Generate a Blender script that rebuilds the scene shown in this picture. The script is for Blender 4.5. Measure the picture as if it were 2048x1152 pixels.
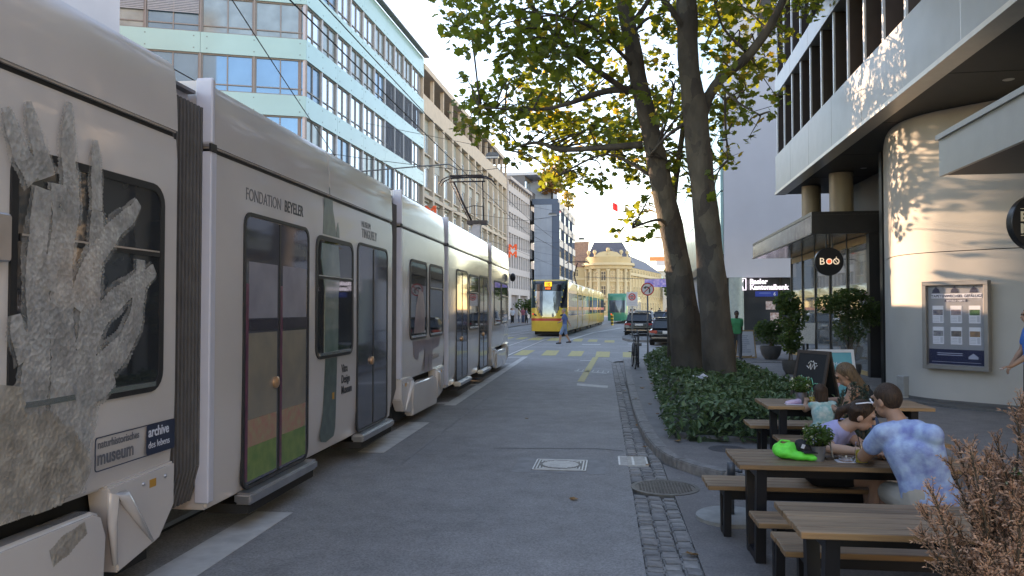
import bpy, bmesh, math, random
from mathutils import Vector, Matrix, Euler
R = math.radians
for o in list(bpy.data.objects): bpy.data.objects.remove(o)
scn = bpy.context.scene
col = scn.collection

# ---------------------------------------------------------------- camera
cd = bpy.data.cameras.new('camera'); cam = bpy.data.objects.new('camera', cd); col.objects.link(cam)
cd.sensor_width = 36.0; cd.lens = 1540/2048*36; cd.clip_start = .05; cd.clip_end = 3000
cam.location = (0, 0, 1.75); cam.rotation_euler = (R(90+1.525), 0, R(6.70)); scn.camera = cam

# ---------------------------------------------------------------- sky, sun, exposure
SUN_EL, SUN_AZ = 9.0, -32.0          # azimuth: degrees the light swings from +X towards +Y
w = bpy.data.worlds.new('World'); scn.world = w; w.use_nodes = True
nt = w.node_tree; bg = nt.nodes['Background']
sky = nt.nodes.new('ShaderNodeTexSky'); sky.sky_type = 'NISHITA'; sky.sun_disc = False
sky.sun_elevation = R(SUN_EL); sky.sun_rotation = R(270 - SUN_AZ)
sky.altitude = 260; sky.air_density = 1.0; sky.dust_density = .1; sky.ozone_density = 1.6
nt.links.new(sky.outputs[0], bg.inputs[0]); bg.inputs[1].default_value = .15
sd = bpy.data.lights.new('sun', 'SUN'); sd.energy = 2.2; sd.angle = R(.5); sd.color = (1, .80, .55)
sun = bpy.data.objects.new('sun', sd); col.objects.link(sun)
LD = Vector((math.cos(R(SUN_AZ))*math.cos(R(SUN_EL)), math.sin(R(SUN_AZ))*math.cos(R(SUN_EL)), -math.sin(R(SUN_EL))))
sun.rotation_euler = LD.to_track_quat('-Z', 'Y').to_euler(); sun.location = (-40, 0, 40)
vs = scn.view_settings; vs.view_transform = 'Standard'; vs.look = 'None'; vs.exposure = 2.68; vs.use_white_balance = True; vs.white_balance_temperature = 8000; vs.white_balance_tint = 27; vs.gamma = 1
scn.render.engine = 'CYCLES'

# ---------------------------------------------------------------- materials
MATS = {}
def M(name, c, rough=.6, metal=0., var=.12, vs=6., bump=0., bs=40., spec=.5, coat=0., emit=None, es=1., alpha=1., trans=0., sss=0., c2=None, det=6., space='Object'):
    if name in MATS: return MATS[name]
    m = bpy.data.materials.new(name); m.use_nodes = True; n = m.node_tree; b = n.nodes['Principled BSDF']; L = n.links.new
    b.inputs['Roughness'].default_value = rough; b.inputs['Metallic'].default_value = metal
    b.inputs['Specular IOR Level'].default_value = spec
    b.inputs['Coat Weight'].default_value = coat; b.inputs['Coat Roughness'].default_value = .06
    b.inputs['Alpha'].default_value = alpha; b.inputs['Transmission Weight'].default_value = trans
    if emit: b.inputs['Emission Color'].default_value = (*emit, 1); b.inputs['Emission Strength'].default_value = es
    tc = n.nodes.new('ShaderNodeTexCoord')
    src = tc.outputs[space]
    if var > 0 or c2:
        nz = n.nodes.new('ShaderNodeTexNoise'); nz.inputs['Scale'].default_value = vs; nz.inputs['Detail'].default_value = det
        L(src, nz.inputs['Vector'])
        cr = n.nodes.new('ShaderNodeValToRGB'); cr.color_ramp.elements[0].position = .3; cr.color_ramp.elements[1].position = .7
        a = c2 if c2 else tuple(x*(1-var) for x in c)
        d = c if c2 else tuple(min(1, x*(1+var)) for x in c)
        cr.color_ramp.elements[0].color = (*a, 1); cr.color_ramp.elements[1].color = (*d, 1)
        L(nz.outputs[0], cr.inputs[0]); L(cr.outputs[0], b.inputs['Base Color'])
    else: b.inputs['Base Color'].default_value = (*c, 1)
    if bump > 0:
        n2 = n.nodes.new('ShaderNodeTexNoise'); n2.inputs['Scale'].default_value = bs; n2.inputs['Detail'].default_value = 4
        L(src, n2.inputs['Vector'])
        bp = n.nodes.new('ShaderNodeBump'); bp.inputs['Strength'].default_value = bump; bp.inputs['Distance'].default_value = .02
        L(n2.outputs[0], bp.inputs['Height']); L(bp.outputs[0], b.inputs['Normal'])
    MATS[name] = m; return m

def leafmat(name, c, tc_, rough=.45, rnd=.35, trs=.5):
    """two-sided leaf: diffuse + translucent, colour jitter per leaf by position noise"""
    m = bpy.data.materials.new(name); m.use_nodes = True; n = m.node_tree; L = n.links.new
    b = n.nodes['Principled BSDF']; out = n.nodes['Material Output']
    g = n.nodes.new('ShaderNodeTexCoord'); nz = n.nodes.new('ShaderNodeTexNoise'); nz.inputs['Scale'].default_value = 1.1; nz.inputs['Detail'].default_value = 8; nz.inputs['Roughness'].default_value = .75
    L(g.outputs['Object'], nz.inputs['Vector'])
    cr = n.nodes.new('ShaderNodeValToRGB'); cr.color_ramp.elements[0].position = .32; cr.color_ramp.elements[1].position = .68
    cr.color_ramp.elements[0].color = (*[x*(1-rnd) for x in c], 1); cr.color_ramp.elements[1].color = (*[x*(1+rnd) for x in c], 1)
    L(nz.outputs[0], cr.inputs[0]); L(cr.outputs[0], b.inputs['Base Color'])
    b.inputs['Roughness'].default_value = rough; b.inputs['Specular IOR Level'].default_value = .35
    t = n.nodes.new('ShaderNodeBsdfTranslucent'); t.inputs[0].default_value = (*tc_, 1)
    mx = n.nodes.new('ShaderNodeMixShader'); mx.inputs[0].default_value = trs
    L(b.outputs[0], mx.inputs[1]); L(t.outputs[0], mx.inputs[2]); L(mx.outputs[0], out.inputs[0])
    MATS[name] = m; return m

# ---------------------------------------------------------------- mesh builder
class MB:
    def __init__(s): s.v = []; s.f = []; s.mi = []; s.cur = 0
    def add(s, vs, fs):
        o = len(s.v); s.v += [tuple(p) for p in vs]; s.f += [tuple(i+o for i in f) for f in fs]; s.mi += [s.cur]*len(fs); return s
    def box(s, x0, x1, y0, y1, z0, z1):
        return s.add([(x0,y0,z0),(x1,y0,z0),(x1,y1,z0),(x0,y1,z0),(x0,y0,z1),(x1,y0,z1),(x1,y1,z1),(x0,y1,z1)],
                     [(0,3,2,1),(4,5,6,7),(0,1,5,4),(1,2,6,5),(2,3,7,6),(3,0,4,7)])
    def obox(s, c, sz, rot=(0,0,0)):
        m = Euler(rot).to_matrix(); h = [a/2 for a in sz]; c = Vector(c)
        vs = [c + m @ Vector((sx*h[0], sy*h[1], sz_*h[2])) for sz_ in (-1,1) for sx, sy in ((-1,-1),(1,-1),(1,1),(-1,1))]
        return s.add(vs, [(0,3,2,1),(4,5,6,7),(0,1,5,4),(1,2,6,5),(2,3,7,6),(3,0,4,7)])
    def quad(s, a, b, c, d): return s.add([a,b,c,d], [(0,1,2,3)])
    def tube(s, pts, rad, n=8, cap=True, sq=None):
        pts = [Vector(p) for p in pts]; k = len(pts)
        if not hasattr(rad, '__len__'): rad = [rad]*k
        vs = []; up = None
        for i, p in enumerate(pts):
            d = (pts[min(i+1,k-1)] - pts[max(i-1,0)]);
            if d.length < 1e-9: d = Vector((0,0,1))
            d.normalize()
            if up is None: up = Vector((0,0,1)) if abs(d.z) < .9 else Vector((0,1,0))
            a = up - d*up.dot(d)
            if a.length < 1e-6: a = d.orthogonal()
            a.normalize(); b = d.cross(a); up = a
            for j in range(n):
                t = 2*math.pi*j/n
                vs.append(p + (a*math.cos(t)*(sq or 1) + b*math.sin(t))*rad[i])
        fs = []
        for i in range(k-1):
            for j in range(n): fs.append((i*n+j, i*n+(j+1)%n, (i+1)*n+(j+1)%n, (i+1)*n+j))
        if cap: fs.append(tuple(range(n-1,-1,-1))); fs.append(tuple((k-1)*n+j for j in range(n)))
        return s.add(vs, fs)
    def lathe(s, prof, n=20, c=(0,0,0)):
        vs = []; k = len(prof)
        for r, z in prof:
            for j in range(n):
                t = 2*math.pi*j/n; vs.append((c[0]+r*math.cos(t), c[1]+r*math.sin(t), c[2]+z))
        fs = [(i*n+j, i*n+(j+1)%n, (i+1)*n+(j+1)%n, (i+1)*n+j) for i in range(k-1) for j in range(n)]
        if prof[0][0] > 1e-6: fs.append(tuple(range(n-1,-1,-1)))
        if prof[-1][0] > 1e-6: fs.append(tuple((k-1)*n+j for j in range(n)))
        return s.add(vs, fs)
    def prism(s, poly, h0, h1, ax='z'):
        """extrude 2D poly; ax = extrusion axis; poly coords are the remaining two axes in xyz order"""
        def P(a, b, h): return (a,b,h) if ax == 'z' else ((a,h,b) if ax == 'y' else (h,a,b))
        n = len(poly); vs = [P(a,b,h0) for a,b in poly] + [P(a,b,h1) for a,b in poly]
        fs = [tuple(range(n-1,-1,-1)), tuple(range(n,2*n))] + [(i,(i+1)%n,n+(i+1)%n,n+i) for i in range(n)]
        return s.add(vs, fs)
    def ball(s, c, r, n=10, m=7):
        if not hasattr(r,'__len__'): r = (r,r,r)
        vs = [(c[0], c[1], c[2]-r[2])]; fs = []
        for i in range(1, m):
            a = -math.pi/2 + math.pi*i/m
            for j in range(n):
                t = 2*math.pi*j/n; vs.append((c[0]+r[0]*math.cos(a)*math.cos(t), c[1]+r[1]*math.cos(a)*math.sin(t), c[2]+r[2]*math.sin(a)))
        vs.append((c[0], c[1], c[2]+r[2])); e = len(vs)-1
        for j in range(n):
            fs.append((0, 1+(j+1)%n, 1+j)); fs.append((e, e-n+j, e-n+(j+1)%n))
            for i in range(m-2): a = 1+i*n; fs.append((a+j, a+(j+1)%n, a+n+(j+1)%n, a+n+j))
        return s.add(vs, fs)
    def mesh(s, name, mats, smooth=False, bevel=0., fix=True, seg=1):
        me = bpy.data.meshes.new(name); me.from_pydata(s.v, [], s.f)
        if not isinstance(mats, (list, tuple)): mats = [mats]
        for m in mats: me.materials.append(m)
        if len(mats) > 1: me.polygons.foreach_set('material_index', s.mi)
        if fix or bevel:
            bm = bmesh.new(); bm.from_mesh(me)
            if fix: bmesh.ops.recalc_face_normals(bm, faces=bm.faces)
            if bevel:
                ed = [e for e in bm.edges if len(e.link_faces) == 2 and e.calc_face_angle(0) > .5]
                bmesh.ops.bevel(bm, geom=ed, offset=bevel, segments=seg, affect='EDGES', clamp_overlap=True)
            bm.to_mesh(me); bm.free()
        if smooth: me.shade_smooth() if smooth is True else me.set_sharp_from_angle(angle=R(smooth)) or None
        if smooth and smooth is not True:
            for p in me.polygons: p.use_smooth = True
        return me
    def build(s, name, mats, parent=None, loc=(0,0,0), rot=(0,0,0), **k):
        return put(name, s.mesh(name, mats, **k), parent, loc, rot)

def put(name, me, parent=None, loc=(0,0,0), rot=(0,0,0), sc=None):
    o = bpy.data.objects.new(name, me); col.objects.link(o); o.parent = parent; o.location = loc; o.rotation_euler = rot
    if sc: o.scale = sc
    return o
def tag(o, label=None, cat=None, group=None, kind=None):
    if label: o['label'] = label
    if cat: o['category'] = cat
    if group: o['group'] = group
    if kind: o['kind'] = kind
    return o
def thing(name, label, cat, loc=(0,0,0), rz=0., group=None):
    o = put(name, None, None, loc, (0,0,rz)); o.empty_display_size = .1
    return tag(o, label, cat, group)
def struct(o): o['kind'] = 'structure'; return o
def copy_tree(o, parent=None):
    c = o.copy(); col.objects.link(c); c.parent = parent
    for ch in list(o.children): copy_tree(ch, c)
    return c
def frame(w, h, t, d, y=0.):
    """rectangular ring in xz plane, centred x, base z=0, bar t, depth d"""
    b = MB(); b.box(-w/2, w/2, y, y+d, 0, t); b.box(-w/2, w/2, y, y+d, h-t, h)
    b.box(-w/2, -w/2+t, y+.002, y+d-.002, t, h-t); b.box(w/2-t, w/2, y+.002, y+d-.002, t, h-t); return b
def rrect(x0, x1, z0, z1, r, n=5):
    p = []
    for cx, cz, a0 in ((x1-r, z0+r, -90), (x1-r, z1-r, 0), (x0+r, z1-r, 90), (x0+r, z0+r, 180)):
        for i in range(n+1):
            a = R(a0 + 90*i/n); p.append((cx+r*math.cos(a), cz+r*math.sin(a)))
    return p
def ringprism(b, outer, inner, h0, h1, ax='x'):
    n = len(outer); P = (lambda a,c,h: (h,a,c)) if ax == 'x' else (lambda a,c,h: (a,h,c))
    vs = [P(a,c,h) for h in (h0,h1) for a,c in outer] + [P(a,c,h) for h in (h0,h1) for a,c in inner]
    fs = []
    for i in range(n):
        j = (i+1)%n
        fs += [(i,j,n+j,n+i), (2*n+i,3*n+i,3*n+j,2*n+j), (n+i,n+j,3*n+j,3*n+i), (i,2*n+i,2*n+j,j)]
    return b.add(vs, fs)
def text(name, s, size, mat, parent, loc, rot, align='LEFT', xs=1., ext=.0015, bold=0., sp=1.):
    c = bpy.data.curves.new(name, 'FONT'); c.body = s; c.size = size; c.align_x = align; c.extrude = ext; c.offset = bold; c.space_character = sp; c.resolution_u = 3
    t = bpy.data.objects.new('tmp', c); col.objects.link(t); dg = bpy.context.evaluated_depsgraph_get()
    me = bpy.data.meshes.new_from_object(t.evaluated_get(dg)); bpy.data.objects.remove(t); bpy.data.curves.remove(c)
    me.materials.clear(); me.materials.append(mat); me.name = name
    if xs != 1:
        for v in me.vertices: v.co.x *= xs
    return put(name, me, parent, loc, rot)
def evalmesh(me, mods, name):
    o = bpy.data.objects.new('tmp', me); col.objects.link(o)
    for typ, kw in mods:
        m = o.modifiers.new('m', typ)
        for k, v in kw.items(): setattr(m, k, v)
    dg = bpy.context.evaluated_depsgraph_get(); r = bpy.data.meshes.new_from_object(o.evaluated_get(dg))
    bpy.data.objects.remove(o); r.name = name; return r
# ================================================================ GROUND
random.seed(4)
def asphalt(name, c, speck=.5, wet=.75):
    m = bpy.data.materials.new(name); m.use_nodes = True; n = m.node_tree; L = n.links.new; b = n.nodes['Principled BSDF']
    tc = n.nodes.new('ShaderNodeTexCoord')
    def noise(s, d=4, r=.55):
        z = n.nodes.new('ShaderNodeTexNoise'); z.inputs['Scale'].default_value = s; z.inputs['Detail'].default_value = d; z.inputs['Roughness'].default_value = r; L(tc.outputs['Object'], z.inputs['Vector']); return z
    big = noise(.35, 5); mid = noise(3.5, 6); 
    r1 = n.nodes.new('ShaderNodeValToRGB'); r1.color_ramp.elements[0].position = .3; r1.color_ramp.elements[1].position = .72
    r1.color_ramp.elements[0].color = (*[x*.66 for x in c], 1); r1.color_ramp.elements[1].color = (*[x*1.26 for x in c], 1)
    a = n.nodes.new('ShaderNodeMath'); a.operation = 'ADD'; a.use_clamp = True
    h = n.nodes.new('ShaderNodeMath'); h.operation = 'MULTIPLY_ADD'; h.inputs[1].default_value = .45; h.inputs[2].default_value = 0.
    L(mid.outputs[0], h.inputs[0]); k = n.nodes.new('ShaderNodeMath'); k.operation = 'MULTIPLY'; k.inputs[1].default_value = .6; L(big.outputs[0], k.inputs[0])
    L(h.outputs[0], a.inputs[0]); L(k.outputs[0], a.inputs[1]); L(a.outputs[0], r1.inputs[0])
    vo = n.nodes.new('ShaderNodeTexVoronoi'); vo.inputs['Scale'].default_value = 85; L(tc.outputs['Object'], vo.inputs['Vector'])
    cr = n.nodes.new('ShaderNodeValToRGB'); cr.color_ramp.elements[0].position = .0; cr.color_ramp.elements[1].position = .9
    cr.color_ramp.elements[0].color = (.55,.55,.55,1); cr.color_ramp.elements[1].color = (1.7,1.7,1.7,1)
    L(vo.outputs['Color'], cr.inputs[0])
    mx = n.nodes.new('ShaderNodeMix'); mx.data_type = 'RGBA'; mx.blend_type = 'MULTIPLY'; mx.inputs[0].default_value = speck
    L(r1.outputs[0], mx.inputs[6]); L(cr.outputs[0], mx.inputs[7])
    # pale chewing-gum and dirt spots
    v2 = n.nodes.new('ShaderNodeTexVoronoi'); v2.inputs['Scale'].default_value = 3.2; L(tc.outputs['Object'], v2.inputs['Vector'])
    c2 = n.nodes.new('ShaderNodeValToRGB'); c2.color_ramp.elements[0].position = .035; c2.color_ramp.elements[1].position = .06
    c2.color_ramp.elements[0].color = (.5,.5,.5,1); c2.color_ramp.elements[1].color = (0,0,0,1); L(v2.outputs['Distance'], c2.inputs[0])
    m2 = n.nodes.new('ShaderNodeMix'); m2.data_type = 'RGBA'; m2.blend_type = 'MIX'; L(c2.outputs[0], m2.inputs[0]); L(mx.outputs[2], m2.inputs[6]); m2.inputs[7].default_value = (*[min(.4, x*2.2) for x in c], 1)
    L(m2.outputs[2], b.inputs['Base Color'])
    b.inputs['Roughness'].default_value = wet; b.inputs['Specular IOR Level'].default_value = .4
    bp = n.nodes.new('ShaderNodeBump'); bp.inputs['Strength'].default_value = .35; bp.inputs['Distance'].default_value = .006
    L(vo.outputs['Distance'], bp.inputs['Height']); L(bp.outputs[0], b.inputs['Normal'])
    MATS[name] = m; return m
m_road = asphalt('asphalt_road', (.215,.21,.205))
m_pave = asphalt('asphalt_pavement', (.165,.155,.15), .35)
m_slab = M('pale_concrete_slab', (.17,.17,.17), .85, var=.2, vs=3, bump=.15, bs=120)
m_dirt = M('gutter_joint_dirt', (.06,.056,.05), .95, var=.3, vs=20)
m_sett = [M('sett_stone_%d' % i, c, .8, var=.3, vs=9, bump=.5, bs=35) for i, c in enumerate([(.22,.21,.20),(.26,.25,.235),(.19,.185,.18)])]
m_kerb = M('granite_kerb', (.21,.205,.195), .8, var=.28, vs=14, bump=.25, bs=90)
m_ywl = M('worn_yellow_paint', (.50,.40,.10), .7, c2=(.30,.26,.12), vs=7, det=10)
m_wht = M('worn_white_paint', (.42,.42,.40), .7, c2=(.27,.27,.265), vs=5, det=10)
m_wht2 = M('faded_white_paint', (.56,.55,.52), .75, c2=(.40,.39,.375), vs=6, det=10); m_wht3 = M('worn_patch_paint', (.26,.26,.26), .75, c2=(.17,.17,.17), vs=6, det=10)
m_iron = M('cast_iron_cover', (.13,.12,.105), .6, .2, var=.3, vs=12, bump=.1)
m_steel = M('worn_steel', (.5,.5,.49), .5, .3, var=.15, vs=15)

g = MB(); g.box(-900, 900, -300, 1500, -.6, -.06); struct(g.build('ground', M('ground_far', (.09,.09,.09), .9)))
road = MB(); road.prism([(-60,-60),(.28,-60),(.28,24.9),(.42,25.7),(.8,26.2),(60,26.2),(60,420),(-60,420)], -.055, 0)
road = struct(road.build('road', m_road))
fp = MB(); fp.prism([(.665,-60),(30,-60),(30,6.0),(8,6.2),(5,6.62),(3.0,7.0),(2.2,7.32),(1.6,7.66),(1.17,8.0),(1.0,8.2),(.69,8.8),(.665,8.85)], -.055, .001)
fp = struct(fp.build('pavement', m_pave))
# raised pavement behind the kerb, sloping back to the shop fronts
KP = [(.66,25.6),(.655,24),(.60,21),(.545,18),(.515,15),(.50,12.85),(.515,11.2),(.56,10.06),(.62,9.35),(.73,8.8),(.86,8.45),(1.03,8.2),(1.2,8.0),(1.6,7.66),(2.2,7.32),(3.0,7.0),(5,6.62),(8,6.2)]
def pz(x, y=12):
    a = .105 if y > 8.3 else .105
    return a if x < 3.2 else max(.006, a*(1-(x-3.2)/1.6))
pv = MB(); rows = []
for (x, y) in KP:
    rows.append((x+.10, y+.06))
# strips from kerb to the right edge
def strip(pts, xr, name, m, dz=0.):
    b = MB(); xs = [0,.35,.6,1]
    for (x0,y0),(x1,y1) in zip(pts[:-1], pts[1:]):
        def line(x, y):
            out = [(x,y,pz(x)+dz)]
            for q in (3.2, 4.0, 4.8, xr):
                if q > x: out.append((q, y, pz(q)+dz))
            return out
        A, B = line(x0,y0), line(x1,y1); n = min(len(A), len(B)); A = A[:1]+A[-(n-1):]; B = B[:1]+B[-(n-1):]
        for i in range(n-1): b.quad(A[i], B[i], B[i+1], A[i+1])
    return struct(b.build(name, m))
strip(rows[:16]+[(4.9,6.75)], 30, 'raised_pavement', m_pave)
sl = MB()
for (x0,y0),(x1,y1) in zip(KP[1:7], KP[2:8]):
    if y1 < 9.9: y1 = 9.9
    sl.quad((x0+.16,y0,.111),(x1+.16,y1,.111),(max(.98,x1+.4),y1,.111),(max(.98,x0+.45),y0,.111))
struct(sl.build('pavement_slab_strip', m_slab))
# kerb stones
kerb = struct(put('kerb', None))
def resample(P, step):
    out = [Vector(P[0])]; acc = 0
    for a, b in zip(P[:-1], P[1:]):
        a, b = Vector(a), Vector(b); L_ = (b-a).length; n = max(1, int(L_/.15))
        for i in range(1, n+1):
            p = a + (b-a)*i/n; acc += L_/n
            if acc >= step - 1e-6: out.append(p); acc = 0
    return out
kp = resample(KP, .31)
i = 0
while i < len(kp)-1:
    k = 3 if kp[i].y > 10.2 else 2
    j = min(i+k, len(kp)-1); seg = kp[i:j+1]; L_, Rr = [], []
    for q, p in enumerate(seg):
        d = (kp[min(i+q+1, len(kp)-1)] - kp[max(i+q-1,0)]).normalized(); nn = Vector((-d.y, d.x))   # kerb goes toward camera: left normal points to pavement
        if q == 0: p = p + d*.006
        if q == len(seg)-1: p = p - d*.006
        L_.append(p); Rr.append(p + nn*.155)
    zt = .108 + random.uniform(-.004,.004)
    x_end = seg[-1].x
    if x_end > 2.0: zt = max(.02, .108 - (x_end-2.0)*.03)
    poly = [(p.x,p.y) for p in L_] + [(p.x,p.y) for p in reversed(Rr)]
    b = MB(); b.prism(poly, -.05, zt); b.build('kerb_stone', m_kerb, kerb, bevel=.012, seg=2)
    i = j
# gutter of setts
gut = struct(put('gutter', None)); gb = MB(); gb.box(.279,.666,-2,25.2,-.055,-.022); gb.build('gutter_bed', m_dirt, gut)
var = []
for s in range(9):
    random.seed(s); b = MB(); h = [random.uniform(-.007,.006) for _ in range(4)]; jx = lambda: random.uniform(-.006,.006)
    w_, l_ = .061, .064
    vs_ = [(-w_,-l_,-.04),(w_,-l_,-.04),(w_,l_,-.04),(-w_,l_,-.04)] + [(-w_+jx(),-l_+jx(),h[0]),(w_+jx(),-l_+jx(),h[1]),(w_+jx(),l_+jx(),h[2]),(-w_+jx(),l_+jx(),h[3])]
    b.add(vs_, [(0,3,2,1),(4,5,6,7),(0,1,5,4),(1,2,6,5),(2,3,7,6),(3,0,4,7)])
    var.append(b.mesh('sett', m_sett[s % 3], bevel=.012, seg=2, smooth=40))
random.seed(11); far = MB(); cnt = 0
for row in range(3):
    y = 3.9 + row*.05
    while y < 25.1:
        ln = random.uniform(.105,.165); yc = y+ln/2; x = .345 + row*.128; y += ln
        if (x-.6)**2 + (yc-7.69)**2 < .37**2: continue
        if .1 < x < .56 and 8.66 < yc < 9.3: continue
        if cnt < 285 and yc < 18.5:
            o = put('sett', random.choice(var), gut, (x+random.uniform(-.004,.004), yc, random.uniform(-.003,.004)), (random.uniform(-.04,.04), random.uniform(-.05,.05), random.uniform(-.06,.06)+random.choice((0,math.pi))), (1, ln/.134, 1)); cnt += 1
        else: far.obox((x, yc, -.02), (.118, ln-.014, .044), (random.uniform(-.03,.03), random.uniform(-.03,.03), 0))
fo = far.build('setts_far', m_sett[0], gut); fo['kind'] = 'stuff'
# drain grate
t = thing('drain_grate', 'steel drain grate with slotted holes in the cobbled gutter by the kerb', 'drain', (.34,8.98,0))
b = MB()
for x in (-.165,.145): b.box(x, x+.02, -.25, .25, -.02, .006)
for y in (-.25,.23): b.box(-.145,.145,y,y+.02,-.02,.006)
for i in range(6): b.box(-.145,.145,-.178+i*.068,-.160+i*.068,-.018,.004)
b.box(-.012,.012,-.23,.23,-.016,.005)
b.build('grate', m_steel, t); b = MB(); b.box(-.144,.144,-.229,.229,-.0215,-.0205); b.build('sump', M('sump_black', (.01,.01,.01), .9, var=0), t)
# square manhole frame with oval cover
t = thing('manhole_cover', 'square ribbed manhole cover with round centre in a pale worn patch of road', 'manhole', (-.47,8.65,0), R(-1))
b = MB(); b.box(-.5,.5,-.42,.42,.001,.003); b.build('road_patch', m_wht3, t)
b = MB(); b.box(-.30,.30,-.30,.30,.0032,.006); b.build('frame', m_iron, t)
b = MB()
for i in range(8):
    q = .285 - i*.034
    if q > .1:
        for s in (-1,1): b.box(-q,q,s*q-.007,s*q+.007,.0062,.011); b.box(s*q-.007,s*q+.007,-q+.009,q-.009,.0062,.0105)
b.build('rib', m_steel, t)
b = MB(); b.lathe([(.235,.011),(.235,.0135),(.2,.0135)], 32); b.build('cover_rim', m_iron, t)
b = MB(); b.prism([(.225*math.cos(R(a)),.225*math.sin(R(a))) for a in range(0,360,9)], .007, .0118); b.build('cover', M('cover_grey', (.2,.2,.2), .5, .5, var=.2), t)
b = MB()
for i in range(-6,7):
    h = math.sqrt(max(0,.2**2-(i*.03)**2))
    if h > .03: b.box(-h,h,i*.03-.008,i*.03+.008,.012,.0155)
b.build('cover_rib', m_steel, t)
# round manhole
t = thing('round_manhole_cover', 'round cast iron manhole cover set across the gutter cobbles', 'manhole', (.6,7.69,0))
b = MB(); b.lathe([(.33,-.05),(.33,.007),(.29,.007),(.29,.002)], 40); b.build('rim', m_iron, t)
b = MB(); b.prism([(.288*math.cos(R(a)),.288*math.sin(R(a))) for a in range(0,360,9)], -.02, .004); b.build('cover', M('cover_brown', (.15,.13,.11), .7, .15, var=.25, vs=20), t)
b = MB()
for ix in range(-9,10):
    for iy in range(-9,10):
        x, y = ix*.03, iy*.03+(.015 if ix%2 else 0)
        if x*x+y*y < .27**2: b.box(x-.011,x+.011,y-.004,y+.004,.0042,.0075)
b.build('tread_pattern', m_iron, t)
# round dark patch in the pavement
b = MB(); b.prism([(1.45+.22*math.cos(R(a)),9.3+.22*math.sin(R(a))) for a in range(0,360,12)], .1, .1085); struct(b.build('pavement_patch', asphalt('asphalt_patch', (.07,.07,.073))))
# painted markings -------------------------------------------------
mk = struct(put('road_markings', None))
def crom2(P):
    rs = random.Random(len(P)); out = []
    for a, c in zip(P[:-1], P[1:]):
        for i in range(6): f = i/6; out.append((a[0]+(c[0]-a[0])*f+rs.uniform(-.012,.012), a[1]+(c[1]-a[1])*f+rs.uniform(-.012,.012)))
    return out+[P[-1]]
def paint(name, poly, m, z=.004): b = MB(); b.prism(poly, .0012, z); return b.build(name, m, mk)
for y0, y1 in ((-6.,-3.5),(-.4,1.9),(3.95,6.38),(9.15,11.63)): paint('lane_dash', [(-2.97,y0),(-2.64,y0),(-2.64,y1),(-2.97,y1)], m_wht2 if y0 < 9 else m_wht2)
paint('edge_line', [(-2.86,13.75),(-2.64,13.75),(-2.70,27.9),(-2.88,27.9)], m_wht2)
for y in (14.0,17.5,20.7,24.1,27.5): paint('hatch_bar', [(-3.5,y-.25),(-2.866,y-.05),(-2.866,y+.2),(-3.5,y)], m_wht2)
paint('faint_line', [(-2.28,8.4),(-2.245,8.4),(-2.235,20),(-2.27,20)], m_wht3)
for q in [[(-4.95,28.8),(-4.4,28.8),(-4.35,32.3),(-4.9,32.4)],[(-3.33,28.75),(-2.82,28.7),(-2.8,32.1),(-3.35,32.3)],[(-2.28,28.65),(-1.74,28.7),(-1.78,32.1),(-2.33,32.15)],[(-1.28,28.35),(-.78,28.4),(-.74,31.8),(-1.26,31.76)],[(-.27,28.0),(.24,27.9),(.3,31.45),(-.24,31.55)],[(.72,27.95),(1.2,27.95),(1.26,31.2),(.8,31.2)]]:
    paint('crosswalk_bar', q, m_ywl)
for q in [[(-5.8,43.7),(-5.35,43.7),(-5.3,46.7),(-5.75,46.6)],[(-4.95,43.5),(-4.5,43.5),(-4.45,46.6),(-4.9,46.5)],[(-4.15,42.6),(-3.47,42.4),(-3.44,46.2),(-4.15,46)],[(-3.03,41.9),(-2.44,41.9),(-2.3,45.8),(-3.0,45.7)],[(-1.58,41.2),(-1.1,41.0),(-1.1,44.8),(-1.6,44.7)],[(-.8,40.9),(-.3,40.7),(-.27,43.7),(-.75,43.7)],[(.09,40.2),(.6,39.9),(.66,42.8),(.12,42.7)]]:
    paint('crosswalk_bar', q, m_ywl)
paint('yellow_line', [(-.60,18.6),(-.44,18.5),(-.15,27.8),(-.35,27.8)], m_ywl)
paint('road_stud_line', [(-.79,21.8),(-.79,21.6),(.1,20.9),(.1,21.1)], m_wht2); paint('road_stud_line', [(-.75,25.9),(-.38,25.9),(-.38,26.1),(-.75,26.1)], m_wht2)
for i in range(7): paint('tick_mark', [(-.72+i*.14,21.75-i*.11),(-.69+i*.14,21.73-i*.11),(-.66+i*.14,22.35-i*.11),(-.69+i*.14,22.37-i*.11)], m_wht2)
paint('patch_line', [(-.6,18.1),(-.58,17.6),(.11,17.1),(.11,17.6)], m_wht2)
paint('stop_line', [(1.25,38.2),(1.9,38.0),(3.4,38.0),(3.4,38.6),(1.25,38.8)], m_wht2)
paint('lane_line', [(-1.9,43.5),(-1.7,43.5),(-.6,56),(1.8,70),(1.5,70),(-.8,56)], m_wht2)
paint('lane_dash', [(-1.0,37.6),(-.1,37.4),(-.1,37.9),(-1.0,38.1)], m_wht2)
m_tar = M('tar_seam',(.085,.083,.082),.95,var=.2)
for P_ in ([(-1.9,20.4),(-1.1,20.55),(-.2,20.3),(.2,20.4)],[(-1.1,27.2),(.1,26.6),(.3,25.2)],[(.9,4.0),(1.4,4.3),(2.1,3.9)],[(-1.35,9.6),(-.1,9.72),(.24,9.6)]):
    b = MB(); Q_ = crom2(P_)
    for (x0,y0),(x1,y1) in zip(Q_[:-1],Q_[1:]):
        d_ = Vector((x1-x0,y1-y0)).normalized()*.011; b.add([(x0-d_.y,y0+d_.x,.0028),(x0+d_.y,y0-d_.x,.0028),(x1+d_.y,y1-d_.x,.0028),(x1-d_.y,y1+d_.x,.0028)],[(0,1,2,3)])
    b.build('tar_seam', m_tar, mk)
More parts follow.
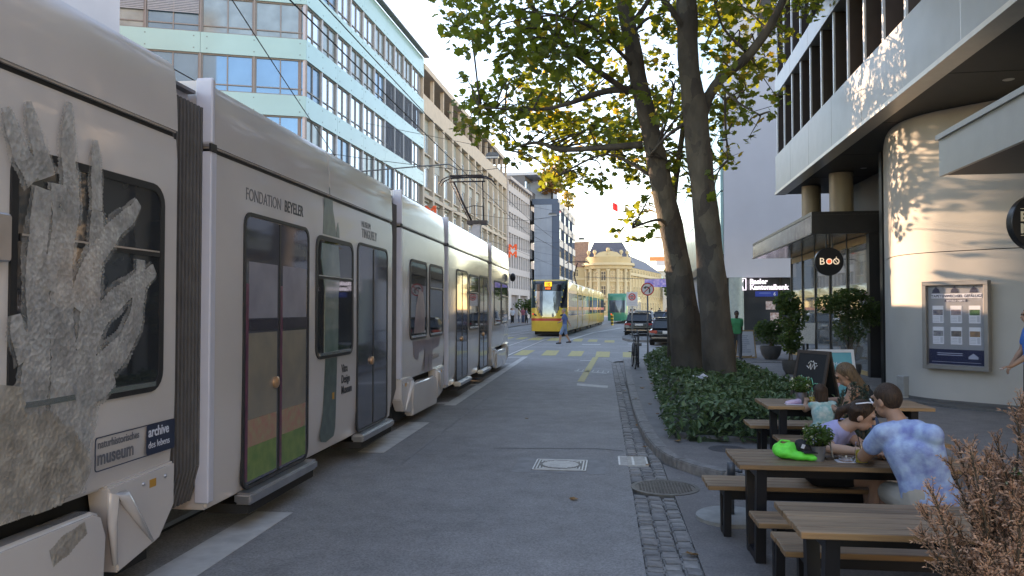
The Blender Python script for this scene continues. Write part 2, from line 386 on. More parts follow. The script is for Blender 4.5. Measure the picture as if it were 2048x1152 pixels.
# rails
m_rail = M('rail_steel', (.35,.34,.33), .3, .9, var=.2, vs=4); m_groove = M('rail_groove', (.03,.03,.03), .7, var=0)
for k, cx in enumerate((-3.99,-7.1)):
    for s in (-.5,.5):
        b = MB(); c2 = cx+s
        pts = [(c2,-40),(c2,30),(c2+.25,42),(c2+.95,52),(c2+3.6,88),(c2+7,120)]
        for (x0,y0),(x1,y1) in zip(pts[:-1],pts[1:]):
            b.add([(x0-.035,y0,.0035),(x0+.035,y0,.0035),(x1+.035,y1,.0035),(x1-.035,y1,.0035)],[(0,1,2,3)])
        o = struct(b.build('tram_rail', m_rail)); b2 = MB()
        for (x0,y0),(x1,y1) in zip(pts[:-1],pts[1:]):
            b2.add([(x0+.036,y0,.0025),(x0+.075,y0,.0025),(x1+.075,y1,.0025),(x1+.036,y1,.0025)],[(0,1,2,3)])
        b2.build('rail_groove', m_groove, o)
# traffic island
b = MB(); isl = [(1.15,46.5),(1.1,43.5),(1.3,41.3),(1.8,40.5),(2.6,40.3),(5.2,40.4),(5.2,42.2),(2.4,42.6),(2.0,46.5),(1.6,49)]
b.prism(isl, -.05, .11); struct(b.build('traffic_island', m_slab, bevel=.03, seg=2))
b = MB(); b.prism([(-19,-60),(-9.6,-60),(-9.4,45),(-8.2,75),(-6,120),(-4,150),(-40,150),(-40,-60)], -.05, .10); struct(b.build('left_pavement', m_pave))
b = MB(); b.prism([(5.2,44),(40,44),(40,140),(12,140),(8.2,80),(5.8,50)], -.05, .10); struct(b.build('right_far_pavement', m_pave))
b = MB(); b.prism([(2.6,85.5),(3.4,85.5),(8.6,125),(7.2,125)], -.05, .12); struct(b.build('tram_stop_platform', m_slab))
b = MB(); b.prism([(3.4,26.6),(40,26.6),(40,36.2),(5.4,36.2),(4.2,34.5),(3.1,30)], -.05, .0055); struct(b.build('corner_pavement', m_pave))
# fallen leaves
m_fall = leafmat('fallen_leaf', (.30,.16,.06), (.2,.1,.03), trs=.15)
lf = [(0,-.5),(.35,-.42),(.28,-.15),(.55,.05),(.25,.12),(.3,.42),(.06,.25),(0,.55),(-.06,.25),(-.3,.42),(-.25,.12),(-.55,.05),(-.28,-.15),(-.35,-.42)]
random.seed(8)
fm = []
for k in range(4):
    b = MB(); s = .09; pts = [(x*s, y*s, .012+abs(x)*s*.35*random.random()+.02*s*random.random()) for x, y in lf]
    b.add([(0,0,.004)]+pts, [(0,i+1,(i+1)%14+1) for i in range(14)]); fm.append(b.mesh('fallen_leaf', m_fall))
for i, (x, y, z) in enumerate([(.5,8.75,0),(.52,9.9,0),(.60,14.2,.11),(.84,10.6,.11),(.95,10.3,.11),(.92,9.7,.108),(-.27,7.1,0),(.62,5.6,.006),(.8,16,.11),(.9,18.5,.11),(.85,12.2,.11),(.8,13.4,.11),(.53,11.6,.006),(1.7,4.9,.002),(.45,16.5,.006),(-1.2,12.2,0),(1.2,9.9,.108),(1.05,17,.11)]):
    o = put('fallen_leaf', random.choice(fm), None, (x,y,z), (random.uniform(-.2,.2), random.uniform(-.2,.2), random.uniform(0,6.28)), [random.uniform(.7,1.25)]*3)
    tag(o, 'dry brown fallen plane leaf lying near the kerb', 'leaf', 'fallen leaves along the kerb')
# ================================================================ BUILDINGS (left side)
BD = R(90-2.3)      # facade direction of the street's left side (local x runs up the street, local -y faces the street)
def glassmat(name, tint, metal=.55, rough=.04):
    return M(name, tint, rough, metal, var=.12, vs=.5, spec=.8)
gl_blue = glassmat('blue_window_glass', (.12,.23,.33)); gl_dark = glassmat('dark_window_glass', (.10,.12,.14), .35)
gl_sky = glassmat('sky_window_glass', (.60,.69,.76), .8); gl_curt = M('curtained_glass', (.20,.25,.26), .12, .3, var=.2, vs=1.2, spec=.8)
m_turq = M('turquoise_enamel_panel', (.26,.44,.44), .35, var=.05, vs=.6, coat=.3)
m_brn = M('brown_grey_window_frame', (.20,.18,.17), .5, .2, var=.08); m_fr_l = M('light_window_frame', (.45,.45,.47), .4, .3, var=.05)
m_blind = M('dark_blind', (.075,.08,.095), .6, var=.1); m_blind_l = M('grey_blind', (.32,.32,.33), .5, var=.08)
m_bolt = M('bolt_grey', (.16,.2,.2), .5, .5, var=0)
def win_mesh(w, h, mat, d=.10, t=.07, cross=None, tr=None):
    b = frame(w, h, t, d)
    for x in (cross or ()): b.box(x-t*.45, x+t*.45, .004, d-.004, t, h-t)
    for z in (tr or ()):
        xs = [-w/2+t] + [q for q in (cross or ())] + [w/2-t]
        b.box(-w/2+t, w/2-t, .008, d-.008, z-t*.4, z+t*.4)
    return b.mesh('window', mat)
def pane_mesh(w, h, mat, y=.06): b = MB(); b.box(-w/2+.03, w/2-.03, y, y+.02, .03, h-.03); return b.mesh('pane', mat)
_blind = {}
def blind_mesh(w, h, mat, y=.02):
    k = (round(w,2), round(h,2), mat.name)
    if k not in _blind:
        b = MB(); n = max(3, int(h/.09))
        for i in range(n): z = h-(i+1)*h/n; b.add([(-w/2+.04,y,z+.005),(w/2-.04,y,z+.005),(w/2-.04,y+.03,z+h/n*.9),(-w/2+.04,y+.03,z+h/n*.9)],[(0,1,2,3)])
        _blind[k] = b.mesh('blind', mat)
    return _blind[k]
# ---- turquoise office building
TL = thing('turquoise_office_building', 'office building with pale turquoise panel bands and brown framed ribbon windows', 'building', (-17.1,42.8,0))
BANDS = [(22.8,24.5),(19.5,20.7),(16.24,17.41),(12.9,14.1),(9.6,10.8),(6.3,7.5),(0,4.2)]
WROW = [(20.7,22.8),(17.41,19.5),(14.1,16.24),(10.8,12.9),(7.5,9.6),(4.2,6.3)]
def turq_face(L_, rz, bay, side):
    rnd = random.Random(side)
    rt = put('side_facade' if side else 'front_facade', None, TL, (0,0,0), (0,0,rz))
    d = 1 if side else -1
    b = MB(); x0, x1 = (0, L_) if side else (-L_, 0)
    b.box(x0, x1, .32, .6, 0, 24.3); b.build('backing_wall', m_brn, rt)
    n = round(L_/bay); pw = 2*bay
    for z0, z1 in BANDS:
        k = int(math.ceil(L_/pw))
        for i in range(k):
            a, c = i*pw, min(L_, (i+1)*pw)
            if not side: a, c = -c, -a
            pb = MB(); pb.box(a+.008, c-.008, 0, .318, z0, z1)
            if z1-z0 < 3:
                for zz in (z0+.25, z1-.25):
                    for xx in (a+.35, (a+c)/2, c-.35):
                        pb.cur = 1; pb.box(xx-.035, xx+.035, -.012, -.001, zz-.035, zz+.035); pb.cur = 0
            pb.build('panel', [m_turq, m_bolt], rt)
    for r, (z0, z1) in enumerate(WROW):
        h = z1-z0; wm = win_mesh(bay-.10, h, m_brn, .12, .075, (0,), (.42,)); pm = [pane_mesh(bay-.2, h, m, .07) for m in (gl_blue, gl_blue, gl_curt, gl_sky)]
        po = MB(); po.box(-.05,.05,.0,.2,0,h); pom = po.mesh('mullion', m_fr_l if side else m_brn)
        for i in range(n):
            xc = d*(i+.5)*bay; 
            wv = put('window', wm, rt, (xc, .12, z0))
            put('pane', pm[(rnd.choice((0,0,1,2)) if not side else rnd.choice((3,3,3,2,0)))], wv)
            put('mullion', pom, rt, (d*i*bay + (.06 if i == 0 and side else 0), .02, z0))
            if side and ((r in (1,2) and 6 <= i <= 9 - (r==2)*0 and not (r==2 and i > 8)) ): put('blind', blind_mesh(bay-.1, h, m_blind, -.1), wv)
            if not side and r == 1 and i in (2,3): put('blind', blind_mesh(bay-.1, h*.5, m_blind_l, -.08), wv, (0,0,h*.5))
        if side: pass
turq_face(25.4, BD, 2.42, 1); turq_face(11.6, R(70.1-90)*-1, 2.9, 0)
b = MB(); c, s = math.cos(BD), math.sin(BD)
b.prism([(.1,.25),(25.4*c-.35*s+.0,25.4*s+.25),(25.4*c-10,25.4*s),(-19,6),(-10.9,-3.6)], 24.1, 24.62)
b.build('roof', M('roof_grey', (.2,.2,.21), .8), TL)
b = MB(); b.obox((25.4*c*.5+.25, 25.4*s*.5, 24.62), (25.6,.5,.10), (0,0,BD)); b.build('roof_edge', m_brn, TL)
# ---- neighbouring grey block on the side street and unseen buildings added for shade and bounce light
m_grey = M('pinkish_grey_render', (.48,.45,.47), .8, var=.06, vs=.4)
def plain_block(name, label, x0, x1, y0, y1, h, m, face='+x', rows=5):
    t = thing(name, label, 'building', (x0, y0, 0)); b = MB(); b.box(0, x1-x0, 0, y1-y0, 0, h); b.build('wall', m, t)
    b = MB(); b.box(-.15, x1-x0+.15, -.15, y1-y0+.15, h+.001, h+.35); b.build('roof', MATS['roof_grey'], t)
    wm = win_mesh(1.3, 1.7, m_fr_l, .1, .07, (0,)); pm = pane_mesh(1.3, 1.7, gl_blue, .04)
    L_ = (y1-y0) if 'x' in face else (x1-x0); n = int(L_/3)
    for r in range(rows):
        for i in range(n):
            q = (i+.5)*L_/n; z = 4.2+r*3.3
            if z+2 > h: continue
            loc, rot = ((x1-x0+.05, q, z), (0,0,R(90))) if face == '+x' else (((-.05, q, z), (0,0,R(-90))) if face == '-x' else ((q, -.05, z), (0,0,0)))
            put('pane', pm, put('window', wm, t, loc, rot))
    return t
plain_block('grey_office_block', 'plain pinkish grey office block across the tram from the cafe tables', -36, -19.1, 13.5, 28.4, 23, m_grey, '+x')  # in view at its edge; length and position set to shade the foreground
plain_block('added_shade_block', 'unseen tall grey block added to keep the sun off the street', -64, -60, 60.0, 100, 26, m_grey, '+x')  # added out of view to limit the sun beam
plain_block('added_ochre_house', 'unseen ochre rendered house added to bounce warm sunlight onto the tram', 15, 22, -46, -3.0, 17, M('ochre_render', (.55,.45,.30), .8, var=.06), '-x')  # added out of view; its sunlit wall gives warm fill and reflections
# ---- beige building
m_beige = M('beige_stone', (.50,.40,.31), .75, var=.08, vs=1.5, bump=.05); m_span = M('grey_green_spandrel', (.30,.30,.26), .7, var=.08)
BG = thing('beige_office_building', 'beige stone building with gridded facade and open roof loggia beside the turquoise offices', 'building', (-16.2,68.3,0), BD)
L_ = 47.; nb = 12; bw = L_/nb
b = MB(); b.box(0,L_,.5,12,0,20.9); b.build('wall', m_span, BG)
b = MB(); b.box(0,L_,2.2,12,20.9,23.6); b.build('attic_wall', M('attic_dark', (.2,.17,.15), .8), BG)
b = MB(); b.box(-.02,L_+.02,-.2,12,23.6,24.1); b.build('roof_slab', m_beige, BG)
b = MB(); b.box(-.01,L_+.01,-.02,1.2,19.7,21.4); b.build('parapet', m_beige, BG)
pil = MB(); pil.box(-.28,.28,-.02,.498,0,19.69); pilm = pil.mesh('pilaster', m_beige); ap = MB(); ap.box(-.14,.14,.02,.35,21.4,23.6); apm = ap.mesh('loggia_post', m_beige)
for i in range(nb+1): put('pilaster', pilm, BG, (i*bw+(.28 if i==0 else -.28 if i==nb else 0),0,0)); put('loggia_post', apm, BG, (min(max(i*bw,.15),L_-.15),0,0))
FZ = [16.2,13.0,9.6,6.4,3.2]
wm = win_mesh(bw*.5, 1.95, m_fr_l, .1, .09); pm = [pane_mesh(bw*.5,1.95,m,.05) for m in (gl_sky,gl_sky,gl_curt)]
led = MB(); led.box(.56,bw-.56,.08,.497,-.14,-.02); ledm = led.mesh('sill', m_beige)
sp = MB(); sp.box(.57,bw-.57,.3,.496,-1.2,-.15); spm = sp.mesh('spandrel_panel', M('spandrel_light',(.36,.36,.32),.6,var=.08))
random.seed(5)
for z in FZ:
    for i in range(nb):
        put('pane', random.choice(pm), put('window', wm, BG, (i*bw+bw*.44,.32,z))); put('sill', ledm, BG, (i*bw,0,z)); put('spandrel_panel', spm, BG, (i*bw,0,z))
b = MB(); b.box(-.015,L_+.015,-.03,.49,12.0,12.35) ; b.build('ledge', m_beige, BG)
def mletters(parent, x, y, z, s, name='store_sign'):
    t = put(name, None, parent, (x,y,z), (0,0,0)); return t
m_orange = M('orange_sign_letters', (.85,.10,.02), .4, var=0, emit=(.9,.1,.02), es=.03)
def Mshape(w, h, d):
    b = MB(); poly = [(0,0),(w*.24,0),(w*.24,h*.58),(w*.5,h*.22),(w*.76,h*.58),(w*.76,0),(w,0),(w,h),(w*.8,h),(w*.5,h*.56),(w*.2,h),(0,h)]
    # triangulation-safe: build from convex pieces
    b.prism([(0,0),(w*.24,0),(w*.24,h),(0,h)], 0, d, 'y'); b.prism([(w*.76,0),(w,0),(w,h),(w*.76,h)], 0, d, 'y')
    b.prism([(w*.245,h),(w*.245,h*.62),(w*.5,h*.22),(w*.5,h*.56)], 0, d, 'y'); b.prism([(w*.755,h),(w*.5,h*.56),(w*.5,h*.22),(w*.755,h*.62)], 0, d, 'y'); return b
t = thing('store_sign', 'single orange letter M sign projecting in front of the beige building', 'sign', (-15.95,68.1,10.2), 0)
Mshape(1.05,.85,.12).build('letter', m_orange, t); b = MB(); b.box(-.35,-.01,.03,.6,.4,.5); b.build('bracket', m_brn, t)
# ---- pale stone building with narrow slots
m_pale = M('pale_pink_stone', (.47,.42,.40), .8, var=.06, vs=1.5)
PD = R(90-5.2); PL = thing('pale_stone_store', 'pale stone department store with rows of narrow vertical window slots', 'building', (-14.1,115,0), PD); L_ = 17.6
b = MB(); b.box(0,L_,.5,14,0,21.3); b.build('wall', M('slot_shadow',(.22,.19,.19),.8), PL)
b = MB(); b.box(-.05,L_+.25,-.45,13,21.3,21.75); b.build('cornice', m_pale, PL)
b = MB(); b.box(-.05,L_+.2,2,12,21.75,23.4); b.build('roof_storey', M('slate_roof',(.13,.13,.15),.7), PL)
for k in range(6):
    b = MB(); z = 4.4+k*3.15; b.box(-.02,L_+.02,-.05,.49,z-.55,z+.45); b.build('floor_band', m_pale, PL)
fin = MB(); fin.box(-.3,.3,0,.495,0,16.6); finm = fin.mesh('pier', m_pale); pns = pane_mesh(1.1,2.1,gl_dark,.42)
for i in range(10):
    put('pier', finm, PL, (i*(L_-.6)/9+.3,0,4.85))
    if i < 9:
        for k in range(5): put('pane', pns, PL, (i*(L_-.6)/9+.3+.95,0,4.87+k*3.15))
for x0, x1 in ((-.01,2.2),(8,9.2),(15.5,L_)): b = MB(); b.box(x0,x1,-.04,.49,0,3.84); b.build('ground_pier', m_pale, PL)
t = thing('double_store_sign', 'two stacked orange letters M on a sign by the pale stone store', 'sign', (-13.98,114.6,9.4), 0)
Mshape(1.25,.95,.14).build('letter', m_orange, t, (0,0,1.05)); Mshape(1.25,.95,.14).build('letter', m_orange, t); b = MB(); b.box(-.15,-.01,.04,.7,.9,1.0); b.build('bracket', m_brn, t)
# ---- dark terraced building
DT = thing('dark_terraced_building', 'dark banded building with white balconies behind the pale stone store', 'building', (-12.4,133,0), PD)
m_dk = M('dark_cladding', (.13,.125,.13), .7, var=.08); m_lt = M('pale_balcony', (.5,.5,.52), .6, var=.05)
b = MB(); b.box(0,8,1.0,10,0,25); b.build('wall', m_dk, DT)
for k in range(6):
    z = 3.6+k*3.4; b = MB(); b.box(0,8,0,.99,z,z+1.7); b.build('dark_band', m_dk, DT)
    for i in range(5): b = MB(); b.box(.1+i*1.58,1.5+i*1.58,.75,.98,z+1.72,z+3.3); b.build('pane', gl_sky, DT)
b = MB(); b.box(-.2,8.5,-1.2,10,25.0,25.5); b.build('roof_slab', m_lt, DT)
# ---- blue grey tower slab
BT = thing('blue_grey_tower', 'blue grey concrete slab building with dark framed edge and striped side windows', 'building', (-11.9,134.5,0), 0)
m_bt = M('blue_grey_concrete', (.30,.34,.40), .8, var=.07, vs=.6); m_btd = M('blue_dark_frame', (.07,.10,.15), .6, var=.05); m_crm = M('cream_spandrel', (.62,.55,.48), .7, var=.05)
b = MB(); b.box(0,4.2,.3,28,0,20.6); b.build('core', m_btd, BT)
for k in range(8):
    for i in range(3): b = MB(); b.box(.02+i*1.05,.99+i*1.05+.06,0,.29,.02+k*2.5,2.49+k*2.5); b.build('concrete_panel', m_bt, BT)
b = MB(); b.box(-.3,4.25,-.05,.28,20.02,21.0); b.box(3.2,4.3,-.06,.28,0,20.0); b.build('edge_frame', m_btd, BT)
sd_ = put('side_facade', None, BT, (4.25,.0,0), (0,0,R(90-3.6))); L_ = 30.; nbays = 4
b = MB(); b.box(0,L_,-.1,.5,20.3,20.95); b.build('parapet', m_crm, sd_)
for i in range(nbays):
    x0 = i*L_/nbays
    b = MB(); b.box(x0-.0,x0+.35,-.2,.3,0,20.3); b.build('fin', m_btd, sd_)
    for k in range(6):
        z = 1.2+k*3.3; b = MB(); b.box(x0+.36,x0+L_/nbays-.01,-.05,.3,z+2.0-.3,z+3.3-.3); b.build('spandrel', m_crm, sd_)
        b = MB(); b.box(x0+.36,x0+L_/nbays-.01,.1,.3,z-.3,z+1.99-.3); b.build('pane', gl_dark, sd_)
b = MB(); b.box(-1.2,3.0,3,20,21.0,24.4); b.build('roof_storey', m_bt, BT)
# ---- yellow classical building
YB = thing('yellow_classical_building', 'sunlit yellow sandstone bank building with curved columned bay and dark slate roof', 'building', (0,192,0))
m_yel = M('yellow_sandstone', (.52,.38,.20), .8, var=.08, vs=.8); m_yel2 = M('pale_sandstone_trim', (.60,.47,.28), .8, var=.05)
m_slate = M('dark_slate', (.11,.10,.11), .6, var=.15, vs=2); m_rtile = M('red_brown_tile', (.30,.16,.10), .8, var=.2, vs=2)
def ybwin(parent, x, y, z, rz, w=1.15, h=2.1, arch=False):
    key = ('yb', w, h)
    if key not in MATS: MATS[key] = (win_mesh(w, h, m_yel2, .14, .14, (0,), (h*.62,)), pane_mesh(w, h, M('warm_dark_glass', (.16,.13,.10), .15, .3, var=.3), .08))
    o = put('window', MATS[key][0], parent, (x,y,z), (0,0,rz)); put('pane', MATS[key][1], o)
    s = MB(); s.box(-w/2-.15,w/2+.15,-.15,.05,-.22,-.02); s.build('sill', m_yel2, o)
cx, cy, rb = 1.4, 5.0, 5.4
bay = MB(); n = 24
arc = [(cx+rb*math.cos(R(180+180*i/n)), cy+rb*math.sin(R(180+180*i/n))) for i in range(n+1)]
bay.prism(arc+[(cx+rb,9),(cx-rb,9)], 0, 11.6); bay.build('curved_bay', m_yel, YB, smooth=30)
def arcband(r, z0, z1, nm, m):
    b = MB(); A = [(cx+r*math.cos(R(180+180*i/n)), cy+r*math.sin(R(180+180*i/n))) for i in range(n+1)]
    b.prism(A+[(cx+r,9),(cx-r,9)], z0, z1); return b.build(nm, m, YB, smooth=30)
arcband(rb+.75,11.6,12.5,'entablature',m_yel); arcband(rb+1.3,12.5,13.1,'cornice',m_yel2); arcband(rb+.35,13.1,14.6,'parapet',m_yel); arcband(rb+.35,3.6,4.2,'string_course',m_yel2)
for a in (198,222,246,270,294,318,342):
    c, s = math.cos(R(a)), math.sin(R(a)); b = MB(); b.lathe([(.5,0),(.5,.3),(.40,.5),(.34,6.6),(.5,6.9),(.5,7.2)], 14, (cx+(rb+.3)*c, cy+(rb+.3)*s, 4.3)); b.build('column', m_yel2, YB, smooth=35)
for a in (210,234,258,282,306,330):
    c, s = math.cos(R(a)), math.sin(R(a))
    for z in (1.0,5.0,8.6): ybwin(YB, cx+(rb+.12)*c, cy+(rb+.12)*s, z, R(a-270), 1.35, 2.4)
for k, a in enumerate((205,232,270,308,335)):
    c, s = math.cos(R(a)), math.sin(R(a)); b = MB(); b.lathe([(.25,0),(.25,.25),(.12,.5),(.4,1.0),(.5,1.35),(.3,1.5),(.34,1.7)], 12, (cx+(rb-.1)*c, cy+(rb-.1)*s, 14.6+(.5 if a==270 else 0))); b.build('urn', m_yel2, YB, smooth=40)
b = MB(); b.prism([(cx-3.6,14.55),(cx+3.6,14.55),(cx+2.2,15.7),(cx,16.1),(cx-2.2,15.7)], cy-rb+.2, cy-rb+1.0, 'y'); b.build('gable', m_yel2, YB)
# left wing, right wing
b = MB(); b.box(-8.2,cx-rb+.8,3.4,14,0,12.2); b.build('left_wing', m_yel, YB)
b = MB(); b.box(-8.4,cx-rb+.9,3.1,14,9.0,9.5); b.build('left_wing_ledge', m_yel2, YB)
for z in (1.0,5.0,9.8): ybwin(YB, -6.6, 3.27, z, 0, 1.2, 1.9)
rw = put('right_wing', None, YB, (cx+rb-.2,5.0,0), (0,0,R(90-15)))
b = MB(); b.box(0,46,0,10,0,10.2); b.build('wing_wall', m_yel, rw); b = MB(); b.box(0,46.2,-.5,.0-.001,10.2,10.9); b.build('wing_cornice', m_yel2, rw)
b = MB(); b.box(0,46,.4,10,10.21,12.4); b.build('wing_attic', m_yel, rw)
for i in range(12):
    for z, hh in ((1.2,2.2),(5.2,2.3),(10.9,1.3)): ybwin(rw, 2.2+i*3.6, (.27 if z > 10 else -.13), z, 0, 1.3, hh)
    b = MB(); b.box(i*3.6+.15,i*3.6+.65,-.18,-.001,4.3,10.15); b.build('pilaster', m_yel2, rw)
# roofs
b = MB(); b.add([(-4.6,6,13.2),(7.6,6,13.2),(10,30,13.2),(-4.6,30,13.2),(-2.2,13,19.3),(5.2,13,19.3),(6,24,19.3),(-2.2,24,19.3)],[(0,1,5,4),(1,2,6,5),(2,3,7,6),(3,0,4,7),(4,5,6,7),(0,3,2,1)]); b.build('slate_roof', m_slate, YB)
b = MB(); b.add([(-8.4,3.2,12.2),(-4.1,3.2,12.2),(-4.1,16,12.2),(-8.4,16,12.2),(-7.6,8,19.0),(-3.4,9,19.2)],[(0,1,5,4),(1,2,5),(2,3,4,5),(3,0,4),(0,3,2,1)]); b.build('tiled_roof', m_rtile, YB)
b = MB(); b.add([(0,.3,12.4),(46,.3,12.4),(46,10,12.4),(0,10,12.4),(0,5,17.4),(44,5,16)],[(0,1,5,4),(1,2,5),(2,3,4,5),(3,0,4),(0,3,2,1)]); b.build('wing_roof', m_slate, rw)
# flag
t = thing('flag_pole', 'tall pole with a small red flag above the yellow bank building', 'flag', (2.6,200,19.25)); b = MB(); b.tube([(0,0,0),(0,0,10.4)], [.11,.07], 8); b.build('pole', M('white_pole',(.7,.7,.7),.5), t)
b = MB(); P = [(0,0),(.5,.12),(1.0,-.1),(1.35,.1)]
for (x0,y0),(x1,y1) in zip(P[:-1],P[1:]): b.quad((x0+.1,y0,8.1-x0*.5),(x1+.1,y1,8.0-x1*.6),(x1+.1,y1,10.0-x1*.7),(x0+.1,y0,10.2-x0*.4))
b.build('flag_cloth', leafmat('red_flag', (.7,.03,.03), (.7,.03,.03)), t)
# far street end
plain_block('far_pale_house', 'pale house beyond the yellow bank building at the street end', 18, 40, 262, 275, 14, M('far_render',(.5,.46,.38),.8), '-y', 3)
plain_block('far_white_house', 'long low white house closing the end of the street', -70, -14, 245, 260, 13, M('far_white',(.55,.52,.48),.8), '-y', 3)
# crane
t = thing('construction_crane', 'orange and white crane jib rising behind the far rooftops', 'crane', (27,300,0)); b = MB(); b.box(-.6,.6,-.6,.6,0,22); b.build('mast', M('crane_orange',(.7,.25,.08),.5), t)
b = MB(); b.box(-9,-.61,-.5,.5,20,21.6); b.build('jib', MATS['crane_orange'], t); b = MB(); b.box(-6.5,-.61,-.6,.6,18.2,19.99); b.build('cab', m_lt, t)
# ================================================================ BUILDINGS (right side)
RD = R(-92.3)
m_fasc = M('brushed_metal_fascia', (.33,.335,.33), .4, .5, var=.06, vs=2.5); m_fasc_l = M('pale_metal_lip', (.6,.56,.5), .35, .6, var=.05)
m_fin = M('white_metal_fin', (.62,.64,.66), .4, .3, var=.04); m_bpan = M('dark_brown_blind', (.055,.04,.035), .7, var=.15, vs=3)
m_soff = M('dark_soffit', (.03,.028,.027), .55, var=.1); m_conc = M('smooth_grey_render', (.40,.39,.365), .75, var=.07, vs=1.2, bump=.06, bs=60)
m_blk = M('black_metal', (.018,.018,.02), .35, .3, var=.1); m_brass = M('brass_column', (.27,.24,.18), .5, .25, var=.12, vs=2)
RB = thing('metal_clad_building', 'building with brushed metal fascia bands overhanging a curved grey ground floor wall', 'building', (5.5,25.3,0), RD)
LR = 23.5
for z0, z1, nm in ((5.44,6.6,'fascia'),(8.52,9.05,'fascia'),(10.97,11.5,'fascia'),(13.4,14.2,'fascia')):
    x = 0
    while x < LR:
        b = MB(); b.box(x+.006, min(LR,x+2.35)-.006, 0, .35, z0, z1); b.build('fascia_panel', m_fasc, RB, bevel=.006); x += 2.35
b = MB(); b.box(0,LR,-.03,.30,5.36,5.438); b.build('fascia_lip', m_fasc_l, RB)
for z0, z1 in ((6.6,8.52),(9.05,10.97),(11.5,13.4)):
    b = MB(); b.box(0,LR,.5,.9,z0,z1); b.build('window_wall', m_bpan, RB)
    fm_ = MB(); fm_.box(-.04,.04,.08,.49,z0+.002,z1-.002); fm_.mi = [1]*6; fm_.box(-.045,.045,.04,.079,z0+.002,z1-.002); fm_.mi[6:] = [0]*6; fmm = fm_.mesh('window_fin', [m_fin, m_bpan]); pn = MB(); pn.box(.07,.60,.44,.49,z0+.05,z1-.05); pnm = pn.mesh('pane', gl_dark)
    i = 0
    while .1+i*1.17 < LR:
        put('window_fin', fmm, RB, (.1+i*1.17,0,0)); put('pane', pnm, RB, (.1+i*1.17+(.45 if i%2 else 0),0,0)); i += 1
b = MB(); b.box(0,LR,.9,16,5.46,14.2); b.build('upper_storeys', m_bpan, RB)
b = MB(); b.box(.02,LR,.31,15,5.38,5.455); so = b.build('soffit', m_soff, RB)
for i in range(5):
    for j in range(2): b = MB(); b.lathe([(.0,5.372),(.07,5.372),(.085,5.379)], 16, (4.5+i*2.6,1.4+j*1.9,0)); b.build('downlight', M('downlight_rim',(.5,.5,.5),.4,.6,var=0), so)
for i in range(1,8): b = MB(); b.box(i*3.2-.006,i*3.2+.006,.32,14,5.376,5.3805); b.build('soffit_joint', M('joint_black',(.01,.01,.01),.8,var=0), so)
# curved ground floor wall (world coordinates)
CW = [(7.12,20.55),(6.78,19.6),(6.42,18.5),(6.05,17.35),(5.83,16.5),(5.76,15.95),(5.80,15.45),(6.0,14.98),(6.35,14.6),(6.75,14.22),(7.25,13.86),(8,13.45),(9.6,12.9)]
def crom(P, k=5):
    P = [Vector(p) for p in P]; out = []
    for i in range(len(P)-1):
        a, b_, c, d = P[max(i-1,0)], P[i], P[i+1], P[min(i+2,len(P)-1)]
        for j in range(k):
            t = j/k; out.append(.5*((2*b_)+(c-a)*t+(2*a-5*b_+4*c-d)*t*t+(3*b_-a-3*c+d)*t**3))
    out.append(P[-1]); return out
cw = crom(CW)
def wallstrip(z0, z1, P, off=0., nm='curved_wall', m=None, top=True):
    b = MB(); n = len(P); inn = []
    for i, p in enumerate(P):
        d = (P[min(i+1,n-1)]-P[max(i-1,0)]).normalized(); nrm = Vector((-d.y, d.x)); inn.append((p+nrm*off, p+nrm*(off+.25)))
    for i in range(n-1):
        (a0,a1),(b0,b1) = inn[i], inn[i+1]
        v = [(a0.x,a0.y,z0),(b0.x,b0.y,z0),(b0.x,b0.y,z1),(a0.x,a0.y,z1),(a1.x,a1.y,z0),(b1.x,b1.y,z0),(b1.x,b1.y,z1),(a1.x,a1.y,z1)]
        b.add(v, [(0,1,2,3),(5,4,7,6),(3,2,6,7),(0,4,5,1)])
    me = b.mesh(nm, m or m_conc, fix=False); bm = bmesh.new(); bm.from_mesh(me); bmesh.ops.remove_doubles(bm, verts=bm.verts, dist=.0005); bmesh.ops.recalc_face_normals(bm, faces=bm.faces); bm.to_mesh(me); bm.free()
    for p in me.polygons: p.use_smooth = True
    me.set_sharp_from_angle(angle=R(40)); return me
RBI = RB.matrix_basis.inverted() if False else (Matrix.Translation((5.5,25.3,0)) @ Matrix.Rotation(RD,4,'Z')).inverted()
def wput(nm, me, parent, inv):      # mesh given in world coordinates, parented to a rotated root
    me.transform(inv); return put(nm, me, parent)
wput('curved_wall', wallstrip(0,2.775,cw), RB, RBI); wput('curved_wall_upper', wallstrip(2.79,5.37,cw), RB, RBI); wput('wall_groove', wallstrip(2.774,2.791,cw,.02,m=M('joint_black',(.01,.01,.01),.8,var=0)), RB, RBI)
wput('wall_plinth', wallstrip(0,.10,cw[27:],-.012,m=M('plinth_dark',(.1,.1,.1),.7)), RB, RBI)
b = MB(); b.box(6.36,6.50,18.45,18.62,0,5.36); wput('dark_downpipe', b.mesh('dark_downpipe', m_blk), RB, RBI)
b = MB(); b.box(6.72,7.16,20.42,20.62,0,3.66); wput('black_pier', b.mesh('black_pier', m_blk), RB, RBI)
b = MB(); b.box(9.6,9.9,2,12.9,0,5.37); wput('recessed_wall', b.mesh('recessed_wall', m_conc), RB, RBI)
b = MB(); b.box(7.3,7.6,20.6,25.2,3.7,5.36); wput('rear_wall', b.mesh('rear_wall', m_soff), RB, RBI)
for (x,y,r) in ((6.15,23.6,.27),(6.35,21.4,.30)): b = MB(); b.lathe([(r,0),(r,1.16)], 28, (x,y,4.2)); wput('brass_column', b.mesh('brass_column', m_brass, smooth=40), RB, RBI)
